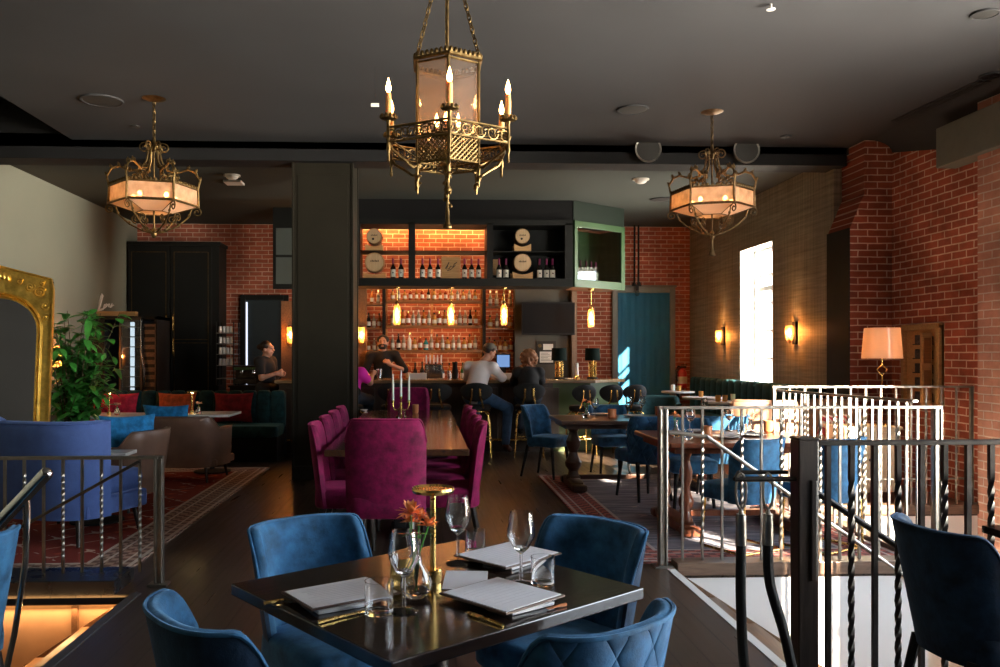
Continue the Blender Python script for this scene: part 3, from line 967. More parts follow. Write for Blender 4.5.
def shell(mb, w, d, z0, z1, phi, t=.04, pw=2.2, arm=.25, flare=0.0, lean=0.0, top=None, bot=None, nu=36, nv=8, y0=0.0, inner=0, outer=0, edge=None, waist=0.0):
    """closed upholstered shell; returns the outer rim path (for piping)"""
    P, rim = [], []
    L, px, py = 0.0, None, None
    loops = []
    for i in range(nu + 1):
        u = -1 + 2 * i / nu
        a = u * phi
        x, y = plan(a, w, d, pw, arm)
        e = 1e-3
        xa, ya = plan(a - e, w, d, pw, arm); xb, yb = plan(a + e, w, d, pw, arm)
        tx, ty = xb - xa, yb - ya
        l = math.hypot(tx, ty) or 1
        nx, ny = ty / l, -tx / l                    # outward
        if px is not None: L += math.hypot(x - px, y - py)
        px, py = x, y
        zt = z1 - (top(u) if top else 0)
        zb = z0 + (bot(u) if bot else 0)
        tt = t * max(.12, (1 - max(0, (abs(u) - .93) / .07) ** 2)) ** .5
        prof = []
        for j in range(nv + 1): prof.append((0, zb + (zt - tt * .5 - zb) * j / nv, outer))
        for k in range(1, 4):
            q = PI * k / 4
            prof.append((tt * (1 - cos(q)) / 2, zt - tt * .5 + tt * .5 * sin(q), edge if edge is not None else inner))
        for j in range(nv + 1): prof.append((tt, zt - tt * .5 + (zb - zt + tt * .5) * j / nv, inner))
        lp = []
        for (o, z, mi) in prof:
            s = (z - z0) / (z1 - z0)
            fl = 1 + flare * (s - .5) - waist * sin(PI * max(0, min(1, s * 1.1)))
            lp.append(((x * fl - nx * o), (y * fl - ny * o) - lean * s + y0, z, L, mi))
        loops.append(lp)
        q = lp[nv + 1]
        rim.append(Vector((q[0] + nx * .004, q[1] + ny * .004, q[2])))
    n = len(loops[0])
    vs = [p[:3] for lp in loops for p in lp]
    uv = [(p[3], p[2]) for lp in loops for p in lp]
    fs, mi = [], []
    for i in range(nu):
        for j in range(n):
            k = (j + 1) % n
            fs.append((i*n+j, (i+1)*n+j, (i+1)*n+k, i*n+k)); mi.append(loops[0][j][4])
    fs.append(tuple(range(n))); mi.append(outer)
    fs.append(tuple(nu * n + j for j in range(n))[::-1]); mi.append(outer)
    mb.add(vs, fs, uv, mi)
    return rim

corner = lambda a, dr: (lambda u: dr * max(0, (abs(u) - a) / (1 - a)) ** 2.2)

def leg(parent, p0, p1, r0, r1, mat, n=10):
    m = MB(); m.cyl(p0, p1, r0, r1, n)
    return m.build('leg', mat, parent)

def dining_chair(label, loc, rz, group, quilt=False, legs='black', body='blue', back=None):
    t = thing('dining_chair', label, 'chair', loc, rz, group)
    mats = [M['bluequilt'] if quilt else M[back or body], M[body]]
    m = MB()
    rim = shell(m, .225, .205, .36, .835, R(84), .042, 2.5, .2, flare=.20, lean=.05, top=corner(.72, .16), outer=0, inner=1)
    m.build('backrest', mats, t, smooth=50)
    MB().tube(rim, .006, 6).build('piping', M[body], t, smooth=60)
    MB().pillow((0, .065, .425), (.43, .43, .13), .32).build('seat', M[body], t, smooth=60)
    if legs == 'sled':
        for s in (-1, 1):
            p = [(s*.19, -.17, .37), (s*.20, -.18, .02), (s*.205, -.17, .012), (s*.205, .22, .012), (s*.20, .23, .02), (s*.19, .2, .37)]
            MB().tube(p, .011, 8).build('leg', M['brass'], t)
        MB().tube([(-.205, -.17, .012), (.205, -.17, .012)], .010, 8).build('stretcher', M['brass'], t)
    else:
        lm = M['black'] if legs == 'black' else M['tablered']
        for sx in (-1, 1):
            leg(t, (sx*.15, .19, .38), (sx*.18, .235, 0), .021, .013, lm)
            leg(t, (sx*.15, -.14, .38), (sx*.18, -.22, 0), .021, .013, lm)
    return t

# ---- the four chairs round the nearest table
G = 'blue velvet chairs at the nearest table'
dining_chair('bright blue velvet chair behind left side of the nearest table, facing the camera', (-.34, 2.93, 0), facing(.614, -.79), G, back='navy')
dining_chair('dark blue velvet chair behind the nearest table, right of the wine glasses', (.50, 2.88, 0), facing(-.78, -.62), G, back='navy')
dining_chair('velvet chair with its black back turned, at the near left corner of the nearest table', (-.415, 2.12, 0), facing(.80, .60), G, back='navy')
dining_chair('quilted blue velvet chair at near right side of the nearest table', (.335, 2.06, 0), facing(-.614, .79), G, quilt=True)
dining_chair('blue velvet chair cut by the left frame edge beside the chrome handrail', (-1.735, 2.95, 0), facing(-.85, .5), None)
dining_chair('chair seen from behind as a dark shape beside the right stair railing', (2.04, 2.93, 0), facing(1, .06), None, body='navy')

# ---- nearest table
TC = Vector((.035, 2.49, 0)); TA = R(37.9)
def table_top(name, sx, sy, z, th, mat, parent, rnd=.004):
    return MB().box((0, 0, z - th / 2), (sx, sy, th)).build(name, mat, parent, smooth=0, bevel=rnd)
t = thing('dining_table', 'nearest dark square table set with menus and glasses', 'table', TC, TA)
table_top('tabletop', .93, .845, .75, .035, M['tabledark'], t)
MB().lathe([(.045, .03), (.04, .2), (.04, .69), (.09, .715)], n=24).build('column', M['steel_dark'], t)
MB().lathe([(.27, 0), (.27, .012), (.09, .03), (.045, .05)], n=32).build('base', M['black'], t)

# ---- dining tables behind the right railing
def turned(h, r=.05):
    return [(r*1.0, 0), (r*1.1, .03), (r*.8, .06), (r*.7, .10), (r*1.15, .15), (r*1.2, .19), (r*.75, .25), (r*.6, .30), (r*.95, .36), (r*1.05, .42), (r*.7, .48), (r*.62, .52), (r*1.0, .57), (r*1.05, .61), (r*.8, h - .02), (r*.9, h)]
def trestle_table(label, x0, x1, y0, y1, legmat, topmat, two=True):
    cx, cy = (x0 + x1) / 2, (y0 + y1) / 2
    t = thing('dining_table', label, 'table', (cx, cy, 0))
    sx, sy = x1 - x0, y1 - y0
    table_top('tabletop', sx, sy, .75, .04, topmat, t, .008)
    MB().box((0, 0, .685), (sx - .12, sy - .16, .05)).build('apron', topmat, t, smooth=0)
    for s in (-1, 1):
        lx = s * (sx / 2 - .2)
        for q in ((-.30, .30) if two else (0,)):
            MB().lathe(turned(.62, .05 if two else .075), (lx, q, .08), n=20).build('leg', legmat, t)
        f = MB()
        f.pillow((lx, 0, .055), (.15, sy * .78, .11), .5, 16, 8)
        for q in (-1, 1): f.pillow((lx, q * sy * .37, .04), (.17, .14, .08), .5, 12, 6)
        f.build('foot', legmat, t)
    MB().box((0, 0, .11), (sx - .5, .07, .05)).build('stretcher', legmat, t, smooth=0, bevel=.006)
    return t
trestle_table('walnut trestle table in the middle of the blue rug, set with copper cups', 1.42, 3.15, 8.40, 9.30, M['tablered'], M['tablered'], False)
trestle_table('sunlit table with red turned legs just behind the right railing', 1.90, 3.20, 6.25, 7.35, M['tablelegred'], M['tablelegred'])

G = 'blue velvet chairs on the blue rug'
dining_chair('blue chair with a quilted back at the front of the walnut trestle table', (2.20, 8.12, 0), facing(-.25, .97), G, quilt=True)
dining_chair('blue chair at left end of the walnut trestle table', (1.43, 9.64, 0), facing(.75, -.66), G)
dining_chair('blue chair behind the walnut trestle table, its back to the bar', (2.25, 9.85, 0), facing(.05, -1), G)
dining_chair('blue chair behind the sunlit table, showing its back rest over the table middle', (2.45, 7.50, 0), facing(-.1, -1), G)
dining_chair('blue chair at the front right side of the walnut trestle table', (2.98, 8.12, 0), facing(.1, 1), G)
dining_chair('blue chair on gold sled legs at the front of the sunlit table', (2.36, 5.96, 0), facing(-.45, .9), G, legs='sled')
dining_chair('second gold legged blue chair, between the sunlit table and the railing corner', (2.97, 5.98, 0), facing(-.5, .87), G, legs='sled')

# ---- plum chairs and the long table
def plum_chair(label, loc, rz, group):
    t = thing('dining_chair', label, 'chair', loc, rz, group)
    m = MB()
    rim = shell(m, .325, .20, .36, 1.03, R(52), .05, 2.6, .16, flare=.02, lean=.07, top=corner(.70, .16), outer=0, inner=0)
    m.build('backrest', M['plum'], t, smooth=50)
    MB().tube(rim, .006, 6).build('piping', M['plum'], t, smooth=60)
    MB().pillow((0, .03, .43), (.50, .48, .17), .30).build('seat', M['plum'], t, smooth=60)
    for sx in (-1, 1):
        leg(t, (sx*.17, .20, .37), (sx*.185, .225, 0), .020, .014, M['steel_dark'])
        leg(t, (sx*.17, -.15, .37), (sx*.185, -.22, 0), .020, .014, M['steel_dark'])
    return t
G = 'plum velvet chairs at the long table'
TX0, TX1, TY0, TY1 = -.72, .33, 5.95, 10.2
c0 = plum_chair('plum chair at the near head of the long table, back to the camera', (-.255, 5.68, 0), facing(0, 1), G)
words_ = ['nearest', 'second', 'third', 'farthest']
for k in range(4):
    y = 6.28 + k * .66
    dup(c0, (TX1 - .115, y, 0), facing(-1, 0.04), 'plum chair on the bar stool side of the long table, %s from the camera' % words_[k], G, (1, 1, .91))
    dup(c0, (TX0 + .115, y, 0), facing(1, 0.04), 'plum chair on the column side of the long table, %s from the camera' % words_[k], G, (1, 1, .91))
dup(c0, (-.2, 10.42, 0), facing(0, -1), 'plum chair at the far head of the long table, facing the camera', G)
t = thing('dining_table', 'long glossy walnut table between the plum chairs', 'table', ((TX0 + TX1) / 2, (TY0 + TY1) / 2, 0))
w_, l_ = TX1 - TX0, TY1 - TY0
table_top('tabletop', w_, l_, .765, .05, M['tablewalnut'], t, .006)
MB().box((0, 0, .70), (w_ - .3, l_ - .5, .05)).build('apron', M['black'], t, smooth=0)
for s in (-1, 1):
    f = MB(); f.box((0, s * 1.55 + .2, .36), (.10, .10, .64)).box((0, s * 1.55 + .2, .02), (.16, .5, .04)).box((0, s*1.55 + .2, .665), (.16, .4, .03))
    f.build('pedestal', M['black'], t, smooth=0, bevel=.006)

# ---- bar stools
def bar_stool(label, loc, rz, group, proto=[None]):
    if proto[0]: return dup(proto[0], loc, rz, label, group)
    t = thing('bar_stool', label, 'bar stool', loc, rz, group)
    m = MB()
    vs, fs = [], []
    nu, nv = 24, 10
    for side in (0, 1):                                     # curved oval pad
        for i in range(nv + 1):
            for j in range(nu):
                r_, a = i / nv, 2 * PI * j / nu
                x, z = .23 * r_ * cos(a), .135 * r_ * sin(a) * (1 - .12 * sin(a))
                th = .028 * math.sqrt(max(0, 1 - r_ ** 2.5))
                y = -.20 + 1.2 * x * x + (th if side else -th)
                vs.append((x, y, .94 + z))
    o = (nv + 1) * nu
    for side in (0, 1):
        for i in range(nv):
            for j in range(nu):
                q = (side*o + i*nu + j, side*o + (i+1)*nu + j, side*o + (i+1)*nu + (j+1) % nu, side*o + i*nu + (j+1) % nu)
                fs.append(q if side == 0 else q[::-1])
    m.add(vs, fs)
    m.build('backrest', M['navy'] if False else M['charcoal'], t, smooth=60)
    m = MB()
    for s in (-1, 1):
        m.tube([(s*.055, -.245, .98), (s*.06, -.245, .86), (s*.085, -.22, .78), (s*.10, -.19, .70)], .013, 8, flat=.6)
    m.build('back_support', M['brass'], t)
    MB().lathe([(.17, .66), (.20, .68), (.205, .72), (.18, .745), (.0, .755)], n=28).build('seat', M['charcoal'], t)
    MB().lathe([(.19, .645), (.19, .66), (.17, .662)], n=28).build('seat_frame', M['brass'], t)
    for sx in (-1, 1):
        for sy in (-1, 1):
            m = MB(); m.tube([(sx*.12, sy*.12, .65), (sx*.165, sy*.165, .60), (sx*.18, sy*.18, .45), (sx*.205, sy*.205, 0)], [.016, .016, .014, .011], 8)
            m.build('leg', M['brass'], t)
    c = [(.19 * sx, .19 * sy, .26) for sx, sy in ((1,1),(-1,1),(-1,-1),(1,-1))]
    MB().tube(c, .010, 8, close=True).build('foot_ring', M['brass'], t)
    proto[0] = t
    return t
G = 'bar stools along the bar'
SY = 11.72
stools = [(395, 'empty black and gold bar stool seen above the far head chair of the long table'),
          (437, 'empty black and gold bar stool left of the man in the white shirt'),
          (477, 'bar stool with the man in the white shirt sitting on it'),
          (529, 'bar stool with the curly haired woman sitting on it'),
          (581, 'empty bar stool just right of the curly haired woman'),
          (609, 'empty bar stool in front of the black shaded bar lamps'),
          (633, 'last bar stool at the green end of the bar')]
for px, lab in stools:
    p = atY(px, 455, SY)
    st_ = bar_stool(lab, (p.x, SY if px < 570 else SY + .12 * (px - 570) / 60, 0), facing(.12 if px < 560 else -.25, 1), G)
    if px > 570: st_.scale = (.84, .84, .97)

# ---- lounge seating on the left
def barrel_chair(label, loc, rz, mat, w, d, h, hs, phi, arm, t=.09, drop=.16, legmat='steel_dark', name='armchair', legh=.13, lean=.06, pad=None, pw=2.8):
    r = thing(name, label, 'armchair', loc, rz)
    m = MB()
    a0 = .45
    rim = shell(m, w / 2, d * .5, legh, h, phi, t, pw, arm, flare=.08, lean=lean, top=lambda u: drop * max(0, min(1, (abs(u) - a0) / .2)) ** 1.5, nu=48, nv=8)
    m.build('backrest', mat, r, smooth=50)
    MB().tube(rim, .007, 6).build('piping', mat, r, smooth=60)
    MB().pillow((0, d * .12, hs - .08), (w - t * 1.6, d * .95, .18), .25).build('seat_cushion', mat, r, smooth=60)
    MB().box((0, d * .10, legh + (hs - .16 - legh) / 2), (w - t, d * .85, hs - .16 - legh)).build('seat_base', mat, r, smooth=0, bevel=.02)
    for sx in (-1, 1):
        for sy in (-1, 1):
            leg(r, (sx * w * .36, d * (.05 + sy * .38), legh + .03), (sx * w * .39, d * (.05 + sy * .42), 0), .020, .014, M[legmat])
    return r
barrel_chair('periwinkle blue velvet armchair behind the left railing, back to the camera', (-2.85, 6.62, 0), facing(.34, .94), M['periwinkle'], 1.05, .80, .94, .50, R(86), .3, .13, .0, legh=.20, lean=.05)
barrel_chair('large brown leather tub armchair on the red rug, back to the camera', (-2.82, 9.62, 0), facing(.12, 1), M['leather'], 1.10, .74, .75, .42, R(112), .5, .08, .13, legh=.17)
barrel_chair('brown leather tub chair partly hidden by the blue velvet armchair', (-2.84, 7.86, 0), facing(-1, .25), M['leather'], .70, .66, .74, .42, R(112), .45, .07, .14, legh=.15)
barrel_chair('dark teal armchair in front of the blue curtain doorway', (3.55, 12.30, 0), facing(-.3, -1), M['teal'], .66, .75, .82, .42, R(112), .5, .09, .1, legh=.12)
barrel_chair('tan leather tub chair behind the sunlit table, below the window', (3.66, 8.80, 0), facing(.25, 1), M['tan'], .74, .66, .98, .46, R(108), .4, .07, .16, legh=.15)
barrel_chair('tan leather armchair with a striped cushion under the cream lampshade', (4.42, 8.72, 0), facing(-.2, -1), M['tan'], .66, .60, .96, .46, R(108), .4, .08, .16, legh=.15)

def cushion(label, loc, size, mat, rz, rx, group=None):
    m = MB().knife((0, 0, 0), size, 0, rx)
    o = m.build('cushion', M[mat] if isinstance(mat, str) else mat, loc=loc, rz=rz, smooth=60)
    return tag(o, label, 'cushion', group)
p = atY(129, 439, 7.9); cushion('turquoise velvet cushion on the brown tub chair beside the blue armchair', (p.x, p.y, .66), (.52, .18, .42), 'pblue', R(35), R(-14))
p = atY(178, 414, 10.1); cushion('turquoise cushion showing over the back of large brown leather armchair', (p.x, 9.68, .66), (.56, .18, .40), 'pblue', R(-8), R(12))
stripe = plain('striped_cushion', (.6, .5, .5), .9)
nt = stripe.node_tree; b_ = next(n for n in nt.nodes if n.type == 'BSDF_PRINCIPLED')
tc_ = N(nt, 'ShaderNodeTexCoord'); wv = N(nt, 'ShaderNodeTexWave', Vector=tc_.outputs['Object'], Scale=7.0, bands_direction='DIAGONAL')
nt.links.new(mix(nt, math_n(nt, 'GREATER_THAN', wv.outputs[0], .5), (.45, .05, .07), (.75, .70, .66)), b_.inputs['Base Color'])
cushion('red and white striped cushion on tan armchair under lampshade', (4.36, 8.60, .66), (.36, .12, .34), stripe, R(10), R(15))

# ---- banquettes
def banquette(label, x0, x1, yb, zt, depth, mat, channels, loc_rz=None):
    """back along +y edge, seat towards -y, in local coords"""
    L = x1 - x0
    t = thing('banquette', label, 'banquette', *loc_rz)
    m = MB()
    n = channels
    w = L / n
    for i in range(n):
        m.pillow((x0 + w * (i + .5), yb, (.40 + zt) / 2), (w * 1.04, .15, zt - .40), .35, 16, 8)
    m.build('backrest', M[mat], t, smooth=60)
    MB().bx(x0, x1, yb + .03, yb + .09, 0, zt - .03).build('back_panel', M['black'], t, smooth=0)
    MB().pillow(((x0 + x1) / 2, yb - depth / 2, .41), (L, depth, .16), .12, 40, 8).build('seat', M[mat], t, smooth=60)
    MB().bx(x0 + .02, x1 - .02, yb - depth + .06, yb, 0, .34).build('plinth', M['black'], t, smooth=0)
    return t
a, b = atY(84, 392, 11.75), atY(285, 392, 11.75)
banquette('long dark channel tufted banquette in front of the black wardrobe', a.x, b.x, .33, .95, .62, 'teal', 14, ((0, 11.45, 0), 0))
banquette('dark green tufted banquette along the window wall', -2.35, 2.35, .20, 1.07, .55, 'teal', 18, ((4.62, 12.15, 0), R(-90)))
for px, col, lab in ((118, 'pred', 'crimson cushion on the dark banquette behind left gold table lamp'),
                     (176, 'porange', 'rust orange cushion on dark banquette above the brown armchair'),
                     (233, 'pwine', 'deep red cushion at the right end of the dark banquette')):
    p = atY(px, 412, 11.5)
    cushion(lab, (p.x, 11.52, .72), (.54, .20, .42), col, R(random.uniform(-6, 6)), R(-12), 'cushions on the dark banquette')
p = atY(108, 409, 11.42); cushion('rust cushion half covered by crimson cushion on dark banquette', (p.x - .34, 11.40, .69), (.36, .14, .36), 'porange', R(8), R(-14), 'cushions on the dark banquette')

# ---- lounge tables with white tops
def lounge_table(label, x0, x1, y0, y1, z=.72):
    t = thing('lounge_table', label, 'table', ((x0 + x1) / 2, (y0 + y1) / 2, 0))
    MB().box((0, 0, z - .015), (x1 - x0, y1 - y0, .03)).build('tabletop', M['marble'], t, smooth=0, bevel=.004)
    MB().lathe([(.03, .03), (.025, .1), (.025, z - .05), (.07, z - .03)], n=16).build('column', M['black'], t)
    MB().lathe([(.22, 0), (.22, .012), (.03, .035)], n=24).build('base', M['black'], t)
    return t
a, b = atZ(76, 418.5, .72), atZ(141, 418.5, .72)
lounge_table('white marble topped table left of large brown armchair', a.x, b.x, a.y, a.y + .72)
LT1 = (a.x, b.x, a.y)
a, b = atZ(196, 417, .72), atZ(227, 417, .72)
lounge_table('white marble topped table behind large brown armchair', a.x - .2, b.x, a.y + .1, a.y + .75)
LT2 = (a.x, b.x, a.y)
b = atY(128, 453, 7.06)
lounge_table('low white marble table between blue velvet armchair and tub chair', b.x - .6, b.x - .02, b.y, b.y + .28, .60)
# round cafe tables at the green banquette
def cafe_table(label, px, py, Y, r):
    p = atY(px, py, Y)
    t = thing('cafe_table', label, 'table', (p.x, Y, 0))
    z = p.z
    MB().lathe([(r * .96, z - .03), (r, z - .024), (r, z - .004), (r * .99, z)], n=36).build('tabletop', M['marble'], t)
    MB().lathe([(.028, .03), (.024, z - .06), (.06, z - .03)], n=16).build('column', M['black'], t)
    MB().lathe([(.21, 0), (.21, .012), (.03, .035)], n=24).build('base', M['black'], t)
    return p, t
CT = [cafe_table('round white cafe table under the fire extinguisher', 678, 391, 12.9, .26),
      cafe_table('round white cafe table in the middle of the row at green banquette', 703, 397, 11.9, .30),
      cafe_table('round white cafe table nearest the window', 726, 401.5, 10.9, .30)]
# ================================================================== RUGS AND RAILINGS
def rug(label, x0, x1, y0, y1, mat):
    o = MB().box((0, 0, 0), (x1 - x0, y1 - y0, .012)).build('rug', mat, loc=((x0 + x1) / 2, (y0 + y1) / 2, .0065), smooth=0)
    return tag(o, label, 'rug')
rug('large red patterned rug under the lounge chairs', -5.0, -1.98, 5.42, 10.6, rugmat('red_rug', (.62, .12, .065), (.26, .05, .04), (.72, .60, .50), (.50, .36, .28), (1.51, 2.59)))
rug('blue grey patterned rug with red border under the right dining tables', 1.36, 3.44, 5.64, 9.75, rugmat('blue_rug', (.15, .155, .20), (.33, .32, .36), (.55, .48, .45), (.50, .13, .09), (1.04, 2.055), True))

def twisted(m, p, z0, z1, w, turns=7, n=42):
    vs, fs = [], []
    for i in range(n + 1):
        f = i / n
        a = (max(0, min(1, (f - .12) / .76))) * turns * PI / 2 * 2
        for q in range(4):
            b = a + PI / 4 + q * PI / 2
            vs.append((p[0] + w * .72 * cos(b), p[1] + w * .72 * sin(b), z0 + (z1 - z0) * f))
    for i in range(n):
        for q in range(4):
            fs.append((i*4+q, i*4+(q+1) % 4, (i+1)*4+(q+1) % 4, (i+1)*4+q))
    m.add(vs, fs)

def railing(label, a, b, n, ztop, zb=.10, posts=(1, 1), mat='steel', postw=.065, bottom=None, zpost=0.0, zends=None, bw=.016, every=2, name='stair_railing', postmat=None):
    """from a to b; local frame at a, along +x"""
    a, b = Vector((*a, 0)), Vector((*b, 0))
    L = (b - a).length
    t = thing(name, label, 'railing', a, math.atan2(b.y - a.y, b.x - a.x))
    MB().box((L / 2, 0, ztop - .010), (L, .045, .020)).build('top_rail', M[mat], t, smooth=0, bevel=.003)
    if bottom: MB().box((L / 2, 0, bottom), (L, .03, .014)).build('bottom_rail', M[mat], t, smooth=0)
    for k, x in enumerate((0, L)):
        if posts[k]:
            m = MB()
            w = postw
            m.box((x, 0, zpost + (ztop - zpost) / 2), (w, w * .55, ztop - zpost))
            m.box((x, 0, zpost + .008), (w * 2.0, w * 1.6, .016))
            m.box((x - w * .3, -w * .3, zpost + (ztop - zpost) / 2), (w * .22, w * .3, (ztop - zpost) * .96)); m.box((x + w * .3, -w * .3, zpost + (ztop - zpost) / 2), (w * .22, w * .3, (ztop - zpost) * .96))
            m.build('post', M[postmat or mat], t, smooth=0, bevel=.003)
    for i in range(1, n + 1):
        x = L * i / (n + 1)
        m = MB()
        if i % every == 0: twisted(m, (x, 0), zb, ztop - .02, bw)
        else: m.box((x, 0, (zb + ztop - .02) / 2), (bw, bw, ztop - .02 - zb))
        m.build('baluster', M[mat], t, smooth=40)
    return t
p = atZ(668, 572, 0)
RA = (p.x, RY1 + .06)
ra = railing('steel railing with thick left post along far edge of right stairs', RA, (RX2 + .10, RY1 + .06), 13, 1.10, .045)
rb = railing('steel railing running away from the camera beside stair void', (RX2 + .06, RY1 + .24), (3.28, RY2 - .02), 18, 1.13, .045, (0, 0))
rc = railing('farthest steel railing in front of cream cabinet', (3.28, RY2 + .06), (XN - .16, RY2 + .06), 12, 1.16, .045, (1, 1), postw=.035, bottom=.28)
RN = (1.60, RY0 - .05)
rd = railing('nearest dark railing at the right with heavy wooden post', RN, (XN - .2, RY0 - .05), 34, 1.09, -.14, (0, 1), mat='steel_dark', bw=.02)
m = MB(); m.box((0, 0, .5), (.085, .085, 1.19)).box((0, 0, 1.10), (.092, .092, .012)); m.box((.02, -.044, .72), (.028, .012, .42))
m.build('post', wood('dark_post_wood', (.018, .013, .011), (.05, .036, .03), .4, 2), rd, smooth=0, bevel=.005)
# sloping handrails are parts of the railings that carry them
def handrail(parent, p0, p1, r, mat):
    inv = Matrix.Rotation(-parent.rotation_euler.z, 4, 'Z') @ Matrix.Translation(-parent.location)
    MB().tube([inv @ Vector(p) for p in (p0, p1)], r, 10).build('handrail', M[mat], parent)
handrail(ra, (RA[0] + .02, RY1 - .01, .93), (RA[0] + .28, RY1 - .01, .90), .014, 'steel')
handrail(ra, (RA[0] + .28, RY1 - .01, .90), (RA[0] + 2.6, RY1 - .01, -.72), .014, 'steel')
handrail(rd, (RN[0] + .02, RY0, .90), (RN[0] + 2.6, RY0, -.80), .014, 'steel_dark')
p = atZ(158, 586, 0)
LA = (p.x, LY1 + .20)
rl = railing('chrome railing beside the blue velvet armchair at left stairs', (XL + .05, LY1 + .20), LA, 28, .815, .085, (0, 1), mat='steel', postw=.06)
handrail(rl, (LA[0] - .1, LY1 + .14, .79), (LA[0] - 1.6, LY1 + .14, -.05), .010, 'steel_dark')

# rope barrier on the heavy post: steel bar with hooks, two black ropes
zb = .93
bar = thing('rope_hook_bar', 'steel bar with hooks sticking out of the heavy dark post', 'bar', (RN[0], RY0 - .05, 0))
MB().tube([(-.038, -.01, zb), (-.30, -.01, zb)], .011, 8).tube([(-.05, .05, zb + .02), (-.26, .05, zb + .02)], .009, 8).tube([(-.30, -.01, zb), (-.26, .05, zb + .02)], .010, 8).build('arm', M['steel_dark'], bar)
for x in (-.275, -.16):
    ring = [(x, -.01 + .0 * cos(a), zb - .055 + .07 * sin(a)) for a in ()]
    lp = [(x + .022 * cos(a), -.012, zb - .05 + .075 * sin(a)) for a in [2 * PI * i / 16 for i in range(16)]]
    MB().tube(lp, .0055, 6, close=True).build('hook', M['steel'], bar)
def rope(label, pts):
    t = thing('barrier_rope', label, 'rope', pts[0], 0, 'black barrier ropes at right stairs')
    P = [Vector(p) - Vector(pts[0]) for p in pts]
    out = []
    for i in range(len(P) - 1):                              # Catmull-Rom
        p0, p1, p2, p3 = P[max(0, i-1)], P[i], P[i+1], P[min(len(P)-1, i+2)]
        for k in range(8):
            s = k / 8
            out.append(.5 * ((2*p1) + (p2-p0)*s + (2*p0-5*p1+4*p2-p3)*s*s + (3*p1-p0-3*p2+p3)*s**3))
    out.append(P[-1])
    MB().tube(out, .021, 12).build('rope', M['rope'], t)
    MB().cyl((0, 0, -.02), (0, 0, .11), .023, .019, 14).cyl((0, 0, .11), (0, 0, .13), .012, .006, 10).build('ferrule', M['steel'], t)
bx_ = RN[0]; by_ = RY0 - .05 - .012
rope('black velvet rope hanging straight down from left hook of the steel bar', [(bx_ - .275, by_, zb - .255), (bx_ - .275, by_, .40), (bx_ - .262, by_ - .02, .12), (bx_ - .20, by_ - .05, .024), (bx_ - .12, by_ - .08, .022)])
rope('black velvet rope curving down to the heavy dark post', [(bx_ - .16, by_, zb - .255), (bx_ - .155, by_ - .005, .50), (bx_ - .11, by_ - .04, .30), (bx_ - .07, by_ - .07, .10), (bx_ - .01, by_ - .09, .022), (bx_ + .06, by_ - .12, .022)])

# chrome hand rail at the head of the left stairs
h0 = atY(46, 474, 3.30); h1 = atY(6, 516, 3.30)
t = thing('stair_handrail', 'thick chrome handrail at head of the left stairs', 'handrail', (h0.x, 3.30, 0))
d = (h1 - h0)
MB().cyl((0, 0, h0.z), (d.x * 4.6, 0, h0.z + d.z * 4.6), .026, .026, 14).ball((0, 0, h0.z), .026).build('rail', M['chrome'], t)
b0, b1 = atY(25, 496, 3.30) - h0, atY(6, 667, 3.30) - h0
pts = [(-.075, 0, h0.z - .09), (-.072, 0, h0.z - .16), (-.080, 0, h0.z - .35), (-.12, 0, h0.z - .62), (-.17, 0, h0.z - .85), (-.215, 0, .01)]
MB().tube(pts, .012, 10).lathe([(.05, 0), (.05, .01)], (-.215, 0, 0), n=18).build('post', M['chrome'], t)
# dark side table at the right edge
p = atZ(966, 519, .75)
t = thing('side_table', 'corner of dark table at the right frame edge', 'table', (2.29 + .40, 2.97, 0))
table_top('tabletop', .80, .62, .75, .03, M['tabledark'], t)
MB().lathe([(.04, .03), (.035, .68), (.08, .72)], n=20).build('column', M['black'], t)
MB().lathe([(.25, 0), (.25, .012), (.05, .035)], n=28).build('base', M['black'], t)

# ================================================================== THE BAR
BY = 12.28
BX0, BX1 = -2.15, 2.86
bar = thing('bar_counter', 'long dark bar counter with wooden top', 'bar', (0, 0, 0))
top = [(BX0 - .05, BY - .12), (BX1 - .30, BY - .12), (BX1 + .28, BY + .42), (BX1 + .28, BY + .72), (BX0 - .05, BY + .72)]
MB().prism(top, 1.03, 1.08).build('worktop', M['bartop'], bar, smooth=0, bevel=.006)
MB().prism([(BX0, BY), (BX1 - .92, BY), (BX1 - .92, BY + .62), (BX0, BY + .62)], .0, 1.03).build('body', M['barfront'], bar, smooth=0)
MB().prism([(BX1 - .92, BY), (BX1 - .35, BY), (BX1 + .18, BY + .46), (BX1 + .18, BY + .64), (BX1 - .92, BY + .64)], 0, 1.03).build('end_panel', M['bargreen'], bar, smooth=0)
m = MB()
for k in range(9):
    x = BX0 + .1 + k * .46
    m.bx(x, x + .40, BY - .018, BY, .16, .96)
m.build('front_panel', M['barfront'], bar, smooth=0, bevel=.008)
MB().tube([(BX0, BY - .11, .19), (BX1 - .4, BY - .11, .19)], .018, 10).build('foot_rail', M['brass'], bar)

# back bar shelving
SYB = 14.62
u = thing('back_bar_shelving', 'tall back bar shelving lit orange behind the bar', 'shelving', (0, 0, 0))
def Zat(py, Y): return atY(450, py, Y).z
def Xat(px, Y): return atY(px, 330, Y).x
rows = [Zat(300.5, SYB), Zat(325.5, SYB), Zat(350, SYB)]
sx0, sx1 = Xat(386, SYB), Xat(482, SYB)
for z in rows:
    MB().bx(sx0, sx1, SYB - .12, SYB + .2, z - .045, z).build('shelf', M['shelfwood'], u, smooth=0, bevel=.004)
for px in (386, 432, 482):
    x = Xat(px, SYB); MB().bx(x - .02, x + .02, SYB + .12, SYB + .2, .95, 2.72).build('upright', M['shelfwood'], u, smooth=0)
lx0, lx1 = Xat(359, SYB), Xat(384, SYB)
rx0, rx1 = Xat(484, SYB), Xat(516, SYB)
sideL = [Zat(304, SYB), Zat(328, SYB), Zat(352, SYB)]
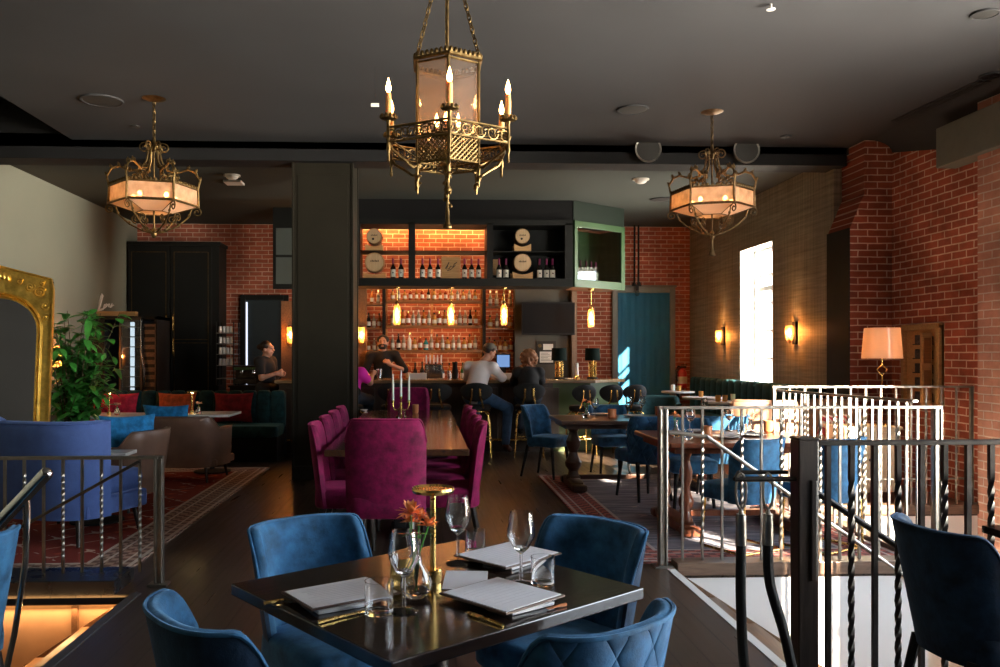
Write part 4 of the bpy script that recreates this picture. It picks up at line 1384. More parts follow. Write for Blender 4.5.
sideR = [Zat(306, SYB), Zat(328, SYB), Zat(352, SYB)]
for x0, x1, zs in ((lx0, lx1, sideL), (rx0, rx1, sideR)):
    for z in zs: MB().bx(x0, x1, SYB - .1, SYB + .2, z - .03, z).build('shelf', M['shelfwood'], u, smooth=0)
    for x in (x0, x1): MB().bx(x - .025, x + .025, SYB - .12, SYB + .22, 0, 2.72).build('upright', M['black'], u, smooth=0)
MB().bx(lx0 - .5, Xat(514, SYB), SYB - .25, SYB + .2, 0, .95).build('cupboard', M['barfront'], u, smooth=0)
MB().bx(lx0 - .5, Xat(514, SYB), SYB - .28, SYB + .2, .95, .99).build('counter', M['bartop'], u, smooth=0, bevel=.004)
MB().bx(sx0 + .05, sx1 - .05, SYB + .17, SYB + .19, 2.70, 2.72).build('light_strip', M['ledwarm'], u, smooth=0)
for z in rows: strip(((sx0 + sx1) / 2, SYB + .02, z - .06), (1.6, .05), 1.9, (1, .48, .16), (R(20), 0, 0), parent=None)
strip(((sx0 + sx1) / 2, SYB + .05, 2.72), (1.6, .05), 2.2, (1, .48, .16), (R(20), 0, 0))
strip(((lx0 + lx1) / 2, SYB, 2.6), (.4, .05), 1.2, (1, .48, .16), (R(15), 0, 0))
strip(((rx0 + rx1) / 2, SYB, 2.6), (.5, .05), .7, (1, .48, .16), (R(15), 0, 0))

# bottles: a few shapes, each bottle a thing of glass, cap and label
BOT = {}
def bottle_proto(kind):
    if kind in BOT: return BOT[kind]
    r, h, neck, col, capm = {
        'tall_amber': (.036, .29, .42, 'b_amber', 'ink'), 'round_amber': (.045, .24, .38, 'b_honey', 'ink'),
        'clear': (.037, .29, .36, 'b_clear', 'label'), 'square_rust': (.042, .26, .30, 'b_rust', 'brass'),
        'green': (.037, .30, .42, 'b_green', 'ink'), 'teal': (.048, .22, .35, 'b_tealb', 'ink'),
        'dark': (.038, .30, .42, 'b_dark', 'ink'), 'white': (.040, .33, .40, 'label', 'brass'),
        'wine': (.039, .315, .44, 'wineglass_dark', 'capsule')}[kind]
    t = thing('bottle', '-', 'bottle', (0, 0, -50))
    hb = h * (1 - neck)
    MB().lathe([(r * .9, 0), (r, .008), (r, hb * .92), (r * .85, hb * 1.02), (r * .42, hb * 1.2), (r * .34, h * .86), (r * .38, h * .88), (r * .34, h * .97)], n=14).build('body', M[col], t)
    z1, z2 = (.14, .80) if kind == 'wine' else (.25, .72)
    MB().lathe([(r * 1.03, hb * z1), (r * 1.03, hb * z2)], n=14, caps=False).build('label', M['label'], t)
    zc = h * (.66 if kind == 'wine' else .86)
    MB().lathe([(r * .41, zc), (r * .41, h)], n=12).build('cap', M[capm], t)
    if kind == 'wine':
        MB().lathe([(.001, 0), (.012, 0)], (0, -r * 1.045, hb * .50), axis='y', n=12, caps=False).build('emblem', M['ink'], t)
    BOT[kind] = t
    return t
first = {}
def bottle(kind, loc, label, group, s=1.0):
    pr = bottle_proto(kind)
    if kind not in first:
        first[kind] = 1
        pr.location = loc; pr['label'] = label; pr['group'] = group; pr.scale = (s, s, s)
        return pr
    return dup(pr, loc, random.uniform(-.3, .3) if kind != 'wine' else 0, label, group, (s, s, s))
ORD = ['first', 'second', 'third', 'fourth', 'fifth', 'sixth', 'seventh', 'eighth', 'ninth', 'tenth', 'eleventh', 'twelfth', 'thirteenth', 'fourteenth', 'fifteenth', 'sixteenth', 'seventeenth', 'eighteenth']
KN = {'tall_amber': 'slim amber', 'round_amber': 'squat honey coloured', 'clear': 'pale clear', 'square_rust': 'rust red', 'green': 'green', 'teal': 'short teal', 'dark': 'dark', 'white': 'tall white'}
def shelf_row(x0, x1, y, z, kinds, where, group, s=1.0):
    n = len(kinds)
    for i, k in enumerate(kinds):
        x = x0 + (x1 - x0) * (i + .5) / n + random.uniform(-.004, .004)
        bottle(k, (x, y, z + .001), '%s bottle, %s on %s' % (KN[k], ORD[i], where), group, s * random.uniform(.93, 1.0))
A_, B_, C_, D_, E_, F_, T_, W_ = 'tall_amber', 'round_amber', 'clear', 'square_rust', 'green', 'dark', 'teal', 'white'
g0, g1, g2 = 'bottles on the top back bar shelf', 'bottles on the middle back bar shelf', 'bottles on the lowest back bar shelf'
shelf_row(sx0 + .07, sx1 - .07, SYB, rows[0], [B_, C_, B_, D_, A_, D_, F_, B_, A_, D_, B_, C_, B_, C_, B_], 'the top back bar shelf', g0, .82)
shelf_row(sx0 + .07, sx1 - .07, SYB, rows[1], [C_, B_, A_, D_, C_, C_, A_, C_, B_, D_, A_, C_, B_, C_, C_, F_, A_], 'the middle back bar shelf', g1, .98)
shelf_row(sx0 + .07, sx1 - .07, SYB, rows[2], [C_, F_, C_, W_, B_, D_, T_, C_, A_, C_, B_, C_, C_, B_, A_, C_], 'the lowest back bar shelf', g2, .98)
for z, nm, ks in ((sideL[0], 'top', [B_, A_, C_]), (sideL[1], 'middle', [A_, F_, C_, A_]), (sideL[2], 'lowest', [D_, A_, C_, B_])):
    shelf_row(lx0 + .04, lx1 - .04, SYB, z, ks, 'the %s shelf beside the column' % nm, 'bottles on the narrow shelves beside the column', .9)
for z, nm, ks in ((sideR[0], 'top', [C_, C_, B_, C_]), (sideR[1], 'middle', [B_, C_, A_, B_]), (sideR[2], 'lowest', [A_, B_, A_, B_, D_])):
    shelf_row(rx0 + .05, rx1 - .05, SYB, z, ks, 'the %s shelf of dark cabinet right of back bar' % nm, 'bottles in the dark cabinet right of the back bar', .95)
shelf_row(Xat(405, SYB), Xat(480, SYB), SYB + .08, .99, [D_, F_, F_, E_, F_, F_, A_, F_, E_, D_, C_], 'the counter under the back bar shelves', 'bottles standing on the back counter', 1.15)

# display cabinet hung over the bar: frame, shelves, corner bay
CY0, CY1 = 12.45, 13.0
zb_, zt_ = atY(400, 286, CY0).z, atY(400, 222, CY0).z
zs_ = atY(400, 278, CY0).z
X = lambda px: Xat(px, CY0)
cab = thing('display_cabinet', 'black overhead display cabinet with barrels and wine above the bar', 'cabinet', (0, 0, 0))
cx0, cx1 = X(352), X(573)
m = MB(); m.bx(cx0, cx1, CY0, CY1, zb_, zs_); m.build('bottom_shelf', M['blackpaint'], cab, smooth=0, bevel=.004)
MB().bx(cx0, cx1, CY0, CY1, zt_ - .03, zt_ + .05).build('top_panel', M['blackpaint'], cab, smooth=0)
MB().bx(cx0, cx1, CY0 + .04, CY1, zt_ + .05, ZCB - .002).build('fascia', M['beam'], cab, smooth=0)
for pa_, pb_ in ((352, 360), (408.5, 415), (487, 493), (565, 573)):
    MB().bx(X(pa_), X(pb_), CY0, CY1, zs_, zt_).build('stile', M['blackpaint'], cab, smooth=0)
zg = atY(400, 250, CY0).z
for pa_, pb_ in ((360, 408.5), (415, 487), (493, 565)):
    MB().bx(X(pa_), X(pb_), CY0 + .05, CY1 - .03, zg - .012, zg).build('glass_shelf', M['blackpaint'], cab, smooth=0)
MB().bx(X(493), X(565), CY1 - .02, CY1, zs_, zt_).build('back_panel', M['charcoal'], cab, smooth=0)
MB().bx(X(495), X(504), CY1 - .03, CY1 - .021, zs_ + .1, zs_ + .35).build('lit_panel', M['ledwarm'] if False else M['pine'], cab, smooth=0)
e0, e1 = Vector((X(573), CY0, 0)), atY(625, 250, 13.15); e1.z = 0
cor = thing('corner_cabinet', 'green framed corner display cabinet at the right end of overhead cabinet', 'cabinet', (e0.x, e0.y, 0), math.atan2(e1.y - e0.y, e1.x - e0.x))
Lc = (e1 - e0).length
def bz(a, b, y0, y1, z0, z1, n, mat): MB().bx(a, b, y0, y1, z0, z1).build(n, M[mat], cor, smooth=0, bevel=.003)
fw = .085
bz(.04, fw + .02, 0, .05, zb_, zt_ + .05, 'stile', 'cabgreen'); bz(Lc - fw, Lc, 0, .05, zb_, zt_ + .05, 'stile', 'cabgreen')
bz(fw, Lc - fw, 0, .05, zb_, zs_, 'bottom_rail', 'cabgreen'); bz(fw, Lc - fw, 0, .05, zt_ - .04, zt_ + .05, 'top_rail', 'cabgreen')
tri = lambda y: [(.004, y), (Lc, y), (Lc, .55), (.55 * math.tan(cor.rotation_euler.z) + .01, .55)]
MB().prism(tri(.05)[:1] and [(.05, .05)] + tri(.05)[1:], zb_, zb_ + .04).build('bottom', M['tread'], cor, smooth=0); bz(.42, Lc - .02, .52, .55, zb_, zt_, 'back_panel', 'cabgreen')
MB().prism(tri(.02)[:1] and [(.03, .02)] + tri(.02)[1:], zt_ + .05, ZCB - .002).build('fascia', plain('dark_green_fascia', (.010, .016, .012), .7, spec=.15), cor, smooth=0); bz(Lc - .03, Lc, .05, .55, zb_, zt_, 'side_panel', 'cabgreen')
bz(fw, Lc - fw, .02, .028, zs_, zt_ - .04, 'pane', 'panedark')
MB().prism([(.06, .05), (Lc - .03, .05), (Lc - .03, .52), (.40, .52)], zs_ - .03, zs_ - .005).build('shelf', M['cabgreen'], cor, smooth=0)
# barrels on cradles
def barrel(label, px, py, rpx, Y, mark):
    p = atY(px, py, Y); r = rpx / 820 * Y
    t = thing('barrel', label, 'barrel', (p.x, Y, p.z), 0, 'small oak barrels in the overhead cabinet')
    MB().lathe([(r * .9, 0), (r, .0), (r, .02), (r * 1.03, .12), (r * 1.05, .17), (r * 1.03, .22), (r * .95, .34)], axis='y', n=28).build('staves', M['oakbarrel'], t)
    MB().lathe([(.001, -.004), (r * .90, -.004), (r * .90, .002)], axis='y', n=28).build('head', M['barrelhead'], t)
    for y in (.01, .09, .25): MB().lathe([(r * (1.02 if y < .05 else 1.07), y), (r * (1.03 if y < .05 else 1.08), y + .025)], axis='y', n=28, caps=False).build('hoop', M['ink'], t)
    m = MB()
    for k in range(6): m.bx(-r*.42 + k*r*.15, -r*.42 + k*r*.15 + r*.09, -.007, -.0045, r*.02, r*(.16 + .05 * (k % 2)))
    if mark: m.lathe([(.001, -.006), (r*.16, -.006)], (-r*.12, 0, -r*.38), axis='y', n=10, caps=False)
    m.build('lettering', M['ink'], t, smooth=0)
    c = thing('barrel_cradle', label.replace('barrel', 'wooden cradle under the barrel', 1), 'cradle', (p.x, Y, 0), 0, 'barrel cradles')
    return t, c, p, r
def cradle(c, r, z0, z1, w):
    pts = [(-w, z0), (w, z0), (w, z1 + .03)] + [(w * q, z1 + .03 - (z1 - z0) * .55 * cos(q * PI / 2)) for q in (.8, .5, .2, 0, -.2, -.5, -.8)] + [(-w, z1 + .03)]
    MB().slabY(pts, -.02, .03).build('front_bearer', M['pine'], c, smooth=0)
    MB().slabY(pts, .24, .29).build('back_bearer', M['pine'], c, smooth=0)
for px, py, rp, z, side, mk in ((374, 236, 7.6, zg, 'upper barrel in the left bay of overhead cabinet', 1), (374.5, 262, 9.6, zs_, 'lower barrel in the left bay of overhead cabinet', 0),
                            (522.5, 236, 7.4, zg, 'upper barrel in the right bay of overhead cabinet', 1), (522.5, 262.5, 8.8, zs_, 'lower barrel in the right bay of overhead cabinet', 0)):
    t_, c_, p_, r_ = barrel(side, px, py, rp, CY0 + .08, mk)
    cradle(c_, r_, z + .001, p_.z - r_ * 1.07 - .03, r_ * 1.15)
# wine bottles in the overhead cabinet
def wines(pxs, where, Y=CY0 + .13, z=None):
    for i, px in enumerate(pxs):
        p = atY(px, 270, Y)
        bottle('wine', (p.x, Y, (z if z else zs_) + .001), 'white label magenta neck wine bottle, %s from left in %s' % (ORD[i], where), 'wine bottles in the overhead cabinet', 1.0)
wines([393, 401], 'the left bay of overhead cabinet')
wines([422.5, 430, 438, 464.5, 471.5, 478.5], 'the middle bay of overhead cabinet')
wines([499, 506, 539.5, 546.5, 552.5], 'the right bay of overhead cabinet')
for i, px in enumerate([580, 586, 591.5, 596.5, 601]):
    f = (px - 573) / 52.0
    p = e0.lerp(e1, f) + Vector((-sin(cor.rotation_euler.z), cos(cor.rotation_euler.z), 0)) * .13
    bottle('wine', (p.x, p.y, zs_ - .003), 'white label wine bottle, %s from the left in the green corner cabinet' % ORD[i], 'wine bottles in the green corner cabinet')
# wooden sign box between the wine bottles
p = atY(451, 275, CY0 + .12); w_ = 19 / 820 * CY0; h_ = atY(451, 256.5, CY0 + .12).z - zs_
t = thing('wooden_box', 'pale wooden box with dark script between the wine bottles', 'box', (p.x, CY0 + .12, zs_ + .001))
MB().bx(-w_ / 2, w_ / 2, 0, .18, 0, h_).build('box', M['pine'], t, smooth=0, bevel=.004)
MB().tube([(-.09, -.003, h_*.45), (-.05, -.003, h_*.62), (-.03, -.003, h_*.75), (-.05, -.003, h_*.6), (-.07, -.003, h_*.42), (-.03, -.003, h_*.45), (.0, -.003, h_*.58), (.03, -.003, h_*.52), (.05, -.003, h_*.66), (.09, -.003, h_*.74)], .006, 6).tube([(-.06, -.003, h_*.36), (.0, -.003, h_*.42), (.07, -.003, h_*.62)], .005, 6).build('script', M['ink'], t)
# light over the cabinet onto the brick
strip(((cx0 + X(487)) / 2, YB - .14, ZCB - .04), (3.0, .05), 17, (1, .44, .12), (R(18), 0, 0))
led = MB().bx(cx0 + .05, X(487), YB - .16, YB - .12, ZCB - .03, ZCB - .002).build('ceiling_light_strip', M['ledwarm'])
tag(led, 'orange strip light along ceiling above the brick behind overhead cabinet', 'light')

# pendants over the bar
def pendant(label, px, py0, py1, Y, zt):
    p0, p1 = atY(px, py0, Y), atY(px, py1, Y)
    h = p0.z - p1.z
    t = thing('pendant_light', label, 'pendant light', (p0.x, Y, p1.z), 0, 'glass tube pendants over the bar')
    MB().lathe([(.042, 0), (.050, .02), (.050, h * .85), (.038, h), (.035, h)], n=20, caps=False).build('glass_tube', M['tubeglass'], t)
    MB().lathe([(.012, h * .12), (.020, h * .3), (.020, h * .7), (.008, h * .85)], n=12).build('bulb', M['filament'], t)
    MB().lathe([(.036, h - .01), (.036, h + .02), (.012, h + .06)], n=16).build('cap', M['brass'], t)
    MB().cyl((0, 0, h + .06), (0, 0, zt - p1.z), .008).build('stem', M['brass'], t)
    MB().lathe([(.05, 0), (.05, .02)], (0, 0, zt - p1.z - .021), n=16).build('canopy', M['brass'], t)
    point((0, 0, h * .5), 18, (1, .45, .13), .03, parent=t)
    return t
for px, w in ((397, 'pendant above the bartender'), (451, 'pendant left of the white shirted man'), (504, 'pendant between white shirted man and curly haired woman')):
    pendant('glowing glass tube ' + w, px, 305, 325, CY0 + .22, zb_)
pendant('glowing glass tube pendant under the green corner cabinet', 591, 309, 327, 12.86, zb_)
# screen, wall panel, notice
ty = 13.9
a, b = atY(515, 285, 14.3), atY(574, 392, 14.3)
MB_ = MB().bx(a.x, b.x, 14.3, 14.42, .0, 2.75)
struct(MB_.build('wall_bar_panel', M['greytrim_dark'], smooth=0))
MB_ = MB().bx(atY(572, 300, 14.12).x, atY(577, 300, 14.12).x, 14.12, 14.29, 0, 2.75)
tag(MB_.build('timber_post', M['tread'], smooth=0), 'wooden post between television panel and brick wall', 'post')
a, b = atY(521.5, 302, 13.95), atY(575, 335, 13.95)
t = thing('television', 'black flat television above the curly haired woman', 'television', (0, 13.95, 0))
MB().bx(a.x, b.x, 0, .05, b.z, a.z).build('casing', M['black'], t, smooth=0, bevel=.006)
MB().bx(a.x + .02, b.x - .02, -.003, 0, b.z + .03, a.z - .02).build('screen', M['blackgloss'], t, smooth=0)
MB().bx((a.x + b.x) / 2 - .1, (a.x + b.x) / 2 + .1, .05, .34, b.z + .15, a.z - .15).build('bracket', M['steel_dark'], t, smooth=0)
a, b = atY(538, 344, 14.28), atY(553, 362.5, 14.28)
t = thing('notice_board', 'framed white notice on the olive panel under television', 'notice', (0, 14.29, 0))
MB().bx(a.x - .02, b.x + .05, -.02, .005, b.z - .03, a.z + .05).build('frame', M['ink'], t, smooth=0)
MB().bx(a.x + .03, b.x, -.024, -.02, b.z, b.z + .19).build('paper', M['notice'], t, smooth=0)
MB().bx(a.x + .09, b.x, -.024, -.02, b.z + .22, a.z).build('paper', M['notice'], t, smooth=0)
MB().lathe([(.001, -.026), (.032, -.026), (.032, -.02)], (a.x + .03, 0, a.z - .03), axis='y', n=16).build('badge', M['brassdull'], t)
m = MB()
for k in range(6): m.bx(a.x + .05, b.x - .03 - .03 * (k % 3), -.026, -.0245, b.z + .03 + k * .026, b.z + .036 + k * .026)
m.build('writing', M['ink'], t, smooth=0)
# till screen, espresso tower etc. on the back counter
a, b = atY(497, 355, 14.42), atY(509.5, 367, 14.42)
t = thing('till', 'till with glowing blue screen beside the white shirted man', 'till', (0, 14.42, 0))
MB().bx(a.x - .02, b.x + .02, 0, .04, b.z - .02, a.z + .02).build('casing', M['black'], t, smooth=0, bevel=.006)
MB().bx(a.x, b.x, -.003, 0, b.z, a.z).build('screen', M['screen'], t, smooth=0)
MB().bx((a.x+b.x)/2 - .05, (a.x+b.x)/2 + .05, .0, .05, .9915, b.z - .01).build('stand', M['black'], t, smooth=0)
p = atY(434, 372, 14.05)
t = thing('beer_tap_tower', 'chrome beer tap tower behind the bar', 'tap', (p.x, 14.44, .9915))
MB().bx(-.16, .16, -.05, .05, 0, .30).build('tower', M['chrome'], t, smooth=0, bevel=.02)
for k in range(5):
    x = -.13 + k * .065
    MB().cyl((x, -.05, .27), (x, -.11, .20), .009).build('spout', M['chrome'], t)
    MB().lathe([(.012, .31), (.015, .38), (.010, .46)], (x, -.04, 0), n=10).build('tap_handle', M['whitetrim'], t)
MB().bx(-.2, .2, -.14, -.03, 0, .015).build('drip_tray', M['steel_dark'], t, smooth=0)
# things standing on the bar top
ZB = 1.081
def lathed(name, label, cat, loc, prof, mat, group=None, n=18):
    return tag(MB().lathe(prof, n=n).build(name, M[mat] if isinstance(mat, str) else mat, loc=loc), label, cat, group)
def lamp_bar(label, px, Y):
    p = atY(px, 376, Y)
    t = thing('table_lamp', label, 'lamp', (p.x, Y, ZB), 0, 'black shaded lamps on the bar')
    MB().lathe([(.085, 0), (.085, .02), (.06, .03)], n=24).build('foot', M['black'], t)
    m = MB()
    vs = []
    for i in range(24):
        a = 2 * PI * i / 24; r_ = .052 if i % 2 else .064
        vs.append((r_ * cos(a), r_ * sin(a)))
    m.prism(vs, .03, .27); m.build('base', M['brass'], t, smooth=20)
    MB().lathe([(.118, .285), (.112, .475), (.109, .475), (.114, .285)], n=28, caps=False).build('shade', M['shadeblack'], t)
    MB().ball((0, 0, .36), (.02, .02, .03)).build('bulb', M['bulb'], t)
    MB().cyl((0, 0, .27), (0, 0, .34), .01).build('stem', M['brass'], t)
    point((0, 0, .40), 5, (1, .6, .3), .02, parent=t)
lamp_bar('black shaded lamp with fluted gold base, left of the two on the bar', 559, 12.52)
lamp_bar('black shaded lamp with fluted gold base, right of the two on bar', 592.5, 12.66)
p = atY(577, 375, 12.62)
t = thing('candle', 'tall white candle in small gold holder between the bar lamps', 'candle', (p.x, 12.62, ZB))
MB().lathe([(.026, .03), (.026, .24), (.0, .245)], n=16).build('wax', M['whitewax'], t)
MB().lathe([(.05, 0), (.05, .008), (.03, .04), (.03, .06)], n=18).build('holder', M['brass'], t)
lathed('saucer', 'small white saucer on the bar beside the gold based lamps', 'saucer', (atY(569, 378, 12.45).x, 12.45, ZB), [(.03, 0), (.06, .008), (.075, .016), (.07, .014)], 'whitetrim')
p = atY(379.5, 375, 12.5)
lathed('shaker', 'steel cocktail shaker tin on the bar before the bartender', 'shaker', (p.x, 12.42, ZB), [(.032, 0), (.046, .16), (.044, .16), (.03, .005)], 'chrome')
p = atY(418, 377, 12.5)
tag(MB().box((0, 0, .045), (.26, .12, .09)).build('napkin_box', M['notice'], loc=(p.x, 12.62, ZB), smooth=0, bevel=.006), 'pale low box on the bar right of the bartender', 'box')
lathed('jigger_cup', 'small steel cup on the bar right of pale box', 'cup', (atY(449, 372, 12.5).x, 12.55, ZB), [(.03, 0), (.034, .13), (.031, .13), (.028, .006)], 'chrome')
lathed('pitcher', 'dark tall pitcher on the bar left of white shirted man', 'pitcher', (atY(455.5, 372, 12.5).x, 12.72, ZB), [(.045, 0), (.05, .1), (.038, .2), (.045, .26), (.04, .26)], 'black')
tag(MB().box((0, 0, .045), (.19, .14, .09)).build('till_tray', M['whitetrim'], loc=(atY(507, 375, 12.6).x, 12.66, ZB), smooth=0, bevel=.006), 'white low tray on the bar between the two seated guests', 'tray')
# ================================================================== CHANDELIERS
def chain(m, p0, p1, r=.016, w=.0035, step=.034):
    p0, p1 = Vector(p0), Vector(p1)
    d = p1 - p0; L = d.length; d.normalize()
    a = d.orthogonal().normalized(); b = d.cross(a)
    n = max(2, int(L / step))
    for i in range(n):
        c = p0 + d * (L * (i + .5) / n)
        s = a if i % 2 else b
        m.tube([c + d * (step * .72 * cos(t)) + s * (r * .62 * sin(t)) for t in [2 * PI * k / 10 for k in range(10)]], w, 5, close=True)

def scroll(c, ax, up, r0, r1, turns, a0=0.0, n=22):
    c, ax, up = Vector(c), Vector(ax), Vector(up)
    out = []
    for i in range(n + 1):
        f = i / n
        a = a0 + turns * 2 * PI * f
        r = r0 + (r1 - r0) * f
        out.append(c + ax * (r * cos(a)) + up * (r * sin(a)))
    return out

def candle_lamp(parent, x, y, z, h=.13, power=4.0):
    m = MB(); m.lathe([(.0155, 0), (.0165, h * .5), (.0145, h)], (x, y, z), n=12); m.build('candle', M['wax'], parent)
    MB().lathe([(.005, 0), (.013, .016), (.0145, .030), (.009, .055), (.0, .085)], (x, y, z + h), n=12).build('flame_bulb', M['flame'], parent)
    point((x, y, z + h + .03), power, (1, .52, .2), .015, parent=parent)

p = atY(447.5, 150, 4.6)
ch = thing('chandelier', 'large lantern chandelier with six candle lights hanging in the middle', 'chandelier', (p.x, 4.6, 0))
zz = lambda y: atY(447, y, 4.6).z
RL, RC = .195, .372
H6 = [(sin(R(60 * k)), -cos(R(60 * k))) for k in range(6)]     # a corner towards the camera
z_top, z_bot = zz(60) - .03, zz(163) - .02
m = MB()
for x, y in H6: m.cyl((RL*x, RL*y, z_bot), (RL*x, RL*y, z_top + .01), .0085, n=8)
for z in (z_top, z_bot, zz(141), z_top - .02): m.tube([(RL*x, RL*y, z) for x, y in H6], .007, 6, close=True)
m.build('lantern_frame', M['brassdull'], ch)
m = MB()
for k in range(6):                                             # scalloped crown
    a, b = Vector((*H6[k], 0)) * RL * 1.06, Vector((*H6[(k+1) % 6], 0)) * RL * 1.06
    m.tube([a + Vector((0, 0, z_top)), b + Vector((0, 0, z_top))], .012, 6)
    for q in range(7):
        c = a.lerp(b, (q + .5) / 7) + Vector((0, 0, z_top + .018))
        m.ball(c, (.013, .013, .019), 8, 5)
m.build('crown', M['brassdull'], ch)
for k in range(6):
    a, b = Vector((*H6[k], 0)) * RL * .98, Vector((*H6[(k+1) % 6], 0)) * RL * .98
    z0, z1 = zz(141), z_top - .01
    o = MB().add([(a.x, a.y, z0), (b.x, b.y, z0), (b.x, b.y, z1), (a.x, a.y, z1)], [(0, 1, 2, 3)]).build('glass_pane', M['lanternglass'], ch, smooth=0)
    s = o.modifiers.new('Solid', 'SOLIDIFY'); s.thickness = .003
m = MB()
for k in range(6):                                             # pierced lattice skirt
    a, b = Vector((*H6[k], 0)) * RL, Vector((*H6[(k+1) % 6], 0)) * RL
    z0, z1 = z_bot, zz(141); W = (b - a).length; n = 7
    for q in range(-4, n + 1):
        for sg in (1, -1):
            u0, u1 = q / n, q / n + (z1 - z0) / W
            if sg < 0: u0, u1 = u1, u0
            ta, tb = 0.0, 1.0
            def cl(u): return max(0, min(1, u))
            pa_, pb_ = u0, u1
            # clip the bar to the panel
            t0 = max(0, min((0 - pa_) / (pb_ - pa_), (1 - pa_) / (pb_ - pa_))); t1 = min(1, max((0 - pa_) / (pb_ - pa_), (1 - pa_) / (pb_ - pa_)))
            if t1 - t0 < .05: continue
            P0 = a.lerp(b, pa_ + (pb_ - pa_) * t0) + Vector((0, 0, z0 + (z1 - z0) * t0)); P1 = a.lerp(b, pa_ + (pb_ - pa_) * t1) + Vector((0, 0, z0 + (z1 - z0) * t1))
            m.tube([P0, P1], .0045, 5)
m.build('lattice_skirt', M['brassdull'], ch)
m = MB()
zr0, zr1 = zz(136) - .085, zz(122) - .085
for k in range(6):                                             # scrolled gallery band between the candles
    a, b = Vector((*H6[k], 0)) * RC, Vector((*H6[(k+1) % 6], 0)) * RC
    for z in (zr0, zr1): m.tube([a + Vector((0, 0, z)), b + Vector((0, 0, z))], .007, 6)
    n = 9; d = (b - a).normalized(); h = (zr1 - zr0) / 2
    for q in range(n):
        c = a.lerp(b, (q + .5) / n) + Vector((0, 0, (zr0 + zr1) / 2))
        m.tube(scroll(c, d, Vector((0, 0, 1)), h * .95, h * .35, 1.4 if q % 2 else -1.4, 0, 14), .0045, 5)
m.build('gallery_band', M['brassdull'], ch)
for x, y in H6:
    m = MB()
    m.tube([(RL*.9*x, RL*.9*y, z_bot - .01), (RL*1.15*x, RL*1.15*y, z_bot - .03), (RL*1.45*x, RL*1.45*y, z_bot + .01), (RC*.93*x, RC*.93*y, zr0 - .04), (RC*x, RC*y, zr0 + .0)], .0085, 8)
    m.tube([(RL*1.0*x, RL*1.0*y, z_bot + .02), (RL*1.3*x, RL*1.3*y, z_bot + .05), (RC*.95*x, RC*.95*y, zr0 + .01)], .005, 6)
    m.lathe([(.0, -.11), (.008, -.10), (.006, -.06), (.012, -.04), (.009, 0), (.012, .06), (.010, .10), (.014, .115), (.014, .125), (.010, .13)], (RC*x, RC*y, zr0), n=10)
    m.build('candle_arm', M['brassdull'], ch)
    m = MB(); zc = zr0 + .115
    m.lathe([(.014, 0), (.042, .008), (.042, .014), (.014, .016)], (RC*x, RC*y, zc), n=14)
    for q in range(10):
        a = 2 * PI * q / 10
        m.ball((RC*x + .040*cos(a), RC*y + .040*sin(a), zc + .020), (.009, .009, .014), 6, 4)
    m.build('candle_cup', M['brassdull'], ch)
    candle_lamp(ch, RC*x, RC*y, zc + .012, .135, 4)
    m = MB()                                                   # drop finials under the lantern corners
    m.lathe([(0, -.14), (.005, -.13), (.008, -.10), (.018, -.085), (.007, -.07), (.012, -.03), (.008, 0)], (RL*x, RL*y, z_bot), n=10)
    for q in range(3):
        m.ball((RL*x + .016*cos(q*2.1), RL*y + .016*sin(q*2.1), z_bot - .075 - .02*q), (.010, .010, .006), 6, 4)
    m.build('drop_finial', M['brassdull'], ch)
zb2 = zz(229)
m = MB()
m.lathe([(0, zb2), (.024, zb2 + .004), (.026, zb2 + .012), (.013, zb2 + .04), (.012, zb2 + .10), (.006, zb2 + .14), (.012, zb2 + .20), (.02, zb2 + .22), (.010, zb2 + .25), (.016, zb2 + .31), (.022, zb2 + .34), (.05, zb2 + .36), (.06, z_bot - .01), (.03, z_bot)], n=16)
for q in range(12):
    a, z = q * 1.35, zb2 + .13 + q * .018
    m.ball((.017 * cos(a), .017 * sin(a), z), (.011, .011, .013), 6, 4)
m.build('stem_finial', M['brassdull'], ch)
m = MB()
for x, y in H6: m.tube([(0, 0, z_bot - .005), (RL*x, RL*y, z_bot)], .006, 6)
m.build('bottom_spokes', M['brassdull'], ch)
ztop2 = 3.74
for k in (0, 2, 4):
    m = MB(); x, y = H6[(k + 1) % 6]
    chain(m, (RL*x, RL*y, z_top + .02), (.02*x, .02*y, ztop2), .017, .004)
    m.build('chain', M['brassdull'], ch)
MB().cyl((0, 0, z_top - .05), (0, 0, ZC - .03), .008).build('rod', M['brassdull'], ch)
MB().lathe([(.02, ztop2 - .03), (.03, ztop2), (.015, ztop2 + .02)], n=14).lathe([(.02, ZC - .05), (.07, ZC - .02), (.075, ZC - .001)], n=20).build('canopy', M['brassdull'], ch)
for k in range(3):                                             # lights inside the lantern
    a = 2 * PI * k / 3 + .5
    candle_lamp(ch, .07*cos(a), .07*sin(a), zz(133), .04, 1.0)
MB().lathe([(.10, zz(133) - .012), (.10, zz(133))], n=18).build('inner_tray', M['brassdull'], ch)

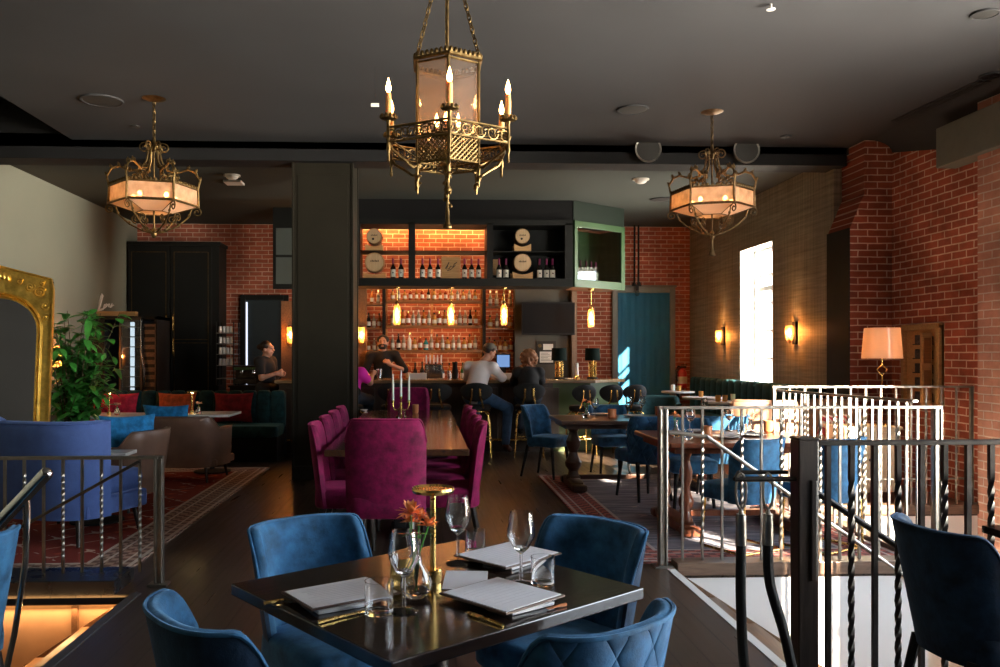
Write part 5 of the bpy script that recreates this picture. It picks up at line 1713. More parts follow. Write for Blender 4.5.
def basket_chandelier(label, px, Y, tassel, rot, mat, group=None):
    p = atY(px, 200, Y)
    t = thing('chandelier', label, 'chandelier', (p.x, Y, 0), rot)
    zz = lambda y: atY(px, y, Y).z
    Rr = .40
    H = [(sin(R(60 * k + 30)), -cos(R(60 * k + 30))) for k in range(6)]
    z1 = 1.45 + (3.03 - 1.45) * Y / 7.95; z0 = z1 - .165; zb = z0 - .075
    m = MB()
    for z, s, w in ((z1, 1.0, .010), (z0, 1.02, .012)):
        m.tube([(Rr*s*x, Rr*s*y, z) for x, y in H], w, 6, close=True)
    for x, y in H: m.cyl((Rr*1.02*x, Rr*1.02*y, z0 - .01), (Rr*x, Rr*y, z1 + .02), .011, n=8)
    m.tube([(Rr*.42*x, Rr*.42*y, zb) for x, y in H], .006, 6, close=True)
    for x, y in H: m.tube([(Rr*x, Rr*y, z0), (Rr*.42*x, Rr*.42*y, zb)], .005, 6)
    m.build('frame', mat, t)
    m = MB()
    for k in range(6):
        a, b = Vector((*H[k], 0)) * Rr, Vector((*H[(k+1) % 6], 0)) * Rr
        for q in range(9): m.ball(a.lerp(b, (q + .5) / 9) + Vector((0, 0, z1 + .016)), (.016, .016, .018), 7, 4)
    m.build('cresting', mat, t)
    for k in range(6):
        a, b = Vector((*H[k], 0)) * Rr * .985, Vector((*H[(k+1) % 6], 0)) * Rr * .985
        o = MB().add([(a.x, a.y, z0 + .01), (b.x, b.y, z0 + .01), (b.x, b.y, z1 - .005), (a.x, a.y, z1 - .005)], [(0, 1, 2, 3)]).build('side_panel', M['alabaster'], t, smooth=0)
        s = o.modifiers.new('Solid', 'SOLIDIFY'); s.thickness = .004
        o = MB().add([(a.x, a.y, z0), (b.x, b.y, z0), (b.x*.42, b.y*.42, zb + .002), (a.x*.42, a.y*.42, zb + .002)], [(0, 1, 2, 3)]).build('bottom_panel', M['alabaster_solid'], t, smooth=0)
        s = o.modifiers.new('Solid', 'SOLIDIFY'); s.thickness = .004
    zc = z1 + .30
    for k, (x, y) in enumerate(H):
        ax = Vector((x, y, 0)); up = Vector((0, 0, 1))
        m = MB()                                               # acanthus arm sweeping up and in
        pts = [ax*Rr + up*z1, ax*(Rr + .02) + up*(z1 + .09), ax*(Rr - .02) + up*(z1 + .165), ax*(Rr*.78) + up*(z1 + .19), ax*(Rr*.52) + up*(z1 + .15), ax*(Rr*.30) + up*(z1 + .17), ax*(Rr*.17) + up*(z1 + .26), ax*(Rr*.13) + up*(z1 + .36)]
        m.tube(pts, [.012, .010, .012, .012, .009, .010, .011, .009], 7)
        for i, q in enumerate(pts[1:6]):
            tx = Vector((-y, x, 0))
            for sg in (-1, 1): m.ball(q + tx * .012 * sg + up * .012, (.014, .014, .020), 6, 4)
            m.ball(q + up * .024 + ax * .01, (.009, .009, .020), 6, 4)
        m.tube(scroll(ax*(Rr*.22) + up*(z1 + .38), ax, up, .055, .012, -1.5, PI, 20), .007, 6)
        m.tube(scroll(ax*(Rr*.42) + up*(z1 + .10), ax, up, .05, .012, 1.3, PI / 2, 16), .006, 6)
        m.build('upper_scroll', mat, t)
        m = MB()                                               # hanging basket scroll
        pts = [ax*(Rr*.86) + up*(z0 - .02), ax*(Rr*.80) + up*(z0 - .10), ax*(Rr*.55) + up*(z0 - .19), ax*(Rr*.25) + up*(z0 - .25), ax*.02 + up*(z0 - .27)]
        m.tube(pts, [.008, .008, .009, .008, .007], 7)
        m.tube(scroll(ax*(Rr*.98) + up*(z0 - .055), ax, up, .048, .010, -1.4, PI * .8, 18), .007, 6)
        m.tube(scroll(ax*(Rr*.40) + up*(z0 - .14), ax, up, .045, .010, 1.4, -PI / 2, 16), .006, 6)
        for q in pts[1:4]: m.ball(q + up * .012, (.013, .013, .016), 6, 4)
        m.build('lower_scroll', mat, t)
    zt_ = z0 - .27
    m = MB()
    if tassel: m.lathe([(0, zt_ - .21), (.035, zt_ - .20), (.012, zt_ - .12), (.012, zt_ - .05), (.03, zt_ - .02), (.03, zt_ + .02), (.012, zt_ + .05)], n=14)
    else: m.lathe([(0, zt_ - .05), (.015, zt_ - .04), (.03, zt_ - .01), (.03, zt_ + .02), (.012, zt_ + .05)], n=14)
    m.build('finial', mat, t)
    MB().cyl((0, 0, zt_), (0, 0, z1 + .42), .009).build('stem', mat, t)
    MB().lathe([(.02, z1 + .34), (.035, z1 + .38), (.02, z1 + .44), (.012, z1 + .48)], n=14).build('crown', mat, t)
    m = MB(); chain(m, (0, 0, z1 + .46), (0, 0, ZC - .04), .022, .0055, .042); m.build('chain', mat, t)
    MB().lathe([(.015, ZC - .05), (.09, ZC - .028), (.125, ZC - .012), (.125, ZC - .001)], n=24).build('canopy', mat, t)
    for k in range(5):
        a = 2 * PI * k / 5 + .35
        x, y = .20 * cos(a), .20 * sin(a)
        MB().lathe([(.014, 0), (.014, .05)], (x, y, z0 - .0), n=10).build('socket', mat, t)
        MB().ball((x, y, z0 + .075), (.021, .021, .027), 12, 8).build('bulb', M['bulb'], t)
        point((x, y, z0 + .075), 4, (1, .58, .30), .022, parent=t)
        m = MB(); m.tube([(0, 0, z0 + .01), (x * .6, y * .6, z0 - .015), (x, y, z0 + .005)], .006, 6); m.build('bulb_arm', mat, t)
    return t
basket_chandelier('gilded six sided alabaster chandelier hanging on the left by sage wall', 154, 7.95, False, R(13), M['brassdull'])
basket_chandelier('dark bronze six sided alabaster chandelier hanging on the right with a tassel', 712, 8.15, True, R(-19), M['bronze'])

# ================================================================== SCONCES AND LAMPS
def sconce(label, loc, rz, r=.05, h=.22, power=60):
    """local: wall at +y, light towards -y"""
    t = thing('wall_sconce', label, 'wall light', loc, rz)
    MB().bx(-.05, .05, -.03, 0, -.15, .15).build('back_plate', M['black'], t, smooth=0, bevel=.004)
    MB().lathe([(.012, -h*.62), (r*.75, -h*.42), (r, -h*.1), (r, h*.42), (r*.9, h*.42)], (0, -.09, 0), n=10, caps=False).build('glass_shade', M['tubeglass'], t, smooth=0)
    MB().ball((0, -.09, 0), (.022, .022, .06)).build('bulb', M['bulb'], t)
    MB().lathe([(r*.55, -h*.44), (r*.6, -h*.40)], (0, -.09, 0), n=12).cyl((0, -.03, -h*.42), (0, -.09, -h*.42), .008).build('bracket', M['brass'], t)
    point((0, -.09, .0), power, (1, .42, .13), .03, parent=t)
    return t
for px, py, lab in ((724, 336, 'wall sconce on the plaid wall left of the window'), (796, 333, 'wall sconce on plaid wall right of the window')):
    p = atX(px, py, XR); sconce('glowing amber glass ' + lab, (XR, p.y, p.z), R(-90))
p = atX(50, 357, XL); sconce('glowing amber sconce on sage wall behind the gold mirror', (XL, p.y, p.z), R(90), .08, .36, 80)
p = atY(361.5, 335, 13.6)
t_ = Xat(357, 13.66)
pst = MB().bx(p.x - .08, p.x + .08, 13.66, 13.74, 0, 2.58).build('timber_post', M['tread'], smooth=0)
tag(pst, 'wooden post at left end of the back bar carrying a sconce', 'post')
sconce('glowing amber sconce at right edge of the dark column', (p.x, 13.658, p.z), 0, .055, .30, 40)
p = atY(291, 335, 12.98)
pst = MB().bx(p.x - .16, p.x + .05, 13.02, 13.12, 0, 2.3).build('timber_post', M['tread'], smooth=0)
tag(pst, 'wooden post carrying a sconce left of the dark column', 'post')
sconce('glowing amber sconce at left edge of the dark column', (p.x, 13.018, p.z), 0, .055, .30, 40)

# cream cabinet with table lamp near the brick wall
cy_ = 7.86
x0_, x1_ = atY(846, 440, cy_).x, atY(902, 440, cy_).x
t = thing('cabinet', 'cream two door cabinet under the table lamp behind the railings', 'cabinet', ((x0_ + x1_) / 2, cy_ + .22, 0))
w_ = (x1_ - x0_) / 2
MB().bx(-w_, w_, -.20, .20, .10, .72).build('body', M['cream'], t, smooth=0, bevel=.006)
MB().bx(-w_ - .015, w_ + .015, -.215, .215, .72, .745).build('top', M['cream'], t, smooth=0, bevel=.005)
for s in (-1, 1):
    d_ = MB().bx(min(s*.006, s*(w_ - .015)), max(s*.006, s*(w_ - .015)), -.215, -.20, .13, .69).build('door', M['cream'], t, smooth=0, bevel=.004)
    MB().ball((s * .04, -.228, .42), .014).build('knob', M['ink'], d_)
    for y in (-.17, .17): leg(t, (s*(w_ - .04), y, .12), (s*(w_ - .03), y, 0), .02, .014, M['tread'])
p = atY(882, 388, cy_ + .2)
t = thing('table_lamp', 'cream shaded lamp with diamond stem by the brick wall', 'lamp', (p.x, cy_ + .2, .746))
zs0, zs1 = atY(882, 358.5, cy_ + .2).z - .746, atY(882, 328, cy_ + .2).z - .746
MB().lathe([(.19, zs0), (.165, zs1), (.162, zs1), (.187, zs0)], n=36, caps=False).build('shade', M['shade'], t)
m = MB()
zd = zs0 - .115
m.cyl((0, 0, .02), (0, 0, zd - .055), .007).cyl((0, 0, zd + .055), (0, 0, zs0 + .12), .007)
m.tube([(0, 0, zd - .055), (.055, 0, zd), (0, 0, zd + .055), (-.055, 0, zd)], .007, 6, close=True)
m.build('stem', M['brass'], t)
MB().lathe([(.085, 0), (.085, .012), (.015, .03)], n=24).build('base', M['brass'], t)
MB().ball((0, 0, zs0 + .14), (.03, .03, .045)).build('bulb', M['bulb'], t)
point((0, 0, zs0 + .14), 30, (1, .68, .42), .04, parent=t)

# hatch niche with open door and books on the brick wall
a, b = atX(906, 326, XN), atX(944, 404, XN)
t = thing('wall_cabinet', 'open wooden wall cupboard with dark shelves on the brick wall', 'cupboard', (XN, 0, 0))
ya, yb_ = b.y, a.y
zt2, zb3 = atX(925, 326, XN).z, atX(925, 404, XN).z
MB().bx(-.02, 0, ya, yb_, zb3, zt2).build('back_board', M['pine'], t, smooth=0)
m = MB()
for y in (ya, yb_ - .05): m.bx(-.06, 0, y, y + .05, zb3, zt2)
m.bx(-.06, 0, ya, yb_, zt2 - .04, zt2 + .02)
m.build('frame', M['pine'], t, smooth=0, bevel=.004)
d_ = MB().bx(-.17, -.06, ya + .10, ya + .135, zb3, zt2 - .08).build('door', M['pine'], t, smooth=0, bevel=.004)
MB().bx(-.15, -.08, ya + .09, ya + .10, zb3 + .05, (zb3 + zt2) / 2 - .05).bx(-.15, -.08, ya + .09, ya + .10, (zb3 + zt2) / 2 + .02, zt2 - .13).build('door_panel', M['shelfwood'], d_, smooth=0)
m = MB()
for k in range(5): m.bx(-.10, -.02, ya + .14, ya + .38, zb3 + .03 + k * .15, zb3 + .04 + k * .15)
m.build('shelf', M['ink'], t, smooth=0)
m = MB()
for k in range(5):
    for q in range(6): m.bx(-.095, -.02, ya + .15 + q*.034, ya + .178 + q*.034, zb3 + .04 + k*.15, zb3 + .12 + k*.15 + .015*(q % 2))
m.build('books', M['book'], t, smooth=0)

# ================================================================== BACK LEFT CORNER
WY = 14.45
a, b = atY(128, 245, WY), atY(219, 245, WY)
wx0, wx1, wz = XL + .02, b.x, a.z
t = thing('wardrobe', 'tall black wardrobe with brass trim in the back left corner', 'wardrobe', ((wx0 + wx1) / 2, WY, 0))
W2 = (wx1 - wx0) / 2
MB().bx(-W2, W2, 0, YB - WY - .01, 0, wz).build('body', M['blackpaint'], t, smooth=0)
MB().bx(-W2 - .0, W2 + .03, -.03, YB - WY - .02, wz, wz + .06).build('cornice', M['blackpaint'], t, smooth=0, bevel=.01)
xm = atY(170.5, 300, WY).x - (wx0 + wx1) / 2
for x0, x1, hs in ((-W2 + .02, xm - .01, 1), (xm + .01, W2 - .12, -1)):
    d_ = MB().bx(x0, x1, -.025, 0, .12, wz - .03).build('door', M['blackpaint'], t, smooth=0, bevel=.004)
    m = MB()
    for x in (x0 + .06, x1 - .06): m.bx(x - .006, x + .006, -.031, -.025, .2, wz - .12)
    for z in (.2, 1.66, 1.72, wz - .12): m.bx(x0 + .06, x1 - .06, -.031, -.025, z - .006, z + .006)
    m.build('brass_trim', M['brassdull'], d_, smooth=0)
    xh = x1 - .05 if hs > 0 else x0 + .05
    for z in (1.45, 1.86): MB().tube([(xh, -.03, z), (xh, -.06, z + .03), (xh, -.06, z + .27), (xh, -.03, z + .30)], .010, 8).build('handle', M['brass'], d_)
FY = 12.75
fx0, fx1 = XL + .04, atY(157, 350, FY).x
fz = atY(120, 316, FY).z
t = thing('wine_fridge', 'dark glass fronted drinks fridge with long chrome handle by the wardrobe', 'fridge', ((fx0 + fx1) / 2, FY, 0))
W2 = (fx1 - fx0) / 2; D2 = .66
m = MB(); m.bx(-W2, -W2 + .24, 0, D2, .08, fz); m.bx(W2 - .04, W2, 0, D2, .08, fz); m.bx(-W2, W2, D2 - .04, D2, .08, fz); m.bx(-W2, W2, 0, D2, fz - .05, fz); m.bx(-W2, W2, 0, D2, .08, .14)
m.build('body', M['blackpaint'], t, smooth=0)
xa = atY(121.5, 350, FY).x - (fx0 + fx1) / 2; xb = atY(140.5, 350, FY).x - (fx0 + fx1) / 2
m = MB(); m.bx(xa - .03, xa, -.02, .02, .12, fz - .02); m.bx(xb, xb + .03, -.02, .02, .12, fz - .02); m.bx(xa, xb, -.02, .02, fz - .07, fz - .02)
m.build('door_frame', M['steel_dark'], t, smooth=0)
MB().bx(xa, xb, -.004, .004, .14, fz - .07).build('glass_door', M['panedark'], t, smooth=0)
MB().bx(xa + .02, xa + .08, .32, .34, .9, fz - .08).build('light_panel', M['ledwhite'], t, smooth=0)
for k in range(7): MB().bx(xa - .02, xb + .02, .03, .4, .95 + k * .155, .962 + k * .155).build('shelf', M['steel_dark'], t, smooth=0)
hx = atY(142.5, 350, FY).x - (fx0 + fx1) / 2
MB().tube([(hx, -.02, .9), (hx + .05, -.06, 1.0), (hx + .05, -.06, 1.2), (hx, -.06, 1.5), (hx, -.06, fz - .06), (hx, -.02, fz - .03)], .016, 10).build('handle', M['chrome'], t)
MB().bx(xb + .05, W2 - .02, -.015, 0, .15, fz - .12).build('slatted_panel', M['tread'], t, smooth=0)
m = MB()
for k in range(10): m.bx(xb + .06, W2 - .03, -.02, -.012, .8 + k * .115, .85 + k * .115)
m.build('slat', M['ink'], t, smooth=0)
def wine_glass_mb(h=.21, r=.041):
    m = MB()
    m.lathe([(r*.95, 0), (r*.9, .003), (.005, .010), (.0042, h*.42), (r*.55, h*.50), (r*.98, h*.66), (r, h*.74), (r*.78, h), (r*.74, h), (r*.95, h*.74), (r*.92, h*.66), (r*.5, h*.52), (.0, h*.475)], n=20, caps=False)
    return m
GL = {}
def wine_glass(label, loc, group, s=1.0):
    if 'w' not in GL:
        o = wine_glass_mb().build('wine_glass', M['glass'], loc=loc)
        GL['w'] = o
    else:
        o = GL['w'].copy(); C.objects.link(o); o.location = loc
    o.scale = (s, s, s)
    return tag(o, label, 'wine glass', group)
def tumbler(label, loc, group, s=1.0):
    if 't' not in GL:
        r, h = .040, .088
        m = MB(); m.lathe([(0, 0), (r*.92, 0), (r*.96, .004), (r, h), (r*.94, h), (r*.89, .014), (0, .012)], n=24, caps=False)
        o = m.build('tumbler', M['glass'], loc=loc); GL['t'] = o
    else:
        o = GL['t'].copy(); C.objects.link(o); o.location = loc
    o.scale = (s, s, s)
    return tag(o, label, 'glass', group)
# stemware shelf against the brick
a, b = atY(217.5, 322, 14.3), atY(235, 322, 14.3)
t = thing('glass_rack', 'open rack of stacked glassware between wardrobe and navy door', 'rack', ((a.x + b.x) / 2, 14.3, 0))
W2 = (b.x - a.x) / 2
for x in (-W2, W2): MB().bx(x - .007, x + .007, -.1, -.08, .93, 2.02).bx(x - .007, x + .007, .28, .3, .93, 2.02).build('upright', M['steel_dark'], t, smooth=0)
rz_ = [atY(220, y, 14.45).z for y in (333, 343.5, 354, 365, 378)]
for z in rz_: MB().bx(-W2, W2, -.1, .3, z - .012, z).build('shelf', M['steel'], t, smooth=0)
for x in (-W2 + .02, W2 - .02): MB().bx(x - .02, x + .02, -.08, .28, 0, .93).build('leg', M['blackpaint'], t, smooth=0)
for k, z in enumerate(rz_[:4]):
    for q in range(4):
        o = lathed('tumbler', 'upturned glass, %s from the left on the %s shelf of glassware rack' % (ORD[q], ORD[k]), 'glass', ((a.x + b.x) / 2 - W2 + .06 + q * (2 * W2 - .12) / 3, 14.26, z + .001), [(.028, 0), (.030, .01), (.024, .11), (.0, .112)], 'marble', 'upturned glasses on the glassware rack', 12)
# coffee counter
a, b = atY(233, 384, 13.5), atY(280, 384, 13.5)
ct = thing('side_counter', 'dark service counter under the coffee machine', 'counter', ((a.x + b.x) / 2, 13.55, 0))
W2 = (b.x - a.x) / 2
MB().bx(-W2, W2, -.28, .28, 0, .93).build('body', M['blackpaint'], ct, smooth=0)
MB().bx(-W2 - .02, W2, -.30, .28, .93, .96).build('worktop', M['black'], ct, smooth=0)
t = thing('coffee_machine', 'chrome and black coffee machine on the counter by navy door', 'coffee machine', ((a.x + b.x) / 2 - .14, 13.55, .961))
MB().bx(-.22, .22, -.15, .18, .02, .10).bx(-.22, .22, .02, .18, .10, .24).bx(-.23, .23, -.14, .18, .24, .32).build('body', M['steel_dark'], t, smooth=0, bevel=.012)
for s in (-1, 1):
    MB().lathe([(.03, .19), (.03, .24)], (s*.1, -.08, 0), n=14).cyl((s*.1, -.08, .20), (s*.1, -.22, .19), .011).build('group_head', M['chrome'], t)
MB().bx(-.2, .2, -.16, -.15, .25, .29).build('badge_strip', M['chrome'], t, smooth=0)
for s in (-1, 1):
    for q in (-.1, .12): MB().cyl((s*.19, q, 0), (s*.19, q, .025), .02).build('foot', M['black'], t)
a, b = atY(276, 228, 13.3), atY(297, 284, 13.3)
t = thing('wall_panel', 'black framed grey two pane panel high up left of the column', 'panel', (0, 13.3, 0))
MB().bx(a.x - .05, b.x + .1, 0, .06, b.z - .08, ZCB - .003).build('frame', M['blackpaint'], t, smooth=0)
for z0, z1 in ((a.z - .43, a.z), (b.z, a.z - .47)): MB().bx(a.x, b.x + .05, -.004, 0, z0, z1).build('pane', plain('grey_pane', (.10, .12, .115), .25), t, smooth=0)
# wooden sign with white script on the fridge
a, b = atY(96, 312, FY + .1), atY(135, 318, FY + .1)
t = thing('tabletop_sign', 'wooden block with white handwritten word standing on drinks fridge', 'sign', ((a.x + b.x) / 2, FY + .16, fz + .001))
W2 = (b.x - a.x) / 2
MB().bx(-W2, W2, -.05, .08, 0, .075).build('block', M['pine'], t, smooth=0, bevel=.004)
k = .0155
def scr(pts): return [((px - 115.5) * k, -.0, .075 + (311 - py) * k) for px, py in pts]
m = MB()
m.tube(scr([(97, 311), (98, 307), (100, 300), (101.5, 295), (101, 293.5), (100, 296), (98.7, 302), (97.8, 308), (98.5, 309.5), (102, 308.5)]), .016, 6)
m.tube(scr([(102, 308.5), (103.5, 304), (105, 303), (105, 306), (103.5, 307.5), (102.8, 305.5), (105.5, 303.5), (107.5, 305.5)]), .013, 6)
m.tube(scr([(107.5, 305.5), (108, 303), (107.4, 306.5), (109, 307), (110.8, 303), (110.2, 306.5), (112.2, 304.4)]), .013, 6)
m.build('lettering', M['plastic_white'], t)

# ================================================================== MIRROR AND PLANT
mr = thing('mirror', 'tall gold framed arched mirror leaning at the left frame edge', 'mirror', (0, 0, 0))
hw, hsh = .455, 2.16                                            # half width, shoulder height
def inner_pt(t):
    """t 0..1 from bottom left round the arch to bottom right"""
    w, zb, zs = hw - .135, .15, 1.66
    L1 = zs - zb; La = PI * w
    s = t * (2 * L1 + La)
    if s < L1: return (-w, zb + s)
    if s < L1 + La:
        a = PI - (s - L1) / w
        return (w * cos(a), zs + w * .98 * sin(a))
    return (w, zs - (s - L1 - La))
def outer_pt(t):
    x, z = inner_pt(t)
    if z < 1.66: return (math.copysign(hw, x), z if z > .16 else 0.0)
    a = math.atan2(z - 1.66, x)
    # ray to the gabled outline
    best = None
    for k in range(1, 400):
        r_ = k * .005
        X_, Z_ = r_ * cos(a), 1.66 + r_ * sin(a)
        if abs(X_) >= hw or Z_ >= hsh + .12 * (1 - abs(X_) / hw):
            return (max(-hw, min(hw, X_)), min(Z_, hsh + .12 * (1 - abs(X_) / hw)))
    return (x, z)
NT = 90
prof = [(0, .0), (.0, .03), (.10, .045), (.18, .03), (.24, .052), (.34, .040), (.40, .030), (.86, .030), (.90, .06), (.97, .06), (1.0, .045), (1.0, -.02)]
vs = []
for i in range(NT + 1):
    a, b = inner_pt(i / NT), outer_pt(i / NT)
    wd_ = math.hypot(b[0] - a[0], b[1] - a[1])
    for s, h in prof:
        # keep moulding widths constant in metres
        f = s if s in (0, 1.0) else (s * .135 / wd_ if s < .5 else 1 - (1 - s) * .135 / wd_)
        vs.append((a[0] + (b[0] - a[0]) * f, -h, a[1] + (b[1] - a[1]) * f))
n = len(prof)
m = MB(); m.add(vs, [(i*n+j, i*n+j+1, (i+1)*n+j+1, (i+1)*n+j) for i in range(NT) for j in range(n - 1)])
m.bx(-hw, hw, -.055, .02, 0, .155)
fr_ = m.build('frame', M['gold'], mr, smooth=40)
m = MB()
poly = [inner_pt(i / 60) for i in range(61)]
m.add([(x, -.012, z) for x, z in poly], [tuple(range(61))])
m.build('mirror_glass', plain('mirror_silver', (.82, .84, .83), .03, 1.0), mr, smooth=0)
MB().bx(-hw + .01, hw - .01, .005, .02, .02, hsh - .01).build('back_board', M['black'], mr, smooth=0)
m = MB()
for s in (-1, 1):                                               # carved scrolls in the corners
    ax, up = Vector((s, 0, 0)), Vector((0, 0, 1))
    for (cx, cz, r0, tr) in ((.335, 2.03, .055, 1.7), (.385, 1.90, .042, -1.6), (.25, 2.08, .042, -1.5), (.395, 1.79, .03, 1.4), (.165, 2.13, .03, 1.4), (.355, 2.12, .025, 1.2)):
        m.tube([q + Vector((0, -.036, 0)) for q in scroll((s * cx, 0, cz), ax, up, r0, r0 * .2, tr, .6, 20)], .009, 6)
        m.ball((s * cx, -.038, cz), (r0 * .3, .012, r0 * .3), 8, 5)
for k in range(5):
    m.ball(((k - 2) * .035, -.045, 2.19 - .012 * abs(k - 2)), (.022, .02, .035), 8, 5)
m.build('carving_pattern', M['gold'], fr_)
MB().tube([(0, .02, 1.7), (0, .62, .165)], .02, 8).build('easel_leg', M['black'], mr)
lean, yw = R(13), R(16)
T = atY(55, 274, 7.9)
mr.rotation_euler = (-lean, 0, yw)
# place so the right shoulder lands at T; the foot rests on the floor
loc_ = Matrix.Rotation(yw, 3, 'Z') @ Vector((hw, hsh * sin(lean), 0))
mr.location = (T.x - loc_.x, T.y - loc_.y, .03)

def leaf(m, base, d, L, W, bend):
    d = d.normalized(); up = Vector((0, 0, 1))
    s = d.cross(up)
    s = s.normalized() if s.length > .05 else Vector((1, 0, 0))
    nrm = s.cross(d).normalized()
    prof = [(0, .06), (.2, .7), (.45, 1), (.7, .75), (.9, .3), (1, .02)]
    vs = []
    for t, w in prof:
        c = base + d * (L * t) - up * (bend * L * t * t)
        vs += [c - s * (W * w / 2) + nrm * (.12 * W * w), c, c + s * (W * w / 2) + nrm * (.12 * W * w)]
    fs = []
    for i in range(len(prof) - 1):
        for j in (0, 1): fs.append((i*3+j, i*3+j+1, (i+1)*3+j+1, (i+1)*3+j))
    m.add(vs, fs)
rnd = random.Random(3)
pp = atY(72, 440, 9.4)
pl = thing('potted_plant', 'big leafy green plant in a tall planter beside the gold mirror', 'plant', (pp.x, 9.4, 0))
MB().lathe([(.18, 0), (.24, .55), (.25, .60), (.22, .60), (.20, .52), (0, .52)], n=24).build('planter', M['pot'], pl)
MB().lathe([(.0, .55), (.21, .55)], n=20, caps=False).build('soil', M['soil'], pl)
m, m2, ms_ = MB(), MB(), MB()
for k in range(44):
    a = rnd.uniform(0, 2 * PI); rr = rnd.uniform(.02, .12)
    tip = Vector((rnd.uniform(-.42, .52), rnd.uniform(-.35, .35), rnd.uniform(.85, 2.02)))
    b0 = Vector((rr * cos(a), rr * sin(a), .54))
    mid = b0.lerp(tip, .5) + Vector((0, 0, .08))
    ms_.tube([b0, mid, tip], [.009, .007, .003], 5)
    for q in range(20):
        f = rnd.uniform(.25, 1.0)
        c = b0.lerp(mid, f * 2) if f < .5 else mid.lerp(tip, f * 2 - 1)
        d = Vector((rnd.uniform(-1, 1), rnd.uniform(-1, 1), rnd.uniform(-.35, .55)))
        leaf(m if rnd.random() > .12 else m2, c, d, rnd.uniform(.11, .21), rnd.uniform(.06, .10), rnd.uniform(.1, .5))
ms_.build('stem', M['stem'], pl)
m.build('foliage', M['leaf'], pl, smooth=60)
m2.build('young_leaves', M['leaflight'], pl, smooth=60)['label'] = 'paler lime green leaves'

# fire extinguisher, conduits
p = atY(683, 388, YB - .14)
t = thing('fire_extinguisher', 'red fire extinguisher on the brick wall beside the blue curtain', 'fire extinguisher', (p.x, YB - .10, p.z))
MB().lathe([(.07, 0), (.085, .01), (.085, .27), (.06, .33), (.03, .35), (.03, .37)], n=20).build('cylinder', M['red'], t)
MB().lathe([(.087, .08), (.087, .21)], n=20, caps=False).build('label_band', M['label'], t)
MB().bx(-.02, .07, -.02, .02, .37, .40).bx(-.02, .09, -.015, .015, .415, .43).build('lever', M['black'], t, smooth=0)
MB().tube([(-.02, 0, .38), (-.08, 0, .40), (-.12, -.01, .33), (-.115, -.02, .18), (-.10, -.03, .12)], .012, 8).build('hose', M['hose'], t)
MB().bx(-.03, .03, .086, .10, .1, .3).build('bracket', M['steel_dark'], t, smooth=0)
a, b = atY(634.5, 226, 14.85), atY(637, 284, 14.85)
t = thing('conduit', 'pair of black conduit pipes dropping to a bare bulb over the curtain', 'pipe', (0, 14.85, 0))
for px in (634.5, 638.5):
    x = atY(px, 250, 14.85).x
    MB().cyl((x, 0, b.z), (x, 0, ZCB), .018).build('pipe', M['black'], t)
x = atY(636.8, 290, 14.85).x
MB().ball((x - .05, 0, b.z), .035).ball((x + .04, 0, b.z + .01), .035).bx(x - .09, x + .08, -.02, .02, b.z - .04, b.z - .01).build('junction', M['black'], t)
MB().lathe([(.028, b.z - .12), (.03, b.z - .04)], (x + .01, 0, 0), n=12).build('socket', M['black'], t)
MB().ball((x + .01, 0, b.z - .17), (.04, .04, .055)).build('bulb', M['panedark'], t)
# ================================================================== PEOPLE
def P_cap(a, b, ra, rb=None):
    rb = ra if rb is None else rb
    r = max(ra, rb)
    return cap(a, b, ra, rb), [min(a[i], b[i]) - r for i in range(3)], [max(a[i], b[i]) + r for i in range(3)]
def P_ell(c, rad, rx=0.0, rz=0.0):
    r = max(rad)
    return ell(c, rad, rx, rz), [c[i] - r for i in range(3)], [c[i] + r for i in range(3)]

def grow(name, prims, mat, parent, h=.011, k=.025, clip=None):
    lo = np.min([p[1] for p in prims], 0) - .03; hi = np.max([p[2] for p in prims], 0) + .03
    def fn(X, Y, Z):
        D = np.full(X.shape, .2)
        ax = [X[:, 0, 0], Y[0, :, 0], Z[0, 0, :]]
        for f, a, b in prims:
            s = tuple(slice(max(0, np.searchsorted(ax[i], a[i] - k - 2*h) ), np.searchsorted(ax[i], b[i] + k + 2*h) + 1) for i in range(3))
            E = f(X[s], Y[s], Z[s]); d = D[s]
            q = np.clip(.5 + .5 * (E - d) / k, 0, 1)
            D[s] = E + (d - E) * q - k * q * (1 - q)
        if clip is not None: D = np.maximum(D, clip(X, Y, Z))
        return D
    V, F = sdf_mesh(fn, lo, hi, h)
    m = MB(); m.add(V.tolist(), F.tolist())
    return m.build(name, mat, parent, smooth=180)

V3 = Vector
def hand_prims(w, d, side, curl=.5, palm=V3((0, 0, -1)), s=1.0):
    """palm + five fingers from wrist w along direction d; side: unit vector towards the thumb"""
    d = d.normalized(); side = (side - d * side.dot(d)).normalized(); n = d.cross(side)
    if n.dot(palm) < 0: n = -n
    out = [P_cap(w, w + d * .035 * s, .026 * s, .030 * s), P_cap(w + d * .03 * s + side * .016 * s, w + d * .08 * s + side * .022 * s, .017 * s, .014 * s), P_cap(w + d * .03 * s - side * .016 * s, w + d * .078 * s - side * .024 * s, .017 * s, .013 * s), P_cap(w + d * .03 * s, w + d * .085 * s, .018 * s, .014 * s)]
    for i, (o, L) in enumerate(((.030, .066), (.011, .076), (-.009, .070), (-.028, .054))):
        b = w + d * .088 * s + side * o * s
        m = b + (d * cos(curl * .6) + n * sin(curl * .6)) * L * .5 * s
        e = m + (d * cos(curl * 1.6) + n * sin(curl * 1.6)) * L * .5 * s
        out += [P_cap(b, m, .0095 * s, .0085 * s), P_cap(m, e, .0085 * s, .0075 * s)]
    b = w + d * .035 * s + side * .026 * s
    m = b + (d * .6 + side * .75 + n * .25).normalized() * .036 * s
    e = m + (d * .95 + side * .15 + n * .35).normalized() * .03 * s
    out += [P_cap(b, m, .0125 * s, .0105 * s), P_cap(m, e, .010 * s, .0085 * s)]
    return out

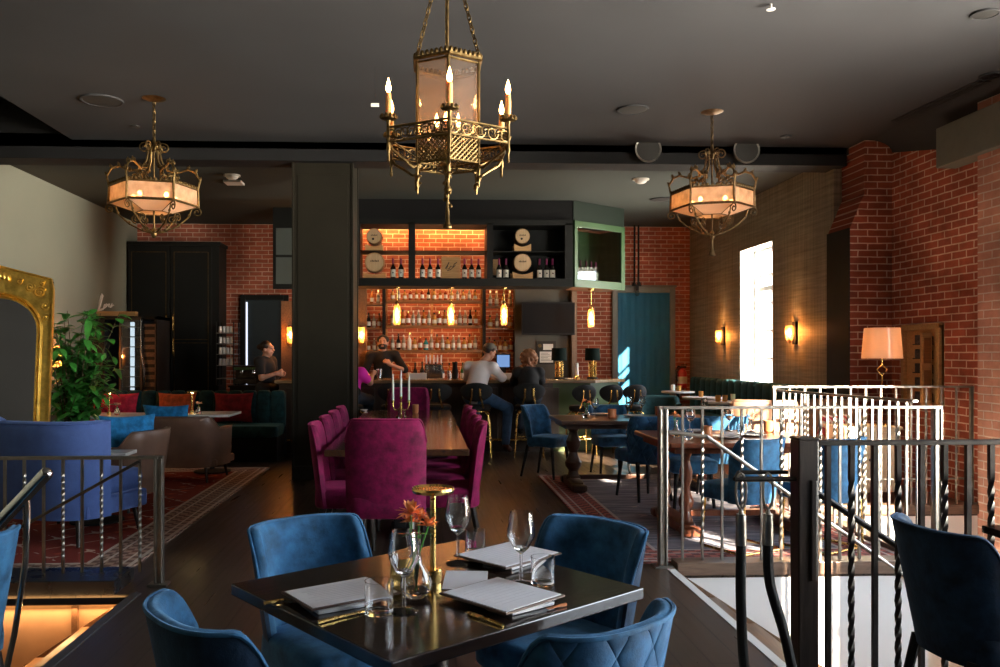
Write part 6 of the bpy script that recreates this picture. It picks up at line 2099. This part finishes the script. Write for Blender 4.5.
def head_prims(c, f, tilt=0.0):
    """c = centre of head, f = facing (horizontal unit vector)"""
    f = V3((f[0], f[1], 0)).normalized(); up = V3((0, 0, 1)); r = f.cross(up)
    up2 = (up * cos(tilt) + f * sin(tilt)); f2 = (f * cos(tilt) - up * sin(tilt))
    P = lambda x, y, z: c + r * x + f2 * y + up2 * z
    return [P_ell(P(0, -.012, .025), (.077, .092, .090), 0, math.atan2(f.y, f.x) - PI / 2), P_cap(P(0, .028, -.03), P(0, .045, -.085), .058, .036), P_cap(P(-.03, .035, -.05), P(.03, .035, -.05), .040),
            P_cap(P(0, .088, .012), P(0, .108, -.022), .010, .015), P_cap(P(-.018, .086, -.056), P(.018, .086, -.056), .010),
            P_cap(P(-.035, .072, .026), P(.035, .072, .026), .022), P_ell(P(-.078, -.005, -.01), (.016, .016, .03)), P_ell(P(.078, -.005, -.01), (.016, .016, .03))], P

def figure(label, loc, rz, J, top, bottom, hair, sleeves='short', extra=None, face=True, eyes=True, shoes='shoe', hands=True, curl=.6, collar=False):
    t = thing('person', label, 'person', loc, rz)
    J = {k: V3(v) for k, v in J.items()}
    hp, HP = head_prims(J['head'], J['face'], J.get('tilt', V3((0, 0, 0))).x)
    b = list(hp)
    b.append(P_cap(J['neck'], J['head'] + V3((0, 0, -.04)), .058, .052))
    b.append(P_cap(J['pelvis'], J['waist'], .135, .120)); b.append(P_cap(J['waist'], J['chest'], .120, .135))
    b.append(P_cap(J['chest'], J['neck'], .11, .06))
    b.append(P_cap(J['shL'], J['shR'], .062))
    sh = []
    for s in 'LR':
        b += [P_cap(J['sh'+s], J['el'+s], .052, .040), P_cap(J['el'+s], J['wr'+s], .040, .026)]
        b += [P_cap(J['hip'+s], J['kn'+s], .085, .055), P_cap(J['kn'+s], J['an'+s], .052, .036)]
        if hands:
            d = J['wr'+s] - J['el'+s]
            hd = J.get('hd'+s, d)
            b += hand_prims(J['wr'+s], hd, J.get('th'+s, V3((0, 0, 1))), curl, J.get('pm'+s, V3((0, 0, -1))))
        b.append(P_cap(J['an'+s] + V3((0, 0, -.05)), J['toe'+s], .036, .030))
    grow('body', b, M['skin'], t, .0085, .02)
    c = [P_cap(J['pelvis'] + V3((0, 0, -.0)), J['waist'], .152, .142), P_cap(J['waist'], J['chest'], .142, .155), P_cap(J['chest'], J['neck'] + V3((0, 0, -.03)), .13, .07), P_cap(J['shL'], J['shR'], .082)]
    for s in 'LR':
        if sleeves == 'long': c += [P_cap(J['sh'+s], J['el'+s], .072, .058), P_cap(J['el'+s], J['el'+s].lerp(J['wr'+s], .93), .058, .042)]
        elif sleeves == 'elbow': c += [P_cap(J['sh'+s], J['sh'+s].lerp(J['el'+s], .95), .074, .062)]
        else: c += [P_cap(J['sh'+s], J['sh'+s].lerp(J['el'+s], .62), .074, .066)]
    grow('shirt', c, M[top], t, .012, .035)
    c = [P_cap(J['pelvis'] + V3((-.06, 0, -.02)), J['pelvis'] + V3((.06, 0, -.02)), .128)]
    for s in 'LR':
        c += [P_cap(J['hip'+s], J['kn'+s], .102, .075), P_cap(J['kn'+s], J['an'+s] + V3((0, 0, .02)), .075, .062)]
    grow('trousers', c, M[bottom], t, .012, .03)
    for s in 'LR':
        a, e = J['an'+s] + V3((0, 0, -.045)), J['toe'+s]
        grow('shoe', [P_cap(a, e, .047, .038), P_cap(a + V3((0, 0, .05)), a, .048, .047)], M[shoes], t, .010, .02)
    if hair: hair(t, J, HP)
    if eyes:
        for s in (-1, 1):
            MB().ball(HP(s * .030, .086, .008), (.010, .007, .007), 8, 6).build('eye', M['ink'], t)
            MB().tube([HP(s * .018, .094, .030), HP(s * .032, .092, .035), HP(s * .046, .083, .029)], .0045, 5).build('eyebrow', M['hairdark'], t)
        MB().tube([HP(-.022, .094, -.056), HP(0, .098, -.058), HP(.022, .094, -.056)], .004, 5).build('lips', plain('lips', (.36, .12, .10), .5) if 'lips' not in MATS else MATS['lips'], t)
    if extra: extra(t, J, HP)
    return t

def hair_cap(mat, back=.0, long=0.0, bun=False):
    def f(t, J, HP):
        pr = [P_ell(HP(0, -.025, .038), (.086, .092, .092)), P_cap(HP(-.06, .0, .05), HP(.06, .0, .05), .045)]
        if long:
            for x in (-.055, 0, .055): pr.append(P_cap(HP(x, -.05, .0), HP(x * 1.2, -.06, -long), .05, .035))
        if bun: pr.append(P_ell(HP(0, -.125, .03), (.045, .045, .045)))
        cl = lambda X, Y, Z: -(np.sqrt((X - HP(0, .10, -.03)[0]) ** 2 + (Y - HP(0, .10, -.03)[1]) ** 2 + (Z - HP(0, .10, -.03)[2]) ** 2) - .095)
        grow('hair', pr, M[mat], t, .009, .02, cl)
    return f

# --- server standing at the left end of the bar, facing right
def server_extra(t, J, HP):
    c = [P_cap((-.09, .10, .95), (.09, .10, .95), .075), P_cap((-.12, .08, .62), (.12, .08, .62), .11), P_cap((-.12, .07, .40), (.12, .07, .40), .12), P_cap((-.13, .0, .95), (.13, 0, .95), .09)]
    cl = lambda X, Y, Z: np.maximum(-(Y + .06), .34 - Z)
    grow('apron', c, M['cloth_apron'], t, .012, .05, cl)
    MB().tube([HP(-.03, .06, -.02), HP(0, .10, -.03)], .002, 4) if False else None
sv = atY(265.5, 447, 12.75)
figure('person in black shirt and long dark apron standing at left end of the bar', (sv.x, 12.75, 0), facing(.93, -.36),
       dict(head=(0, .03, 1.545), face=(-.15, 1, 0), neck=(0, 0, 1.40), chest=(0, 0, 1.25), waist=(0, 0, 1.07), pelvis=(0, 0, .93),
            shL=(-.17, 0, 1.35), elL=(-.21, .06, 1.10), wrL=(-.07, .25, 1.18), shR=(.17, 0, 1.35), elR=(.21, .06, 1.10), wrR=(.08, .24, 1.17),
            hdL=(.8, .5, -.1), hdR=(-.8, .5, -.1), hipL=(-.09, 0, .90), knL=(-.10, .03, .50), anL=(-.11, -.02, .10), toeL=(-.13, .14, .045),
            hipR=(.09, 0, .90), knR=(.10, .02, .50), anR=(.10, -.03, .10), toeR=(.12, .13, .045)),
       'cloth_black', 'denim_dark', hair_cap('hairdark', bun=True), extra=server_extra, shoes='black', curl=.9)

# --- bartender behind the bar, facing the camera
def bart_extra(t, J, HP):
    pr = [P_cap(HP(-.045, .055, -.055), HP(.045, .055, -.055), .030), P_cap(HP(-.03, .06, -.085), HP(.03, .06, -.085), .030), P_cap(HP(-.03, .088, -.036), HP(.03, .088, -.036), .012)]
    grow('beard', pr, M['hairdark'], t, .008, .02, lambda X, Y, Z: -(np.sqrt((X - HP(0, .1, -.056)[0]) ** 2 + (Y - HP(0, .1, -.056)[1]) ** 2 + ((Z - HP(0, .1, -.056)[2]) * 1.6) ** 2) - .022))
bt = atY(383, 372, 13.6)
figure('bearded person in black shirt standing behind the bar, one hand at the chest', (bt.x, 13.55, 0), facing(.08, -1),
       dict(head=(0, .05, 1.655), face=(.12, 1, 0), neck=(0, 0, 1.51), chest=(0, 0, 1.34), waist=(0, 0, 1.13), pelvis=(0, 0, .98),
            shL=(-.20, 0, 1.44), elL=(-.36, .16, 1.20), wrL=(-.12, .27, 1.29), shR=(.20, 0, 1.44), elR=(.29, .05, 1.17), wrR=(.22, .26, 1.09),
            hdL=(.7, .25, .55), thL=(0, -.3, 1), pmL=(0, -1, 0), hdR=(-.1, 1, -.2), hipL=(-.1, 0, .94), knL=(-.11, .02, .52), anL=(-.11, -.03, .10), toeL=(-.13, .14, .045),
            hipR=(.1, 0, .94), knR=(.11, .02, .52), anR=(.11, -.03, .10), toeR=(.13, .14, .045)),
       'cloth_black', 'cloth_black', hair_cap('hairdark'), sleeves='elbow', extra=bart_extra, shoes='black', curl=.9)

# --- man in white shirt and cap on a stool, back to the camera, leaning right
def man_extra(t, J, HP):
    grow('cap', [P_ell(HP(0, -.012, .062), (.098, .112, .074)), P_cap(HP(-.035, .10, .052), HP(.035, .10, .052), .018), P_cap(HP(-.03, .15, .040), HP(.03, .15, .040), .014)], M['cap'], t, .008, .02,
         lambda X, Y, Z: -((X - HP(0, 0, .025)[0]) * (HP(0, 0, 1) - HP(0, 0, 0))[0] + (Y - HP(0, 0, .025)[1]) * (HP(0, 0, 1) - HP(0, 0, 0))[1] + (Z - HP(0, 0, .025)[2]) * (HP(0, 0, 1) - HP(0, 0, 0))[2]))
    grow('belt', [P_cap(J['pelvis'] + V3((-.05, 0, .045)), J['pelvis'] + V3((.05, 0, .045)), .137)], M['shoe'], t, .01, .02, lambda X, Y, Z: np.abs(Z - J['pelvis'].z - .02) - .018)
mp_ = atY(477, 455, SY)
figure('person in white shirt, grey cap and jeans sitting on a bar stool', (mp_.x, SY + .03, .02), facing(.25, .97),
       dict(head=(.13, .27, 1.475), face=(.75, .65, 0), tilt=(.38, 0, 0), neck=(.07, .16, 1.335), chest=(.03, .09, 1.18), waist=(-.01, .02, .98), pelvis=(-.02, -.02, .865),
            shL=(-.15, .13, 1.26), elL=(-.19, .28, 1.10), wrL=(.06, .42, 1.13), shR=(.22, .08, 1.25), elR=(.33, .24, 1.10), wrR=(.14, .44, 1.13),
            hipL=(-.09, 0, .84), knL=(-.10, .40, .78), anL=(-.08, .30, .36), toeL=(-.08, .42, .30),
            hipR=(.09, 0, .84), knR=(.42, .22, .66), anR=(.40, .12, .16), toeR=(.44, .25, .055)),
       'shirt_white', 'denim', hair_cap('hairdark'), sleeves='long', extra=man_extra, curl=.8)

# --- curly haired woman on the next stool
def curls(t, J, HP):
    pr = [P_ell(HP(0, -.03, .02), (.105, .105, .12))]
    rr = random.Random(11)
    for k in range(60):
        a, e = rr.uniform(0, 2 * PI), rr.uniform(-1.0, 1.4)
        d = V3((cos(a) * cos(e), sin(a) * cos(e) , sin(e)))
        pr.append(P_ell(tuple(HP(d.x * .115, d.y * .105 - .03, d.z * .125 + .0)), (.026, .026, .028)))
    for k in range(26):
        x = rr.uniform(-.12, .12); pr.append(P_ell(tuple(HP(x, -.07 + rr.uniform(-.03, .02), -.10 - rr.uniform(0, .09))), (.028, .028, .032)))
    grow('hair', pr, M['hairred'], t, .009, .008)
wp = atY(529, 455, SY)
figure('person with curly auburn hair and dark top sitting on a bar stool', (wp.x, SY + .03, .02), facing(.06, 1),
       dict(head=(.02, .17, 1.375), face=(.3, 1, 0), neck=(.01, .10, 1.235), chest=(0, .05, 1.10), waist=(0, .0, .95), pelvis=(0, -.01, .85),
            shL=(-.155, .08, 1.175), elL=(-.20, .26, 1.05), wrL=(-.06, .42, 1.125), shR=(.155, .08, 1.175), elR=(.20, .25, 1.05), wrR=(.08, .42, 1.125),
            hipL=(-.09, 0, .83), knL=(-.11, .40, .77), anL=(-.10, .30, .36), toeL=(-.10, .42, .31), hipR=(.09, 0, .83), knR=(.13, .40, .77), anR=(.12, .30, .36), toeR=(.12, .42, .31)),
       'cloth_black', 'denim_dark', curls, sleeves='long', shoes='black')
# --- person in magenta, mostly behind the column
kp = atY(349, 455, SY)
bar_stool('bar stool with the magenta dressed person, mostly behind the dark column', (kp.x, SY, 0), facing(.3, 1), 'bar stools along the bar')
figure('person in magenta top sitting at the bar, mostly hidden by the dark column', (kp.x, SY + .03, .02), facing(.35, .94),
       dict(head=(-.03, .16, 1.375), face=(.2, 1, 0), neck=(-.01, .09, 1.235), chest=(.02, .03, 1.10), waist=(.02, -.02, .95), pelvis=(0, -.02, .85),
            shL=(-.155, .08, 1.175), elL=(-.20, .26, 1.05), wrL=(-.06, .42, 1.125), shR=(.175, .02, 1.175), elR=(.25, .17, 1.03), wrR=(.17, .42, 1.125),
            hipL=(-.09, 0, .83), knL=(-.11, .40, .77), anL=(-.10, .30, .36), toeL=(-.10, .42, .31), hipR=(.09, 0, .83), knR=(.13, .40, .77), anR=(.12, .30, .36), toeR=(.12, .42, .31)),
       'shirt_pink', 'denim_dark', hair_cap('hairred', long=.15), sleeves='short')
# ================================================================== TABLE SETTINGS
ZT = .751
def onT(px, py, z=ZT): return atZ(px, py, z)
def quad_card(name, label, cat, corners, z, th, mat, group=None, board=None, inset=0.0, curl=0):
    P = [onT(px, py, z) for px, py in corners]                  # a, b, c, d round the card
    c = sum(P, Vector()) / 4
    u = ((P[1] - P[0]) + (P[2] - P[3])) / 2; v = ((P[3] - P[0]) + (P[2] - P[1])) / 2
    ang = math.atan2(u.y, u.x)
    w, h = u.length, abs(v.dot(Vector((-sin(ang), cos(ang), 0))))
    t = thing(name, label, cat, (c.x, c.y, z), ang, group)
    if board:
        MB().box((0, 0, .0025), (w, h, .005)).build('board', M[board], t, smooth=0)
        MB().box((0, 0, .006), (w - .015, h - .015, .002)).build('page', M[mat], t, smooth=0)
        m = MB()
        for k in range(9):
            y = h * .32 - k * h * .075
            m.box((-w * .02 * (k % 3), y, .0072), (w * (.55 + .12 * (k % 2)), .0035, .0004))
        m.build('lettering', plain('grey_ink', (.68, .66, .70), .8) if 'grey_ink' not in MATS else MATS['grey_ink'], t, smooth=0)
    else:
        MB().box((0, 0, th / 2), (w, h, th)).build('sheet', M[mat], t, smooth=0, bevel=.002)
    return t
G = 'menus on the nearest table'
def plate(label, px, py, z=ZT, r=.12, mat='linen', group=None):
    p = onT(px, py, z)
    return lathed('plate', label, 'plate', (p.x, p.y, z), [(r*.6, 0), (r*.7, .004), (r, .016), (r*.97, .018), (r*.66, .008), (0, .007)], 'marble', group, 32)
def napkin(label, corners, z=ZT, group=None):
    return quad_card('napkin', label, 'napkin', corners, z, .010, 'linen', group)
G2 = 'white napkins on the nearest table'
napkin('folded napkin under the menu nearest the left chair', [(297, 602), (352, 594), (372, 605), (322, 615)], ZT, G2)
napkin('folded napkin under the menu at the right front of nearest table', [(486, 605), (526, 597), (556, 604), (512, 617)], ZT, G2)
napkin('folded napkin under the menu by the back right chair', [(486, 563), (520, 553), (545, 560), (508, 572)], ZT, G2)
quad_card('menu', 'menu card lying at the left side of the nearest table', 'menu', [(275, 593), (365, 580), (402, 592), (318, 612)], ZT + .012, 0, 'paper', G, 'papercard')
quad_card('menu', 'menu card lying at the right front of the nearest table', 'menu', [(441, 595), (496, 578), (567, 597), (504, 615)], ZT + .012, 0, 'paper', G, 'papercard')
quad_card('menu', 'menu card lying before the dark blue chair at the back right', 'menu', [(458, 556), (506, 543), (565, 554), (501, 570)], ZT + .012, 0, 'paper', G, 'papercard')
quad_card('paper_sheet', 'loose white sheet beside the gold candle lamp foot', 'paper', [(441, 592), (446, 571), (488, 571), (487, 587)], ZT, .001, 'paper')
def cutlery(kind, label, a, b, z=ZT, mat='brass', group='gold cutlery on the nearest table'):
    A, B = onT(*a, z), onT(*b, z)
    d = B - A; L = d.length; ang = math.atan2(d.y, d.x)
    m = MB()
    m.tube([(0, 0, .004), (L * .3, 0, .0045), (L * .58, 0, .004)], [.0052, .0045, .003], 6)
    if kind == 'fork':
        m.box((L * .68, 0, .004), (L * .2, .018, .002))
        for q in (-1.5, -.5, .5, 1.5): m.box((L * .86, q * .0048, .004), (L * .24, .0028, .002))
    else:
        m.add([(L*.55, -.005, .003), (L*.97, -.007, .003), (L, .0, .003), (L*.98, .009, .003), (L*.55, .005, .003), (L*.55, -.005, .005), (L*.97, -.007, .004), (L, 0, .004), (L*.98, .009, .004), (L*.55, .005, .005)],
              [(4,3,2,1,0), (5,6,7,8,9), (0,1,6,5), (1,2,7,6), (2,3,8,7), (3,4,9,8), (4,0,5,9)])
    o = m.build(kind, M[mat], loc=A, rz=ang)
    return tag(o, label, kind, group)
cutlery('knife', 'gold knife in front of the left menu card', (318, 624), (368, 611))
cutlery('fork', 'gold fork at the near left corner of nearest table', (264, 605), (300, 598))
cutlery('fork', 'gold fork in front of the right front menu card', (503, 627), (466, 613))
cutlery('knife', 'gold knife at the right end of the right front menu card', (566, 606), (547, 610), mat='terracotta')
G = 'tumblers on the nearest table'
p = onT(379, 613); tumbler('clear tumbler at right corner of the left menu card', p, G)
p = onT(543, 584); tumbler('clear tumbler right of the wine glass by dark blue chair', p, G, .95)
p = onT(475, 552); tumbler('clear tumbler behind the menu by dark blue chair', p, G, .9)
G = 'wine glasses on the nearest table'
p = onT(404, 611); wine_glass('wine glass in front of the orange flower vase', p, G, 1.04)
p = onT(458, 563); wine_glass('wine glass behind the gold candle lamp', p, G, 1.07)
p = onT(521, 584); wine_glass('wine glass standing between the two right menus', p, G, 1.05)
# bud vase with orange chrysanthemums
def flower(m, c, r, n=22, seed=0):
    rr = random.Random(seed)
    for k in range(n):
        a = 2 * PI * k / n + rr.uniform(-.1, .1)
        el = rr.uniform(-.2, 1.1)
        d = Vector((cos(a) * cos(el), sin(a) * cos(el), sin(el)))
        leaf(m, Vector(c), d, r * rr.uniform(.85, 1.1), r * .36, .1)
p = onT(416, 596)
t = thing('flower_vase', 'glass bud vase with orange flowers on the nearest table', 'vase', p)
MB().lathe([(0, 0), (.030, 0), (.044, .018), (.047, .04), (.038, .068), (.018, .095), (.0125, .13), (.014, .172), (.016, .182), (.013, .182), (.0105, .13), (.015, .095), (.034, .067), (.043, .04), (.04, .02), (.0, .008)], n=26, caps=False).build('vase', M['glass'], t)
fl, gm = MB(), MB()
for k, (x, y, z, r) in enumerate(((-.016, 0, .240, .046), (.036, -.012, .205, .042), (-.02, .02, .21, .036), (.01, .018, .225, .036))):
    flower(fl, (x, y, z), r, 24, k); gm.tube([(0, 0, .02), (x * .3, y * .3, .13), (x, y, z)], .0022, 6)
for d in ((1, .2, .3), (-1, .4, .1), (.3, -1, .3)): leaf(gm, Vector((0, 0, .175)), Vector(d), .05, .02, .3)
fl.build('petals', M['petal'], t, smooth=60); gm.build('stem', M['leaf'], t)
def stick_lamp(label, loc, h, rd, group, big=False):
    t = thing('table_lamp', label, 'lamp', loc, 0, group)
    MB().lathe([(rd * .42, 0), (rd * .42, h * .12), (rd * .38, h * .135), (.0, h * .135)], n=24).build('base', M['brass'], t)
    MB().cyl((0, 0, h * .13), (0, 0, h * .96), rd * .14, n=14).build('stem', M['brass'], t)
    MB().lathe([(rd * .35, h * .925), (rd * .95, h * .945), (rd, h * .975), (rd * .97, h), (rd * .9, h * .985), (.0, h * .98)], n=36).build('disc_head', M['brass'], t)
    if not big:
        MB().lathe([(.0, h * .928), (rd * .5, h * .932)], n=18, caps=False).build('light_disc', M['bulb'], t)
        point((0, 0, h * .86), 1.4, (1, .65, .3), .02, parent=t)
    return t
p = onT(433, 581); stick_lamp('gold stick lamp with flat disc top on the nearest table', p, .29, .066, None, True)
tag(MB().box((0, 0, .045), (.07, .012, .09)).build('card_stand', M['brass'], loc=onT(402, 590), rz=R(20), smooth=0), 'small gold card stand behind the front wine glass', 'card stand')

# long plum table: candelabra, cups
p = atZ(401, 417, .766)
t = thing('candelabra', 'brass three arm candelabra with white taper candles on the long table', 'candelabra', p)
m = MB(); m.lathe([(.055, 0), (.058, .012), (.03, .025), (.012, .05), (.016, .09), (.010, .13), (.014, .16)], n=20); m.build('base', M['brass'], t)
for s in (-1, 1):
    MB().tube([(0, 0, .11), (s*.035, 0, .075), (s*.075, 0, .085), (s*.088, 0, .13), (s*.088, 0, .16)], .0055, 8).lathe([(.018, .158), (.022, .165), (.013, .172), (.013, .185)], (s*.088, 0, 0), n=14).build('arm', M['brass'], t)
MB().lathe([(.018, .20), (.022, .207), (.013, .214), (.013, .227)], n=14).cyl((0, 0, .15), (0, 0, .205), .007).build('arm', M['brass'], t)
for x, z in ((-.088, .18), (0, .222), (.088, .18)):
    MB().lathe([(.0125, 0), (.0115, .20), (.006, .292), (.0, .297)], (x, 0, z), n=12).build('candle', M['whitewax'], t)
G = 'copper cups'
def cup(label, loc, r=.032, h=.075, mat='terracotta', group=None):
    return lathed('cup', label, 'cup', loc, [(r*.86, 0), (r, .01), (r*1.02, h), (r*.94, h), (r*.9, .015), (0, .012)], mat, group, 18)
p = atZ(415.5, 413, .766); cup('copper candle cup right of the candelabra', p, .035, .10)
p = atZ(404, 418, .766); tumbler('clear tumbler at foot of the candelabra', p + Vector((-.02, -.10, 0)), None)
p = atZ(364, 411, .766); lathed('small_dish', 'small pale dish at the far left corner of the long table', 'dish', p, [(.03, 0), (.05, .02), (.046, .02), (.028, .005)], 'marble')

# tables behind the right railing
def small_vase(label, p, seed):
    t = thing('flower_vase', label, 'vase', p)
    MB().lathe([(0, 0), (.028, 0), (.04, .02), (.04, .04), (.016, .08), (.012, .12), (.013, .14), (.010, .14), (.010, .12), (.013, .08), (.035, .04), (.0, .01)], n=18, caps=False).build('vase', M['glass'], t)
    f, g = MB(), MB()
    for k in range(3):
        x, y = .03 * cos(k * 2.1), .03 * sin(k * 2.1)
        flower(f, (x, y, .17 + .012 * k), .03, 16, seed + k); g.tube([(0, 0, .02), (x, y, .17)], .002, 5)
    f.build('petals', M['petal'], t); g.build('stem', M['leaf'], t)
G = 'wine glasses on the walnut trestle table'
for px, py, w in ((595, 419, 'at the left end'), (629, 417, 'left of the middle'), (642, 416, 'right of the middle'), (704, 418, 'at the right end')):
    wine_glass('wine glass %s of the walnut trestle table' % w, onT(px, py), G, 1.0)
small_vase('little glass vase with orange flowers on left end of walnut trestle table', onT(586, 420), 5)
cup('copper cup in the middle of the walnut trestle table', onT(612, 420), .045, .10)
cup('copper cup near the right end of the walnut trestle table', onT(659, 417), .045, .10)
plate('white plate with napkin left of the copper cup on trestle table', 601, 416.5)
plate('white plate at the front of trestle table before the wine glasses', 633, 418)
G = 'wine glasses on the sunlit table'
for px, py, w in ((690, 435, 'at the left end'), (729, 433, 'in the middle'), (751, 434, 'at the right')):
    wine_glass('wine glass %s of the sunlit table' % w, onT(px, py), G, 1.05)
small_vase('little glass vase with orange flowers on left corner of the sunlit table', onT(676, 439), 9)
cup('copper cup on the sunlit table left of middle', onT(706.5, 441), .045, .105)
cup('copper cup at the right end of the sunlit table', onT(769, 434), .045, .10)
plate('white plate beside the left copper cup on sunlit table', 727, 440)
plate('white plate at the back left of sunlit table', 698, 434)
plate('white plate at the right side of sunlit table', 752, 438)
tumbler('clear tumbler left of the right wine glass on the sunlit table', onT(742, 436), None)
tumbler('clear tumbler beside the vase on the sunlit table', onT(688, 442), None)
# cafe tables
for (pt, tb), items in zip(CT, (((673, 'w'), (679, 'c')), ((701, 'c'),), ((718, 'c'), (725, 'c'), (733, 'w')))):
    for k, (px, kind) in enumerate(items):
        x = atY(px, 390, pt.y).x
        nm = {12.9: 'under the fire extinguisher', 11.9: 'in the middle of the row', 10.9: 'nearest the window'}[round(tb.location.y, 1)]
        if kind == 'w': cup('small white candle on the cafe table ' + nm, (x, pt.y, pt.z + .001), .03, .10, 'whitewax')
        else: cup('%s amber candle cup on the cafe table %s' % (('first', 'second')[k % 2] if tb.location.y < 11 else 'small', nm), (x, pt.y, pt.z + .001), .035, .085, 'b_honey')
# lounge tables
for (x0, x1, y), lps, vs_, nm in ((LT1, 109, 118.5, 'left of large brown armchair'), (LT2, 192, 199.5, 'behind large brown armchair')):
    Yl = y + .30
    stick_lamp('gold stick lamp on the marble table ' + nm, (atY(lps, 410, Yl).x, Yl, .721), .27, .06, None)
    xv = atY(vs_, 410, Yl).x
    t = thing('flower_vase', 'bud vase with peach flower on marble table ' + nm, 'vase', (xv, Yl - .04, .721))
    MB().lathe([(0, 0), (.03, 0), (.034, .03), (.026, .07), (.010, .085), (.011, .10), (.008, .10), (.022, .066), (0, .01)], n=16, caps=False).build('vase', M['glass'], t)
    f = MB()
    for k in range(3): flower(f, (.02*cos(k*2), .02*sin(k*2), .125), .035, 16, 20 + k)
    f.build('petals', plain('peach_petal', (.70, .40, .24), .6) if 'peach_petal' not in MATS else MATS['peach_petal'], t)
    MB().tube([(0, 0, .02), (.0, 0, .12)], .003, 5).build('stem', M['leaf'], t)
p = atZ(59, 427, .55)
t = thing('lounge_table', 'small dark side table hidden behind the blue velvet armchair', 'table', (p.x, 8.0, 0))
MB().lathe([(.25, .60), (.25, .63)], n=28).build('tabletop', M['black'], t)
MB().cyl((0, 0, .02), (0, 0, .60), .025).lathe([(.2, 0), (.2, .02)], n=24).build('column', M['black'], t)
stick_lamp('gold stick lamp beside the gold mirror', (p.x, 8.0, .631), .27, .05, None)
# everything standing on a rug sits on its pile: lift by the rug's thickness
bpy.context.view_layer.update()
rugs = [o for o in C.objects if o.name.startswith('rug')]
for o in C.objects:
    if o.parent or o in rugs or o.type not in ('EMPTY', 'MESH') or o.get('kind') or o.get('category') in ('railing', 'rug') or o.location.z > 1.5 or o.location.length < .01: continue
    for r in rugs:
        if abs(o.location.x - r.location.x) < r.dimensions.x / 2 and abs(o.location.y - r.location.y) < r.dimensions.y / 2:
            o.location.z += .018   # lift
            break
# ================================================================== CAMERA
cam = bpy.data.cameras.new('camera')
co = bpy.data.objects.new('camera', cam); C.objects.link(co)
co.location = (0, 0, CAMZ)
co.rotation_euler = (R(90), 0, -YAW)
cam.sensor_width = 36
cam.lens = 36 * FPX / 1000
cam.shift_x = (500 - PPX) / 1000
cam.shift_y = (PPY - 333.5) / 1000
cam.clip_start, cam.clip_end = .05, 200
sc = bpy.context.scene
sc.camera = co
sc.view_settings.view_transform = 'Standard'
sc.view_settings.look = 'None'
sc.view_settings.gamma = 1
sc.view_settings.use_curve_mapping = False
sc.view_settings.exposure = 0.78
cy = sc.cycles
cy.use_denoising = True
cy.denoiser = 'OPENIMAGEDENOISE'
cy.max_bounces, cy.diffuse_bounces, cy.glossy_bounces = 12, 5, 5
cy.transmission_bounces, cy.transparent_max_bounces = 10, 16
cy.sample_clamp_indirect = 6
cy.caustics_reflective = cy.caustics_refractive = False
cy.use_light_tree = True
